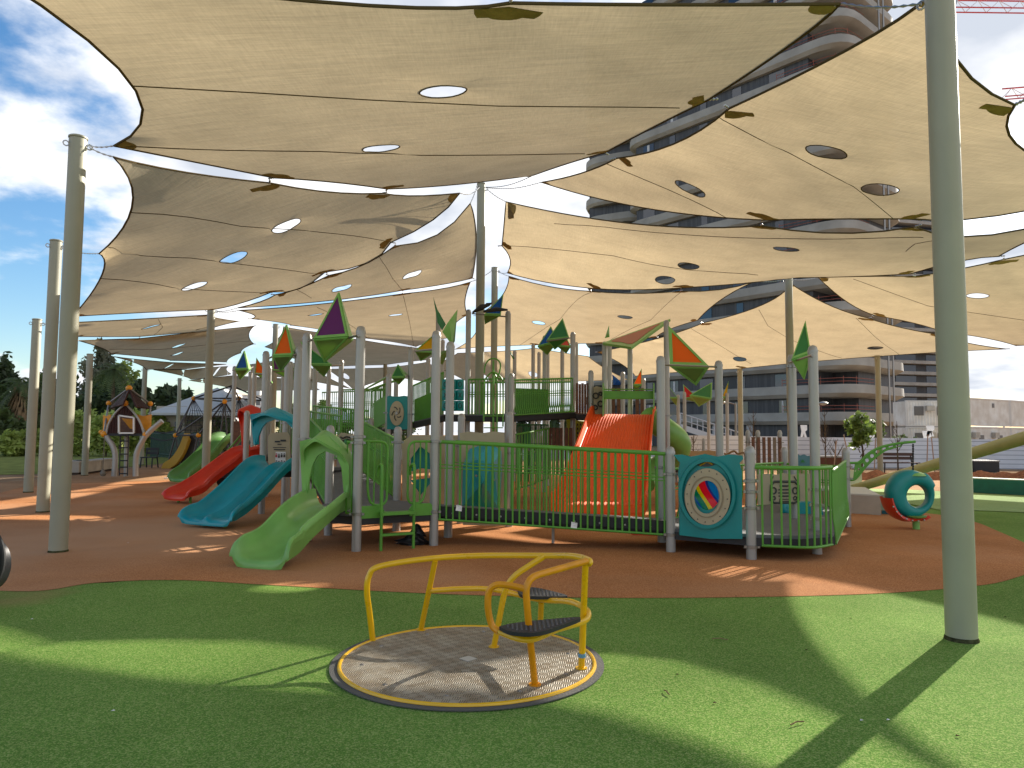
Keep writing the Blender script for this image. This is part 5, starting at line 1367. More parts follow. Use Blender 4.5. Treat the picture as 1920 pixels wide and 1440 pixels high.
# ------------------------------------------------------------------ second play structure behind at right
def back_play():
    root = thing('play_structure', 'smaller grey posted play structure behind the right deck with red and green crystal roofs', 'play structure', gd(1310, 27))
    for px, d, ty, r in ((1272, 27, 743, .06), (1284, 25.5, 738, .06), (1329, 27, 746, .06), (1364, 26, 740, .06), (1267, 24, 826, .055), (1319, 24.5, 825, .055)):
        p = gd(px, d); ppost(root, p, top_z(p, ty), r, clamps=())
    kite(root, 26.5, (1335, 717), (1293, 741), (1334, 748), (1310, 762), M_GREEND, M_GREENT)
    kite(root, 26.8, (1281, 721), (1283, 748), (1306, 744), (1300, 752), M_REDP, M_GREENT)
    kite(root, 26, (1366, 715), (1353, 746), (1363, 744), (1356, 754), M_YELP, M_GREENT)
    kite(root, 26, (1252, 722), (1256, 746), (1270, 746), (1268, 760), mat('slate_panel', (.10, .14, .17), .4), M_GREENT)
    a = gd(1283, 22); deck(root, [gd(1268, 22), gd(1365, 22), gd(1365, 25), gd(1268, 25)], .55)
    pts = [at(x, y, 21.8) for x, y in ((1285, 868), (1285, 846), (1296, 845), (1312, 846), (1328, 844), (1343, 846), (1343, 868))]
    panel(root, 'barrier_panel', pts, (0, 1, 0), .04, mat('tan_plastic', (.42, .27, .12), .55))
    b = MB(); b.tube(smooth_path([at(x, y, 21.5) for x, y in ((1357, 850), (1363, 852), (1370, 848), (1377, 846), (1384, 851), (1396, 850), (1398, 875))], 4), .03, 8); b.build('wavy_rail', mat('bronze_tube', (.22, .13, .05), .4), root)
    for i in range(5):
        b = MB(); b.tube([at(1254 + i * 7, 828 + i * 3, 21), at(1254 + i * 7, 860, 21)], .015, 6); b.build('bar', M_GREEND, root)
    b = MB(); b.tube([at(1252, 826, 21), at(1285, 843, 21)], .02, 8); b.build('hand_rail', M_GREEND, root)
back_play()

# ------------------------------------------------------------------ black bag left under the play deck
def bag():
    p = G(772, 1022); rnd = random.Random(5)
    t = thing('black_bag', 'crumpled black bag lying on the terracotta rubber behind the green step ladder', 'bag', p)
    q = MB(); vs = []; fs = []; n, m_ = 22, 12
    for i in range(m_ + 1):
        ph = math.pi * .5 * i / m_
        for k in range(n):
            a = 2 * math.pi * k / n; r = math.cos(ph) ** .7
            w = 1 + .22 * math.sin(3 * a + i * .9) + .15 * math.sin(7 * a - i) + rnd.uniform(-.05, .05)
            h = .20 * math.sin(ph) * (1 + .25 * math.sin(2 * a)) 
            sx = .21 * r * w; sy = .13 * r * w
            x = sx * math.cos(a); bump_ = math.exp(-((x - .06) / .09) ** 2)
            vs.append(p + Vector((x, sy * math.sin(a) + .1, h * (.45 + .7 * bump_))))
    for i in range(m_):
        for k in range(n): fs.append((i * n + k, i * n + (k + 1) % n, (i + 1) * n + (k + 1) % n, (i + 1) * n + k))
    fs.append(tuple(m_ * n + k for k in range(n)))
    q.add(vs, fs); q.build('bag_body', mat('black_nylon', (.012, .012, .013), .45, bump=.6, bscale=25), t, angle=30)
    q = MB(); q.tube(smooth_path([p + Vector((.02, .06, .2)), p + Vector((.05, .04, .27)), p + Vector((.10, .05, .25)), p + Vector((.12, .08, .18))], 5), .010, 6); q.build('bag_strap', M_BLACK, t)
    q = MB(); q.tube(smooth_path([p + Vector((-.2, .0, .02)), p + Vector((-.12, -.07, .05)), p + Vector((.0, -.08, .03)), p + Vector((.1, -.06, .06))], 5), .010, 6); q.build('bag_strap', M_BLACK, t)
bag()
# little white litter pieces on bridge and deck
for px, py, d, l in ((860, 953, 9.75, 'white paper scrap caught in the bridge railing bars'), (1076, 985, 9.6, 'white paper scrap hanging below the bridge'), (1477, 1014, 9.3, 'white sheet lying on the right deck floor')):
    b = MB(); c = at(px, py, d)
    if d == 9.3: b.prism([c + Vector((-.10, .05, .0)), c + Vector((-.07, .09, .01)), c + Vector((.10, -.06, .0)), c + Vector((.07, -.10, .0))], UP, .012)
    else: b.prism([c + Vector((-.04, 0, -.03)), c + Vector((.04, .01, -.04)), c + Vector((.045, 0, .03)), c + Vector((-.03, .01, .045))], (0, 1, .2), .006)
    tag(b.build('paper_scrap', M_WHITE, origin=c), l, 'litter')

# ------------------------------------------------------------------ pushchair at the left edge (only the rear of its black frame shows)
def stroller():
    c = at(-32, 1040, 6.3)
    c.z = 0
    t = thing('stroller', 'black pushchair at the left picture edge, only its curved rear rim showing', 'stroller', c)
    q = MB(); q.tube([c + Vector((.0 + .17 * math.cos(a), 0, .42 + .26 * math.sin(a))) for a in [i * math.pi / 16 for i in range(32)]], .022, 10, closed=True); q.build('frame_hoop', M_BLACK, t)
    q = MB(); vs = []; fs = []
    for i in range(15):
        a = -math.pi * .5 + math.pi * 1.0 * i / 14
        for j in range(5): vs.append(c + Vector((.165 * math.cos(a) * (1 if j != 2 else 1.03), -.12 + .06 * j, .36 + .22 * math.sin(a))))
    for i in range(14):
        for j in range(4): fs.append((i * 5 + j, i * 5 + j + 1, (i + 1) * 5 + j + 1, (i + 1) * 5 + j))
    q.add(vs, fs); q.build('seat_shell', mat('black_vinyl', (.015, .015, .018), .3), t)
    for sx, sy in ((-.5, -.2), (-.5, .25), (-.15, -.2), (-.15, .25)):
        q = MB(); q.lathe([(.06, -.02), (.10, -.018), (.11, 0), (.10, .018), (.06, .02)], c + Vector((sx - .15, sy, .11)), 20, (0, 1, 0)); w = q.build('wheel', M_BLACK, t)
    q = MB(); q.tube(pipe([c + Vector((-.3, -.2, .11)), c + Vector((-.12, -.18, .5)), c + Vector((-.45, -.18, 1.0))], .1), .015, 8); q.build('handle', M_POSTG, t)
stroller()

# ------------------------------------------------------------------ wooden treehouse on curved legs, far left
def treehouse():
    d = 24; root = thing('play_treehouse', 'brown slatted play treehouse with yellow balls and wings on curved grey legs', 'playhouse', gd(235, d))
    X = lambda x, y, o=0: at(x, y, d + o)
    def ball(x, y, r=6, o=0):
        p = X(x, y, o); rr = r / FPX * d; b = MB()
        b.lathe([(rr * math.sin(a), -rr * math.cos(a)) for a in [math.pi * i / 8 for i in range(9)]], p, 12); k = b.build('hub_ball', M_AMBER, root)
    def roofplane(A, B, C_, D_):
        n = 11; pk = root
        b = MB()
        for i in range(n):
            f0, f1 = i / n + .01, (i + .82) / n
            q_ = [A.lerp(B, f0), A.lerp(B, f1), D_.lerp(C_, f1), D_.lerp(C_, f0)]
            b.prism(q_, (B - A).cross(D_ - A), .05)
        b.build('roof_plane', mat('dark_red_brown_slat', (.045, .015, .012), .6, vary=.2, spec=.2), root)
    ap = X(242, 730, .9); ap2 = X(246, 730, 1.6)
    roofplane(X(239, 731, .9), X(243, 731, .2), X(231, 759, -.5), X(207, 766, .9)); roofplane(X(245, 731, .9), X(242, 731, .2), X(255, 764, -.5), X(280, 766, .9))
    # front gable wall: slats between ogive edges
    lft = smooth_path([X(235, 757), X(216, 775), X(204, 795), X(199, 815)], 8); rgt = smooth_path([X(235, 757), X(252, 775), X(264, 795), X(270, 815)], 8)
    for edge in (lft, rgt):
        b = MB(); b.tube(edge, .035, 8); b.build('gable_edge', M_POSTG, root)
    b = MB()
    for i in range(14):
        f = (i + .5) / 14; xx = 200 + f * 69
        # height at this column
        def edge_y(xq):
            e = [(235, 757), (216, 775), (204, 795), (199, 815)] if xq < 235 else [(235, 757), (252, 775), (264, 795), (270, 815)]
            for (xa, ya), (xb, yb) in zip(e, e[1:]):
                if min(xa, xb) <= xq <= max(xa, xb): return ya + (yb - ya) * (xq - xa) / (xb - xa)
            return 815
        yt = edge_y(xx); inwin = 222 < xx < 252
        w = 3.9 / FPX * d
        if inwin:
            p0, p1 = X(xx, yt + 1, .03), X(xx, 779, .03); b.box((p0 + p1) / 2, (w, .04, abs(p1.z - p0.z)))
            p0, p1 = X(xx, 812, .03), X(xx, 815, .03); b.box((p0 + p1) / 2, (w, .04, abs(p1.z - p0.z)))
        else:
            p0, p1 = X(xx, yt + 1, .03), X(xx, 815, .03); b.box((p0 + p1) / 2, (w, .04, abs(p1.z - p0.z)))
    b.build('gable_slats', MATS['dark_red_brown_slat'], root)
    b = MB(); wf = [X(223, 779, -.05), X(251, 783, -.05), X(251, 812, -.05), X(223, 812, -.05)]
    for i in range(4): b.bar(wf[i], wf[(i + 1) % 4], .05, .05)
    b.build('window_frame', M_WHITE, root)
    panel(root, 'inner_panel', [X(228, 784, .5), X(249, 786, .5), X(249, 805, .5), X(244, 803, .5)], (0, 1, 0), .03, M_AMBER)
    panel(root, 'back_wall', [X(203, 815, 1.4), X(206, 790, 1.4), X(235, 770, 1.4), X(262, 790, 1.4), X(266, 815, 1.4)], (0, 1, 0), .04, M_WOOD)
    panel(root, 'floor', [X(199, 815, 0), X(270, 815, 0), X(270, 815, 1.5), X(199, 815, 1.5)], UP, .08, M_BLACK)
    panel(root, 'side_wing', [X(194, 778, .3), X(199, 781, .3), X(208, 777, .3), X(208, 792, .3), X(200, 806, .3), X(193, 812, .3)], (0, 1, 0), .04, M_AMBER)
    panel(root, 'side_wing', [X(256, 777, .3), X(270, 780, .3), X(284, 777, .3), X(283, 800, .3), X(276, 812, .3), X(266, 796, .3)], (0, 1, 0), .04, M_AMBER)
    for x, y, r, o in ((242, 728, 6, .6), (235, 756, 5.5, -.05), (204, 756, 4.8, .6), (282, 757, 4.8, .6), (195, 814, 6, 0), (273, 815, 5.5, 0), (189, 810, 4, .6), (281, 810, 4, .6)): ball(x, y, r, o)
    for leg in ([(199, 818), (212, 838), (216, 858), (214, 894)], [(272, 818), (261, 838), (255, 858), (254, 893)], [(272, 818), (286, 804), (304, 789)]):
        b = MB(); b.tube(smooth_path([X(x, min(y, 893)) for x, y in leg], 6), .085, 12); b.build('curved_leg', M_POSTG, root)
    b = MB(); b.tube([X(238, 815, .8), X(236, 893, .8)], .075, 10); b.build('curved_leg', M_POSTG, root)
    lad = thing_l = None
    q = MB()
    for x0, x1 in ((226, 223.5), (241, 239)): q.tube([X(x0, 816, -.1), X(x1, 892, -.1)], .02, 6)
    o = q.build('rope_ladder', M_BLACK, root)
    for i in range(6):
        y = 827 + i * 12.2; b = MB(); b.tube([X(226 - (y - 816) * .033, y, -.1), X(241 - (y - 816) * .026, y, -.1)], .022, 6); b.build('rung', M_BLACK, o)
    b = MB(); b.tube([X(196, 816, -.2), X(193, 882, -.2)], .012, 6); b.lathe([(.06, -.08), (.1, 0), (.05, .1), (.02, .14)], X(193, 888, -.2), 10); b.build('climbing_rope', mat('grey_rope', (.2, .18, .15), .9), root)
    for a, b_ in (((242, 728, .6), (204, 756, .6)), ((242, 728, .6), (282, 757, .6)), ((204, 756, .6), (195, 814, 0)), ((282, 757, .6), (281, 800, .6))):
        b = MB(); b.tube([X(*a), X(*b_)], .03, 6); b.build('frame_tube', M_CLAMP, root)
treehouse()

# ------------------------------------------------------------------ rope pyramid climber
def climber():
    d = 31; root = thing('rope_climber', 'dark tubular rope climbing frame with amber hub balls behind the slides', 'climbing frame', gd(400, d))
    X = lambda x, y, o=0: at(x, y, d + o); T = mat('dark_steel_tube', (.07, .065, .07), .4, .5)
    hubs = [(436, 723, 0), (363, 747, 1), (421, 753, -1.5), (448, 747, 1.5), (497, 752, 0), (329, 816, 0), (372, 816, -1), (460, 816, 0)]
    for x, y, o in hubs[1:4] + hubs[5:]:
        p = X(x, y, o); rr = .10; b = MB(); b.lathe([(rr * math.sin(a), -rr * math.cos(a)) for a in [math.pi * i / 8 for i in range(9)]], p, 12); b.build('hub_ball', M_AMBER, root)
    lines = [(0, 1), (0, 2), (0, 3), (0, 4), (1, 2), (2, 3), (3, 4), (1, 3), (1, 5), (2, 5), (2, 6), (5, 6), (6, 7), (3, 7), (4, 7), (2, 7)]
    for i, j in lines:
        b = MB(); b.tube([X(*hubs[i]), X(*hubs[j])], .035, 6); b.build('frame_tube', T, root)
    for x, y, o in ((329, 816, 0), (372, 816, -1), (421, 753, -1.5), (460, 816, 0)):
        for dx in (-14, 12):
            b = MB(); p = gd(x + dx, d + o); b.tube([X(x, y, o), p], .035, 6); b.build('frame_tube', T, root)
    rp = mat('dark_rope', (.035, .035, .04), .8)
    for hx, hy, o in ((363, 747, 1), (421, 753, -1.5), (448, 747, 1.5)):
        for k in range(7):
            b = MB(); b.tube([X(hx, hy, o), X(hx - 30 + k * 12, 818, o + (k % 3) * .4)], .013, 4); b.build('rope', rp, root)
    for k in range(6):
        b = MB(); y = 770 + k * 9; b.tube([X(363 - 4 - k * 5, y, 0), X(421, y + 2, -1), X(478 + k * 2, y, 1)], .012, 4); b.build('rope', rp, root)
    for y in (808, 822):
        b = MB(); b.tube(smooth_path([X(280, y - 2, .5), X(305, y + 4, .3), X(329, y, 0)], 4), .03, 6); b.build('net_tunnel', rp, root)
    # little yellow and black slide
    for dx, m in ((0, mat('dull_yellow_plastic', (.45, .27, .02), .5)), (7, M_BLACK)):
        ps = smooth_path([X(350 + dx, 812), X(340 + dx, 838), X(326 + dx, 858), X(312 + dx, 868), X(306 + dx, 882)], 5)
        b = MB(); n = len(ps); vs = []
        for i, p in enumerate(ps): vs += [p + Vector((0, -.25 + (.3 if dx else 0), .0)), p + Vector((.18, -.25 + (.3 if dx else 0), -.28)), p + Vector((.18, .3, -.28)), p + Vector((0, .3, 0))]
        b.add(vs, [(i * 4 + k, i * 4 + (k + 1) % 4, i * 4 + 4 + (k + 1) % 4, i * 4 + 4 + k) for i in range(n - 1) for k in range(4)] + [(0, 1, 2, 3), (n * 4 - 4, n * 4 - 3, n * 4 - 2, n * 4 - 1)])
        b.build('tube_slide', m, root)
climber()

# ------------------------------------------------------------------ seats, benches, bins on the left
def concrete_seat(px0, px1, py, h, label):
    a, b_ = G(px0, py), G(px1, py - 4); c = (a + b_) / 2
    t = thing('concrete_bench', label, 'bench', c, 'concrete seats left of the treehouse'); L = (b_ - a).length; ang = math.atan2(b_.y - a.y, b_.x - a.x)
    q = MB(); q.box(c + UP * (h / 2 + .04), (L, .5, h - .06), ang); q.box(c + UP * (h + .02), (L + .04, .56, .05), ang); q.build('seat_block', M_CONC, t)
    q = MB(); q.box(c + UP * .03, (L - .05, .44, .08), ang); q.build('recessed_plinth', mat('dark_plinth', (.08, .06, .05), .9), t)  # dark base, slightly narrower than the seat block above it
concrete_seat(132, 149, 890, .42, 'short pale concrete seat block beside the left row of posts')
concrete_seat(150, 176, 889, .42, 'middle pale concrete seat block of the row of three')
concrete_seat(178, 204, 885, .42, 'pale concrete seat block nearest the treehouse')
def bench(px, py, w, label, rz=0, m=M_WOOD, name='park_bench', back=True):
    p = G(px, py); t = thing(name, label, 'bench', p); M = Matrix.Rotation(rz, 3, 'Z')
    def bx(nm, c, s_, mm): q = MB(); q.box(p + M @ Vector(c), s_, rz); q.build(nm, mm, t)
    for i in range(3): bx('seat_plank', (0, -.16 + i * .16, .44), (w, .13, .04), m)
    if back:
        for i in range(2): bx('back_plank', (0, .27, .62 + i * .16), (w, .04, .13), m)
    for s_ in (-1, 1):
        q = MB(); q.tube([p + M @ Vector((s_ * w * .45, -.25, 0)), p + M @ Vector((s_ * w * .42, -.2, .42)), p + M @ Vector((s_ * w * .42, .22, .42)), p + M @ Vector((s_ * w * .45, .3, 0))], .03, 6)
        if back: q.tube([p + M @ Vector((s_ * w * .42, .2, .4)), p + M @ Vector((s_ * w * .42, .3, .84))], .03, 6)
        q.build('bench_leg', M_BLACK, t)
bench(279, 877, .55, 'small dark bench seat right of the treehouse', m=M_BLACK)
bench(1685, 887, 1.6, 'dark brown slatted bench in front of the white hoarding', m=mat('dark_brown_slat', (.07, .035, .03), .6))
def bin_(px, py, w, h, label, m=M_BLACK):
    p = G(px, py); t = thing('litter_bin', label, 'bin', p)
    q = MB(); q.box(p + UP * (h / 2), (w, w, h)); q.build('bin_body', m, t); q = MB(); q.box(p + UP * (h + .03), (w + .05, w + .05, .06)); q.build('bin_lid', M_CLAMP, t)
bin_(99, 897, .42, .70, 'dark square litter bin between the left posts')
bin_(1552, 884, 1.0, .62, 'low dark and brown litter box behind the right deck', mat('rust_box', (.10, .035, .02), .7))
bin_(1836, 884, 1.1, .45, 'low black box beside the white hoarding right of the nearest post')

# ------------------------------------------------------------------ chain link fence along the lawn
def linkfence():
    a, b_ = G(-60, 840), G(300, 836); A = Vector((a.x, a.y, 0)); B = Vector((b_.x, b_.y, 0))
    t = thing('mesh_fence', 'grey chain link fence along the back of the lawn at left', 'fence', A); L = (B - A).length; n = int(L / 2.6); h = 2.1
    for i in range(n + 1):
        p = A.lerp(B, i / n); q = MB(); q.tube([p, p + UP * h], .04, 6); q.build('fence_post', M_POSTG, t)
    q = MB(); q.tube([A + UP * h, B + UP * h], .03, 6); q.build('top_rail', M_POSTG, t)
    q = MB(); m = mat('galvanised_wire', (.30, .30, .29), .5, .6); s_ = .42; k = int(L / s_)
    d = (B - A).normalized()
    for i in range(-5, k + 1):
        for sg in (0, 1):
            x0, x1 = i * s_, i * s_ + h
            if sg: za, zb = h, 0
            else: za, zb = 0, h
            f0, f1 = max(0, x0), min(L, x1)
            if f1 <= f0: continue
            z = lambda x: za + (zb - za) * (x - x0) / (x1 - x0)
            q.tube([A + d * f0 + UP * z(f0), A + d * f1 + UP * z(f1)], .009, 3, caps=False)
    q.build('mesh', m, t, smooth=False)
linkfence()
def picket(a, b_, h, label, m, n):
    t = thing('picket_fence', label, 'fence', a); q = MB()
    for i in range(n + 1): p = a.lerp(b_, i / n); q.tube([p + UP * .05, p + UP * h], .035, 4)
    q.tube([a + UP * h * .95, b_ + UP * h * .95], .05, 4); q.tube([a + UP * h * .15, b_ + UP * h * .15], .05, 4)
    q.build('bars', m, t)
picket(gd(284, 44), gd(372, 40), 1.5, 'dark green barred fence behind the treehouse', mat('dark_green_paint', (.01, .05, .03), .5), 34)
picket(gd(400, 52), gd(560, 52), 1.6, 'long dark fence far behind the rope climber', M_BLACK, 46)
# ------------------------------------------------------------------ white tensile pavilion
def pavilion(px0, px1, d, ztop, zed, label):
    root = thing('shade_pavilion', label, 'pavilion', gd((px0 + px1) / 2, d)); a, b_ = gd(px0, d), gd(px1, d); c = (a + b_) / 2
    q = MB(); rim = [z3(a, zed) + Vector((0, -3, 0)), z3(b_, zed) + Vector((0, -3, 0)), z3(b_, zed) + Vector((0, 4, 0)), z3(a, zed) + Vector((0, 4, 0))]; tp = z3(c, ztop) + Vector((0, .5, 0))
    vs = rim + [tp] + [v - UP * .15 for v in rim]; q.add(vs, [(0, 1, 4), (1, 2, 4), (2, 3, 4), (3, 0, 4), (0, 5, 6, 1), (1, 6, 7, 2), (2, 7, 8, 3), (3, 8, 5, 0), (8, 7, 6, 5)])
    q.build('canopy', mat('white_membrane', (.62, .62, .6), .7, trans=.3), root, smooth=False)
    for p in (a.lerp(b_, .06), a.lerp(b_, .5), a.lerp(b_, .94)): q = MB(); q.tube([z3(p, 0), z3(p, zed)], .09, 8); q.build('pavilion_post', M_POSTG, root)
pavilion(318, 480, 50, 4.6, 2.75, 'wide white canopy pavilion beyond the rope climber')
pavilion(520, 700, 75, 4.2, 2.8, 'white canopy far away between the play posts')
# small kiosk building behind
def block(name, label, cat, px0, px1, d, ztop, depth, m, floors, group=None, win=True, z0=0):
    a, b_ = gd(px0, d), gd(px1, d); c = (a + b_) / 2; w = (b_ - a).length; ang = math.atan2(b_.y - a.y, b_.x - a.x)
    t = thing(name, label, cat, c, group); q = MB(); q.box(c + Vector((0, depth / 2, (ztop + z0) / 2)), (w, depth, ztop - z0), ang); q.build('wall', m, t)
    q = MB(); q.box(c + Vector((0, depth / 2, ztop + .15)), (w + .4, depth + .4, .3), ang); q.build('roof_slab', M_CONC, t)
    if win:
        n = max(2, int(w / 4)); gl = mat('window_glass', (.04, .055, .07), .12)
        for f in range(floors):
            for i in range(n):
                p = a.lerp(b_, (i + .5) / n); zc = (ztop / floors) * (f + .55); q = MB(); q.box(z3(p, zc) + Vector((0, -.03, 0)), (w / n * .55, .08, ztop / floors * .42), ang); q.build('window', gl, t)
    return t
block('kiosk', 'low grey service building behind the treehouse', 'building', 300, 345, 48, 2.9, 5, M_CONC, 1)
MBW = mat('pale_render', (.52, .53, .54), .8, vary=.05)
for px0, px1, d, z, l in ((374, 424, 240, 13.5, 'distant pale apartment block left of the rope climber apex'), (404, 440, 290, 17, 'distant pale apartment block directly behind the climber apex'), (452, 490, 260, 14.5, 'distant pale apartment block right of the climber apex')):
    t = block('apartment_block', l, 'building', px0, px1, d, z, 12, MBW, 3, 'pale apartment blocks on the horizon')
    a, b_ = gd(px0, d), gd(px1, d); q = MB(); q.box(z3(a.lerp(b_, .55), z + 1.2) + Vector((0, 5, 0)), ((b_ - a).length * .4, 5, 2.4)); q.build('roof_room', MBW, t)

# ------------------------------------------------------------------ trees
def leafmat(name, col, tcol, vary=.45):
    m = bpy.data.materials.new(name); m.use_nodes = True; t = m.node_tree; b = t.nodes['Principled BSDF']; L = t.links.new
    tcn = node(m, 'ShaderNodeTexCoord'); n = node(m, 'ShaderNodeTexNoise'); n.inputs['Scale'].default_value = 1.3; n.inputs['Detail'].default_value = 5; L(tcn.outputs['Object'], n.inputs['Vector'])
    r = node(m, 'ShaderNodeValToRGB'); r.color_ramp.elements[0].position = .35; r.color_ramp.elements[1].position = .65
    r.color_ramp.elements[0].color = (*[c * (1 - vary) for c in col], 1); r.color_ramp.elements[1].color = (*[c * (1 + vary) for c in col], 1)
    L(n.outputs['Fac'], r.inputs[0]); L(r.outputs[0], b.inputs['Base Color']); b.inputs['Roughness'].default_value = .6
    tr = node(m, 'ShaderNodeBsdfTranslucent'); tr.inputs[0].default_value = (*tcol, 1); ms = node(m, 'ShaderNodeMixShader'); ms.inputs[0].default_value = .35
    L(b.outputs[0], ms.inputs[1]); L(tr.outputs[0], ms.inputs[2]); L(ms.outputs[0], t.nodes['Material Output'].inputs[0]); MATS[name] = m; return m
LF_D = leafmat('dark_foliage', (.045, .07, .025), (.08, .12, .03)); LF_M = leafmat('mid_foliage', (.08, .11, .035), (.15, .21, .05)); LF_B = leafmat('bright_foliage', (.27, .33, .07), (.42, .52, .10)); LF_Y = leafmat('young_leaves', (.13, .20, .05), (.25, .36, .06)); LF_G = leafmat('grey_foliage', (.14, .145, .09), (.16, .18, .08))
BARK = mat('bark', (.10, .075, .05), .9, vary=.3, scale=6, bump=.6, bscale=20)
def crown(q, c, rx, rz, n, leaf, rnd, ry=None):
    """leaf-sized faces gathered in clumps through an uneven volume"""
    ry = ry or rx; ncl = max(10, n // 45); cl = []
    for _ in range(ncl):
        while True:
            u = Vector((rnd.uniform(-1, 1), rnd.uniform(-1, 1), rnd.uniform(-.9, 1)))
            if .30 < u.length < 1: break
        u = u * (1 - .15 * rnd.random()); cl.append((Vector((u.x * rx, u.y * ry, u.z * rz)), rnd.uniform(.16, .30)))
    vs = []; fs = []
    for i in range(n):
        cc_, cr_ = cl[rnd.randrange(ncl)]
        p = c + cc_ + Vector((rnd.gauss(0, 1) * rx, rnd.gauss(0, 1) * ry, rnd.gauss(0, .8) * rz)) * cr_ * .55
        a = Vector((rnd.gauss(0, 1), rnd.gauss(0, 1), rnd.gauss(0, 1))).normalized(); b_ = a.orthogonal().normalized(); s_ = leaf * rnd.uniform(.6, 1.3)
        k = len(vs); vs += [p - a * s_, p + b_ * s_ * .45, p + a * s_, p - b_ * s_ * .45]; fs.append((k, k + 1, k + 2, k + 3))
    q.add(vs, fs)
def tree(px, d, py_top, width_px, label, mt, n=2600, leaf=.28, trunk_frac=.3, seed=1, group='trees along the far edge of the park', cat='tree', squash=1.0, name='leafy_tree', base_py=None):
    rnd = random.Random(seed); p = gd(px, d); H = top_z(p, py_top); rx = width_px / FPX * d / 2; t = thing(name, label, cat, p, group)
    q = MB(); zc = H * (trunk_frac + 1) / 2; rz = H * (1 - trunk_frac) / 2
    crown(q, z3(p, zc), rx, rz, n, leaf, rnd, rx * squash); q.build('crown', mt, t, smooth=False)
    q = MB(); tr = max(.06, H * .022); q.tube([z3(p, 0), z3(p, H * .3) + Vector((.05 * H * rnd.uniform(-1, 1), 0, 0)), z3(p, zc)], [tr, tr * .75, tr * .35], 8)
    for k in range(6):
        a = k * 1.05 + rnd.random(); s_ = z3(p, H * (.25 + .07 * k)); q.tube([s_, s_ + Vector((math.cos(a) * rx * .6, math.sin(a) * rx * .5, rz * .5))], [tr * .4, tr * .12], 5)
    q.build('trunk', BARK, t); return t
tree(185, 62, 648, 78, 'tall wispy grey green tree behind the fourth post', LF_G, 3600, .25, .12, 11)
tree(225, 66, 672, 56, 'tall tree with yellow green top right of the wispy one', LF_B, 2600, .28, .3, 12)
tree(200, 58, 706, 92, 'dark dense tree mass behind the treehouse', LF_D, 4200, .30, .1, 13)
tree(258, 60, 712, 52, 'dark tree rising over the treehouse roof', LF_D, 2400, .30, .1, 14)
tree(312, 70, 724, 72, 'rounded dark tree between treehouse and climber', LF_D, 3600, .32, .15, 15)
tree(348, 78, 735, 40, 'smaller dark tree left of the rope climber', LF_D, 1800, .34, .1, 16)
tree(5, 60, 674, 54, 'dark tree at the left picture edge', LF_D, 2600, .30, .15, 17)
tree(72, 66, 690, 60, 'mid green tree seen between the left posts', LF_M, 2800, .30, .1, 18)
tree(118, 64, 696, 56, 'dark tree between the second and first post of the left row', LF_D, 2600, .30, .05, 19)
tree(14, 45, 760, 60, 'olive bush in front of the mesh fence at far left', LF_M, 1800, .2, .0, 20, cat='bush', name='bush')
for i, (px, d, ty, w, l) in enumerate(((150, 46, 764, 60, 'sunlit yellow green bush beside the fourth post'), (200, 45, 772, 60, 'sunlit bush left of the treehouse wall'), (258, 47, 770, 60, 'sunlit bush seen under the treehouse eaves'), (302, 48, 772, 50, 'sunlit bush right of the treehouse'), (100, 47, 778, 56, 'bush between second and first post of the left row'), (60, 45, 800, 50, 'low green bush behind the mesh fence at left'), (22, 44, 808, 46, 'light green tall grass clump behind the mesh fence'))):
    tree(px, d, ty, w, l, LF_B if i != 4 else LF_M, 2000, .17, .0, 30 + i, 'bushes behind the mesh fence', 'bush', name='bush')
for i, (px, d, ty, w, l) in enumerate(((540, 120, 757, 46, 'far low tree seen between the tall play posts'), (596, 130, 752, 60, 'far rounded tree on the horizon left of centre'), (650, 125, 764, 50, 'far dark tree behind the upper ramp'), (480, 100, 770, 60, 'far tree behind the red slide hood'), (990, 110, 772, 60, 'far tree seen below the upper bridge'), (1050, 115, 768, 60, 'far tree behind the brown planks'), (735, 120, 780, 80, 'far low tree behind the teal sun panel'), (420, 60, 775, 56, 'palm like dark bush behind the rope climber'))):
    tree(px, d, ty, w, l, LF_M if i % 2 else LF_D, 1500, .4, .0, 50 + i, 'far trees seen through the playground', 'tree')
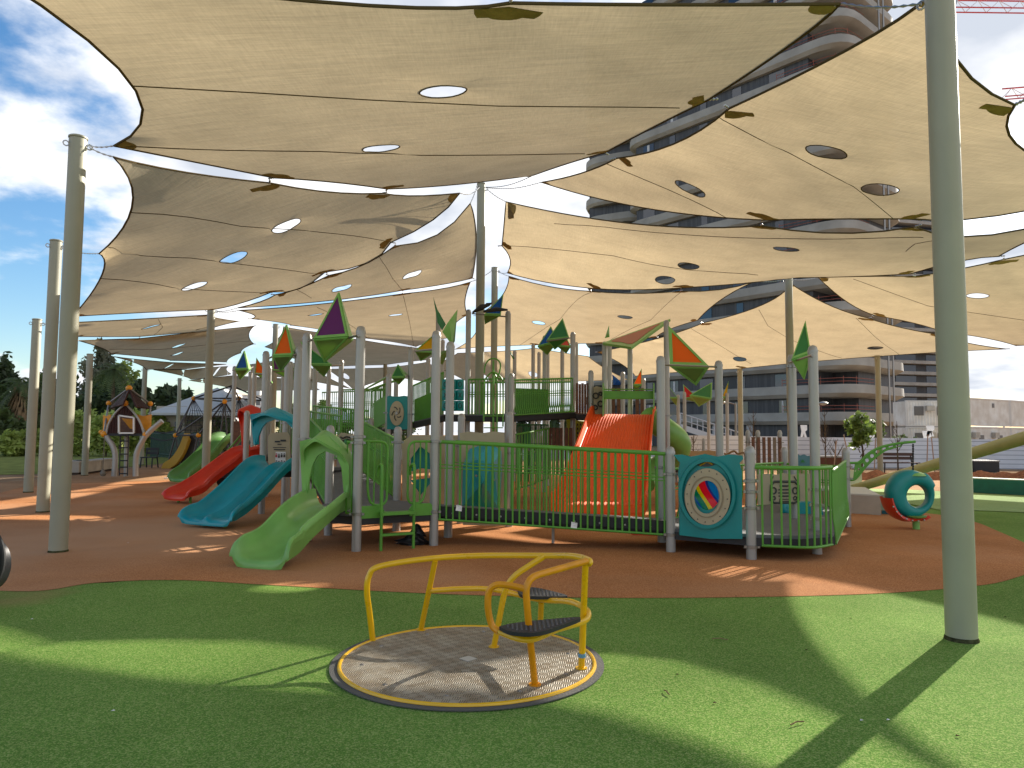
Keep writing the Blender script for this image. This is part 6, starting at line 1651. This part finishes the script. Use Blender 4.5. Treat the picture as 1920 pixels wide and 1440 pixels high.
def palm(px, d, py_top, label, tr=.35, shag=False, seed=1, R_=2.4):
    rnd = random.Random(seed); p = gd(px, d); H = top_z(p, py_top); t = thing('palm_tree', label, 'palm', p, 'palms at the park edge')
    hc = H - R_ * .45; q = MB(); q.tube([z3(p, 0), z3(p, hc * .5) + Vector((.1, 0, 0)), z3(p, hc)], [tr, tr * .85, tr * .7], 10); q.build('trunk', BARK, t)
    q = MB()
    for i in range(34):
        a = rnd.uniform(0, 6.28); e = rnd.uniform(-.6, 1.2); pts = []
        for k in range(7):
            f = k / 6; rr = R_ * f * math.cos(e * .7); z = R_ * (math.sin(e) * f - .75 * f * f); pts.append(z3(p, hc) + Vector((math.cos(a) * rr, math.sin(a) * rr, z)))
        for k in range(6):
            dd_ = (pts[k + 1] - pts[k]); s_ = dd_.cross(UP).normalized()
            for m_ in range(3):
                f = pts[k].lerp(pts[k + 1], m_ / 3); ln = .42 * (1 - abs(k - 2.5) / 4.5)
                for sg in (-1, 1):
                    tip = f + s_ * sg * ln + dd_.normalized() * ln * .5 - UP * ln * .35; v = len(q.v); q.add([f, f + dd_ * .18, tip], [(0, 1, 2)])
    q.build('fronds', LF_M, t, smooth=False)
    if shag:
        q = MB()
        for i in range(420):
            a = rnd.uniform(0, 6.28); z = rnd.uniform(hc * .1, hc * .97); r0 = tr * 1.15; s_ = z3(p, z) + Vector((math.cos(a) * r0, math.sin(a) * r0, 0)); o_ = Vector((math.cos(a) * .35, math.sin(a) * .35, -.9)) * rnd.uniform(.5, 1.1)
            w = Vector((-math.sin(a), math.cos(a), 0)) * .07; q.add([s_ - w, s_ + w, s_ + o_], [(0, 1, 2)])
        q.build('dead_fronds', mat('dead_palm_frond', (.24, .16, .09), .9, vary=.3, scale=3), t, smooth=False)
palm(40, 46, 700, 'shaggy trunked palm between the left posts', .45, True, 3, 1.6)
palm(207, 55, 672, 'slender palm rising behind the fourth post', .16, False, 4, 1.8)
palm(392, 48, 768, 'short palm under the white canopy', .3, True, 5, 2.0)

# ------------------------------------------------------------------ right side: hoarding, containers, planting, street furniture
M_HOARD = bpy.data.materials.new('ribbed_white_sheet'); M_HOARD.use_nodes = True
def _h():
    t = M_HOARD.node_tree; b = t.nodes['Principled BSDF']; L = t.links.new; tcn = node(M_HOARD, 'ShaderNodeTexCoord'); sx = node(M_HOARD, 'ShaderNodeSeparateXYZ'); L(tcn.outputs['Object'], sx.inputs[0])
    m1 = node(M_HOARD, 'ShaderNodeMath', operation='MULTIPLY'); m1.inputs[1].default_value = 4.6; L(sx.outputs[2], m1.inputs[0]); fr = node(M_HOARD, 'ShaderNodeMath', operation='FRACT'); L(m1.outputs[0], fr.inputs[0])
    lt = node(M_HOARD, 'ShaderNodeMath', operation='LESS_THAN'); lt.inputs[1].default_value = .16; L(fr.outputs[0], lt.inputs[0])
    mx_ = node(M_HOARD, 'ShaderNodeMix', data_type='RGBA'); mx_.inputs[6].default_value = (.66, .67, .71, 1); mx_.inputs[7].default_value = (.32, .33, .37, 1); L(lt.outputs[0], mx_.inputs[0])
    n = node(M_HOARD, 'ShaderNodeTexNoise'); n.inputs['Scale'].default_value = .6; n.inputs['Detail'].default_value = 6; L(tcn.outputs['Object'], n.inputs['Vector'])
    mr = node(M_HOARD, 'ShaderNodeMapRange'); mr.inputs['From Min'].default_value = .3; mr.inputs['From Max'].default_value = .7; mr.inputs['To Min'].default_value = .82; mr.inputs['To Max'].default_value = 1.08; L(n.outputs['Fac'], mr.inputs['Value'])
    sc = node(M_HOARD, 'ShaderNodeVectorMath', operation='SCALE'); L(mx_.outputs[2], sc.inputs[0]); L(mr.outputs[0], sc.inputs['Scale']); L(sc.outputs[0], b.inputs['Base Color']); b.inputs['Roughness'].default_value = .45
_h()
def hoarding():
    pts = [(1236, 827, 33), (1400, 829, 34), (1500, 831, 35), (1620, 834, 36), (1760, 837, 36.5), (1920, 840, 36), (2100, 842, 34)]
    base = [gd(x, d) for x, y, d in pts]; t = thing('site_hoarding', 'long white horizontally ribbed sheet metal hoarding in front of the building site', 'hoarding', base[0])
    for i in range(len(pts) - 1):
        a, b_ = base[i], base[i + 1]; L = (b_ - a).length; n = max(1, round(L / 3.2))
        for k in range(n):
            p0, p1 = a.lerp(b_, k / n), a.lerp(b_, (k + 1) / n); h = 1.52 - .02 * i + .02 * math.sin(i * 3 + k * 2.1); q = MB(); off = Vector((0, .012 * (k % 2), 0))
            q.bar(z3(p0, h / 2 - .1) + off, z3(p1, h / 2 - .1) + off, .03, h + .2, UP); q.build('hoarding_sheet', M_HOARD, t)
            q = MB(); q.tube([z3(p0, 0) + Vector((0, .08, 0)), z3(p0, h + .02) + Vector((0, .08, 0))], .035, 6); q.build('hoarding_post', M_CLAMP, t)
    return t
hoarding()
def soil_bank():
    rnd = random.Random(9); q = MB(); nx, ny = 90, 8; vs = []; fs = []
    for i in range(nx + 1):
        px = 1545 + i * 8
        for j in range(ny + 1):
            f = j / ny; p = G(px, 901 - 12 * f) if px < 3000 else None
            h = .16 * math.sin(math.pi * f) * (1 + .5 * math.sin(i * .9) * math.sin(i * .37)) + rnd.uniform(-.035, .05) * math.sin(math.pi * f)
            vs.append(z3(p, max(0, h) + .008))
    for i in range(nx):
        for j in range(ny): fs.append((i * (ny + 1) + j, (i + 1) * (ny + 1) + j, (i + 1) * (ny + 1) + j + 1, i * (ny + 1) + j + 1))
    q.add(vs, fs); o = q.build('soil_bank', mat('reddish_soil', (.13, .055, .03), .95, col2=(.05, .024, .014), scale=9, bump=1.0, bscale=14), angle=80); tag(o, 'low bank of loose reddish soil between rubber surface and hoarding', kind='structure')
soil_bank()
def low_wall(name, pts, z0, z1, m, mtop, label, cat, th):
    t = thing(name, label, cat, pts[0]); q = MB(); n = len(pts)
    q.prism([z3(p, (z0 + z1) / 2) for p in pts], UP, z1 - z0); q.build('wall_body', m, t)
    q = MB(); q.prism([z3(p, z1 + .012) for p in pts], UP, .03); q.build('coping', mtop, t); return t
a, b_ = G(1824, 924), G(2060, 936)
M_GW = mat('green_rendered_wall', (.01, .12, .075), .6, vary=.1)
low_wall('low_wall', [a, b_, b_ + Vector((.1, .55, 0)), a + Vector((.1, .55, 0))], 0, .38, M_GW, mat('pale_green_coping', (.32, .42, .30), .7), 'low dark green wall with pale top right of the nearest post', 'low wall', .4)
a, b_ = G(1590, 962), G(1652, 966)
low_wall('low_wall', [a, b_, b_ + Vector((.75, 2.2, 0)), a + Vector((0, 2.4, 0))], 0, .36, M_CONC, mat('white_coping', (.55, .55, .50), .7), 'low grey concrete wall block with white top left of the teal pod', 'low wall', .4)
def mural_wall():
    a, b_ = G(1653, 963), G(1700, 966); t = thing('low_wall', 'short pale low wall piece with teal plinth behind the teal pod', 'low wall', a)
    q = MB(); q.bar(z3(a, .22), z3(b_, .22), .1, .30, UP); q.build('wall_body', mat('pale_mural_paint', (.42, .48, .38), .8, col2=(.28, .40, .26), scale=5), t)
    q = MB(); q.bar(z3(a, .035) + Vector((0, -.02, 0)), z3(b_, .035) + Vector((0, -.02, 0)), .12, .06, UP); q.build('plinth', mat('teal_paint', (.02, .13, .16), .6), t)
mural_wall()
def cream_seat():
    a, b_ = gd(1500, 21), gd(1600, 21.5); t = thing('long_bench', 'long cream bench block behind the right deck', 'seat', a); q = MB(); q.bar(z3(a, .30), z3(b_, .30), .6, .5, UP); q.build('seat_block', mat('cream_block', (.46, .43, .32), .8, vary=.05), t)
cream_seat()
# inclined cream brace pole
def brace():
    A = G(1592, 919); B = at(2100, 768, 11.2); t = thing('inclined_pole', 'long inclined pale yellow green pole crossing behind the nearest post', 'pole', A)
    q = MB(); q.tube([A, A.lerp(B, .5), B], .12, 18); q.build('pole_shaft', mat('yellow_green_paint', (.42, .42, .16), .45, vary=.05), t)
    q = MB(); q.lathe([(.2, 0), (.2, .02)], A, 18); q.build('base_plate', M_CLAMP, t)
    q = MB(); q.tube([z3(B, -.05), z3(B, B.z + .25)], .11, 18); q.build('support_post', MATS['yellow_green_paint'], t)
brace()
# young street trees: one leafy, several bare
tree(1612, 31, 768, 46, 'young leafy light green tree in front of the tower base', LF_Y, 900, .17, .38, 71, 'young street trees by the hoarding', 'tree')
tree(1640, 44, 782, 40, 'small dark green tree behind the young leafy one', LF_M, 1000, .2, .15, 72, 'young street trees by the hoarding', 'tree')
tree(1700, 46, 812, 60, 'low dark bushes in front of the containers', LF_M, 900, .2, .0, 73, 'bushes near the containers', 'bush', name='bush')
def bare_tree(px, d, ty, label, seed):
    rnd = random.Random(seed); p = gd(px, d); H = top_z(p, ty); t = thing('bare_tree', label, 'tree', p, 'bare young trees by the hoarding'); q = MB()
    q.tube([z3(p, 0), z3(p, H * .5), z3(p, H)], [.035, .022, .008], 6)
    q.build('trunk', BARK, t); q = MB()
    for i in range(18):
        z = H * rnd.uniform(.3, .92); a = rnd.uniform(0, 6.28); s_ = z3(p, z); L = rnd.uniform(.25, .55) * (1.15 - z / H) * 1.8; e = s_ + Vector((math.cos(a) * L * .6, math.sin(a) * L * .6, L))
        q.tube([s_, s_.lerp(e, .5) + Vector((0, 0, -.03)), e], [.012, .008, .004], 4)
        f = s_.lerp(e, .5); q.tube([f, f + Vector((math.cos(a + 1) * L * .35, math.sin(a + 1) * L * .3, L * .4))], [.007, .003], 3)
    q.build('branches', BARK, t)
for i, (px, d, ty, l) in enumerate(((1547, 30, 770, 'bare young tree right of the twin tall posts'), (1413, 31, 770, 'bare young tree beside the sunlit far post'), (1566, 30, 826, 'bare sapling left of the leafy young tree'), (1682, 31, 790, 'bare young tree behind the dark bench'), (1300, 32, 815, 'bare sapling in front of the metal stair'))): bare_tree(px, d, ty, l, 80 + i)
def stake(px, d, ty, lean, label):
    p = gd(px, d); H = top_z(p, ty); t = thing('tree_stake', label, 'stake', p, 'wooden stakes supporting the young trees'); q = MB(); q.tube([p, z3(p, H) + Vector((lean, 0, 0))], .022, 6); q.build('stake_rod', mat('grey_pink_wood', (.35, .25, .2), .8), t)
for px, ty, lean, l in ((1596, 815, -.3, 'leaning stake left of the leafy young tree'), (1561, 826, .15, 'thin stake behind the twin right posts'), (1637, 822, .1, 'stake right of the leafy young tree'), (1735, 815, .1, 'stake left of the nearest post'), (1751, 820, -.1, 'thin stake nearest the nearest post')): stake(px, 29.5, ty, lean, l)
def marker(px, d, y0, y1, label, s_=1.0):
    p = at(px, y0, d); t = thing('site_banner', label, 'banner', gd(px, d), 'white things standing above the hoarding'); q = MB(); q.tube([z3(p, 0), z3(p, p.z)], .03, 6); q.build('banner_pole', M_CLAMP, t)
    h = (y1 - y0) / FPX * d; q = MB(); w = .18 * s_; c = at(px, (y0 + y1) / 2, d - .06)
    q.prism([c + Vector((-w, 0, h / 2)), c + Vector((w, 0, h / 2)), c + Vector((w, 0, h * .1)), c + Vector((w * .4, 0, -.02)), c + Vector((w * .9, 0, -h / 2)), c + Vector((w * .3, 0, -h / 2)), c + Vector((0, 0, -h * .15)), c + Vector((-w * .4, 0, -h / 2)), c + Vector((-w, 0, -h / 2)), c + Vector((-w * .7, 0, 0))], (0, 1, 0), .03); q.build('banner_sheet', M_WHITE, t)
marker(1507, 40, 797, 820, 'white vertical banner seen between the twin tall posts'); marker(1633, 38, 808, 835, 'white banner right of the leafy young tree'); marker(1744, 38, 798, 818, 'tall white figure shaped banner beside the containers', 1.2); marker(1738, 38, 808, 832, 'second white figure shaped banner beside the containers', 1.4)
def lamp(px, d, ty, label, arm=-.9):
    p = gd(px, d); H = top_z(p, ty); t = thing('street_lamp', label, 'street lamp', p, 'grey street lamps on the far side'); q = MB(); q.tube([p, z3(p, H * .5), z3(p, H)], [.08, .065, .05], 8)
    q.tube([z3(p, H - .05), z3(p, H) + Vector((arm * .4, 0, .05))], .03, 6); q.build('lamp_pole', M_CLAMP, t)
    q = MB(); c = z3(p, H + .03) + Vector((arm * .75, 0, 0)); q.lathe([(.05, -.1), (.2, -.05), (.24, 0), (.15, .06), (.03, .09)], c, 12); q.build('lamp_head', M_POSTG, t)
lamp(1380, 34, 756, 'grey street lamp with drooping head left of the sunlit far post'); lamp(1536, 36, 757, 'grey street lamp hidden beside the right tall post', .3)
# stacked site containers
def container(a, b_, z0, label, wins, ac, seed=0, dirty=True):
    t = thing('site_container', label, 'container', z3(a, z0), 'white stacked site containers'); L = (b_ - a).length; d = (b_ - a).normalized(); nrm = Vector((d.y, -d.x, 0)); H = 2.5
    m = mat('dirty_white_container', (.74, .72, .67), .7, col2=(.58, .53, .46), scale=.9, bump=.1); q = MB(); n = int(L / .28); ring0 = []
    for i in range(n + 1):
        for f, o in ((i, 0), (i + .5, .05)):
            if f > n: continue
            ring0.append(a + d * (L * f / n) + nrm * o)
    vs = [z3(p, z0 + .08) for p in ring0] + [z3(p, z0 + H - .08) for p in ring0]; k = len(ring0)
    q.add(vs, [(i, i + 1, k + i + 1, k + i) for i in range(k - 1)])
    q.box(z3((a + b_) / 2, z0 + H / 2) - nrm * 1.25, (L - .02, 2.4, H - .12), math.atan2(d.y, d.x)); q.build('container_body', m, t, smooth=False)
    q = MB()
    for zc in (z0 + .05, z0 + H - .05): q.bar(z3(a, zc) + nrm * .03, z3(b_, zc) + nrm * .03, .1, .12, UP)
    for p in (a, b_): q.bar(z3(p, z0), z3(p, z0 + H), .14, .14)
    q.build('container_frame', mat('container_frame_paint', (.60, .57, .52), .7), t)
    for f, w, zc, hh in wins:
        p = a + d * (L * f) + nrm * .06; q = MB(); q.bar(z3(p, z0 + zc) - d * w / 2, z3(p, z0 + zc) + d * w / 2, .04, hh, UP); q.build('window', mat('shuttered_window', (.12, .11, .10), .5), t)
    for f in ac:
        p = a + d * (L * f) + nrm * .25; q = MB(); q.box(z3(p, z0 + 1.75), (.75, .35, .5), math.atan2(d.y, d.x)); q.build('air_conditioner', M_CONC, t)
def container_end(px0, px1, d0, d1, z0, label): container(gd(px0, d0), gd(px1, d1), z0, label, ((.25, .9, 1.5, .9), (.7, .9, 1.5, .9)), (.45,))
container_end(1700, 1795, 72, 72, .0, 'lower dirty white site container just left of the nearest post'); container_end(1700, 1795, 72, 72, 2.6, 'upper dirty white site container just left of the nearest post')
container(gd(1815, 66), gd(1893, 70), 0, 'lower white site container with air conditioners right of the nearest post', ((.3, .8, 1.3, .9), (.75, .8, 1.3, .9)), (.12, .58)); container(gd(1815, 66), gd(1893, 70), 2.6, 'upper white site container with one small window right of the nearest post', ((.6, .4, 1.9, .4),), ())
container(gd(1896, 70), gd(1975, 76), 0, 'lower site container at the right picture edge', ((.3, .8, 1.3, .9),), (.15,)); container(gd(1896, 70), gd(1975, 76), 2.6, 'upper grimy site container at the right picture edge', ((.5, 1.0, 1.3, .9),), ())
def antenna():
    p = gd(1883, 110); t = thing('antenna_mast', 'distant mobile phone antenna mast above the containers', 'antenna', p); tz = top_z(p, 752); q = MB(); q.tube([p, z3(p, tz)], .12, 6); q.build('mast_pole', M_CLAMP, t)
    for dx, dz in ((-.6, -.9), (.7, -1.4), (-.9, -2.2), (.5, -.5)): q = MB(); q.box(z3(p, tz + dz) + Vector((dx, 0, 0)), (.35, .3, 1.2)); q.tube([z3(p, tz + dz), z3(p, tz + dz) + Vector((dx, 0, 0))], .05, 4); q.build('antenna_panel', M_CLAMP, t)
antenna()

# ------------------------------------------------------------------ concrete towers
M_TCON = mat('fair_faced_concrete', (.34, .33, .30), .8, col2=(.25, .24, .215), scale=.35, bump=.1, bscale=3)
M_TWALL = bpy.data.materials.new('dark_cladding'); M_TWALL.use_nodes = True
def _w():
    t = M_TWALL.node_tree; b = t.nodes['Principled BSDF']; L = t.links.new; tcn = node(M_TWALL, 'ShaderNodeTexCoord')
    mp = node(M_TWALL, 'ShaderNodeMapping'); mp.inputs['Rotation'].default_value = (0, 0, R(50)); mp.inputs['Scale'].default_value = (1, 1, .02); L(tcn.outputs['Object'], mp.inputs[0])
    n = node(M_TWALL, 'ShaderNodeTexNoise'); n.inputs['Scale'].default_value = 2.6; n.inputs['Detail'].default_value = 2; L(mp.outputs[0], n.inputs['Vector'])
    r = node(M_TWALL, 'ShaderNodeValToRGB'); r.color_ramp.interpolation = 'CONSTANT'; e = r.color_ramp.elements; e[0].color = (.035, .038, .044, 1); e[1].position = .48; e[1].color = (.055, .058, .064, 1); x = e.new(.58); x.color = (.042, .045, .052, 1)
    L(n.outputs['Fac'], r.inputs[0]); L(r.outputs[0], b.inputs['Base Color']); b.inputs['Roughness'].default_value = .55
_w()
M_GLASS = mat('dark_glass', (.02, .03, .05), .06, 0, spec=.8)
def round_poly(P, r, k=6):
    out = []; n = len(P)
    for i in range(n):
        a = P[i] + (P[i - 1] - P[i]).normalized() * r; b_ = P[i] + (P[(i + 1) % n] - P[i]).normalized() * r
        for j in range(k + 1): t = j / k; out.append(a * (1 - t) ** 2 + P[i] * 2 * t * (1 - t) + b_ * t * t)
    return out
def tower():
    C0 = at(1603, 815, 86); C0.z = 0; u = Vector((-.643, .766, 0)); nr = Vector((-.766, -.643, 0)); FH = 3.33; NF = 20
    root = thing('concrete_tower', 'tall unfinished concrete tower with curved balcony bands and dark cladding', 'tower block', C0)
    ln, dp = 36.0, 17.0
    # main band outline (right wing) and a second, set back left wing with its own rounded end
    main = [C0, C0 + u * ln, C0 + u * ln - nr * dp, C0 - nr * dp]
    L0 = C0 + u * (ln - 1) - nr * 4.5; wing = [L0, L0 + Vector((-9.5, 5.2, 0)), L0 + Vector((-4.5, 20, 0)), L0 + Vector((7, 14, 0))]
    body_m = [C0 + u * 5.2 - nr * .9, C0 + u * (ln - 2.5) - nr * .9, C0 + u * (ln - 2.5) - nr * (dp - 1), C0 + u * 2.0 - nr * (dp - 1), C0 + u * 2.0 - nr * 5.5, C0 + u * 5.2 - nr * 5.5]
    cw = sum(wing, Vector()) / 4; body_w = [cw + (p - cw) * .82 for p in wing]
    Ht = FH * NF + 2.6
    for bd in (body_m, body_w):
        q = MB(); q.prism([z3(p, Ht / 2) for p in bd], UP, Ht); q.build('facade_wall', M_TWALL, root, smooth=False)
    for f in range(NF):
        z = 3.55 + f * FH
        for outl, nm in ((round_poly(main, 4.2), 'balcony_band'), (round_poly(wing, 4.0), 'balcony_band')):
            ce = sum(outl, Vector()) / len(outl); n = len(outl); q = MB()
            lo = [z3(ce + (p - ce) * .955, z - .55) for p in outl]; m1 = [z3(p, z - .1) for p in outl]; m2 = [z3(ce + (p - ce) * .997, z + .95) for p in outl]; m3 = [z3(ce + (p - ce) * .985, z + .95) for p in outl]; m4 = [z3(ce + (p - ce) * .98, z - .1) for p in outl]
            vs = lo + m1 + m2 + m3 + m4; fs = []
            for i in range(n):
                j = (i + 1) % n
                for l in range(4): fs.append((l * n + i, l * n + j, (l + 1) * n + j, (l + 1) * n + i))
            fs.append(tuple(range(n))); fs.append(tuple(4 * n + i for i in range(n)))
            q.add(vs, fs); q.build(nm, M_TCON, root, angle=30)
    # windows in the recessed facade, largest 100
    cnt = 0
    for f in range(20):
        z = 3.55 + f * FH + 1.55
        for k, s_ in enumerate((9.5, 15.5, 21.0, 26.5, 31.0)):
            w = (1.0, 2.0, 1.2, 2.2, 1.4)[(k + f) % 5]; p = C0 + u * s_ - nr * .86; q = MB(); q.bar(z3(p, z) - u * w / 2, z3(p, z) + u * w / 2, .07, 2.0, UP); o = q.build('window', M_GLASS, root, smooth=False)
            if (k * 7 + f * 3) % 4 == 0:
                q = MB(); q.bar(z3(p, z) - u * w * .1 + nr * .05, z3(p, z) + u * w * .12 + nr * .05, .03, 1.9, UP); q.build('curtain', MBW, o, smooth=False)
            cnt += 1
    # pale ground floor columns and safety rails on the open corner balconies
    for s_ in (8, 14.2, 19.5, 26, 31):
        q = MB(); p = C0 + u * s_ - nr * .75; q.bar(z3(p, 0), z3(p, 3.1), .9, .25, nr); q.build('ground_pier', mat('pale_pier', (.36, .36, .36), .7), root)
    rr_ = mat('red_oxide_rail', (.30, .09, .06), .7)
    for f in range(NF - 1):
        z = 3.55 + f * FH + .95; pts = [C0 + u * 9 + nr * .02, C0 + u * 4 + nr * -.1, C0 + u * 1.4 - nr * .6, C0 + u * .5 - nr * 2, C0 + u * .25 - nr * 6]
        q = MB()
        for h in (.35, .75): q.tube([z3(p - nr * .25 + u * .2, z + h) for p in smooth_path(pts, 3)], .035, 4)
        for p in pts[:4]: q.tube([z3(p - nr * .25 + u * .2, z - .1), z3(p - nr * .25 + u * .2, z + 1.0)], .03, 4)
        q.build('safety_rail', rr_, root)
    # hoist mast on the open end
    hx = C0 - u * 1.2 - nr * 8
    for dx in (0, 1.3):
        q = MB(); q.tube([z3(hx + nr * dx, 0), z3(hx + nr * dx, Ht)], .12, 4); q.build('hoist_mast', M_CLAMP, root)
tower()
def tower2():
    a, b_ = gd(1560, 215), gd(1795, 225); root = thing('apartment_tower', 'second distant tower with straight horizontal balcony bands right of the concrete tower', 'tower block', a)
    d = (b_ - a).normalized(); nr = Vector((d.y, -d.x, 0)); NF = 22; FH = 3.3; L = (b_ - a).length; H = NF * FH
    q = MB(); c = (a + b_) / 2; q.box(z3(c, H / 2) - nr * 10, (L, 18, H), math.atan2(d.y, d.x)); q.build('facade_wall', M_TWALL, root, smooth=False)
    for f in range(NF + 1):
        z = 1 + f * FH; q = MB(); q.bar(z3(a, z) - nr * 9, z3(b_, z) - nr * 9, 21, .95, UP); q.build('balcony_band', M_TCON, root, smooth=False)
    for f in range(NF):
        for k in range(4):
            if len([0]) and f * 4 + k < 88:
                p0 = a + d * (L * (k + .12) / 4) - nr * .98; p1 = a + d * (L * (k + .78) / 4) - nr * .98; z = 1 + f * FH + 1.6; q = MB(); q.bar(z3(p0, z), z3(p1, z), .1, 1.9, UP); q.build('window', M_GLASS, root, smooth=False)
tower2()
# metal stair in front of the tower base
def stair():
    root = thing('metal_stair', 'sloping grey metal stair gangway in front of the tower ground floor', 'stair', gd(1340, 60)); m = mat('galvanised_stair', (.42, .43, .44), .5, .3)
    for dy in (0, 1.2):
        q = MB(); a, b_ = at(1276, 800, 60 + dy), at(1392, 838, 60 + dy); q.bar(a, b_, .08, .45, UP); q.build('stringer', m, root)
        q = MB(); q.tube([a + UP * 1.1, b_ + UP * 1.1], .05, 6); q.tube([a + UP * .6, b_ + UP * .6], .04, 6)
        for i in range(12): p = a.lerp(b_, i / 11); q.tube([p, p + UP * 1.1], .04, 6)
        q.build('stair_rail', m, root)
    q = MB(); a = at(1276, 800, 60.6); q.box(a + Vector((-1.0, 0, -.1)), (2.2, 1.6, .12)); q.build('landing', m, root)
    for px in (1277, 1330): q = MB(); p = gd(px, 60.5); q.tube([p, z3(p, at(px, 800 + (px - 1277) * .33, 60.5).z)], .08, 6); q.build('stair_post', m, root)
stair()
# tower cranes: only parts of the jibs show
def crane(px0, px1, py0, py1, d, label, mast_px, hgt=2.2):
    a, b_ = at(px0, py0, d), at(px1, py1, d); root = thing('tower_crane', label, 'crane', gd(mast_px, d), 'red construction cranes'); m = mat('crane_red', (.55, .05, .06), .5); mw = mat('crane_white', (.65, .6, .6), .5)
    q = MB(); n = 12; dn = (b_ - a).normalized(); L = (b_ - a).length
    for off in (Vector((0, -.8, 0)), Vector((0, .8, 0))): q.tube([a + off, b_ + off], .14, 4)
    q.build('jib_chord', m, root); q = MB(); q.tube([a + UP * hgt, b_ + UP * hgt], .16, 4); q.build('jib_chord', m, root)
    q = MB()
    for i in range(n):
        p = a.lerp(b_, i / n); p2 = a.lerp(b_, (i + .5) / n) + UP * hgt; p3 = a.lerp(b_, (i + 1) / n)
        for off in (Vector((0, -.8, 0)), Vector((0, .8, 0))): q.tube([p + off, p2, p3 + off], .07, 4)
    q.build('jib_lattice', mw, root)
    mp_ = gd(mast_px, d); q = MB(); z = at(mast_px, (py0 + py1) / 2, d).z
    for dx, dy in ((-.8, -.8), (.8, -.8), (.8, .8), (-.8, .8)): q.tube([mp_ + Vector((dx, dy, 0)), z3(mp_, z + 6) + Vector((dx, dy, 0))], .12, 4)
    for i in range(int(z / 2.5)): q.tube([mp_ + Vector((-.8 if i % 2 else .8, -.8, i * 2.5)), mp_ + Vector((.8 if i % 2 else -.8, -.8, (i + 1) * 2.5))], .07, 4)
    q.build('mast', m, root)
crane(1775, 2250, 18, 24, 130, 'red and white crane jib at the top right corner', 2200, 1.8)
crane(1880, 2300, 184, 150, 150, 'red crane jib end just peeking in at the right edge below the top one', 2280, 2.0)
# small far things on the right ground
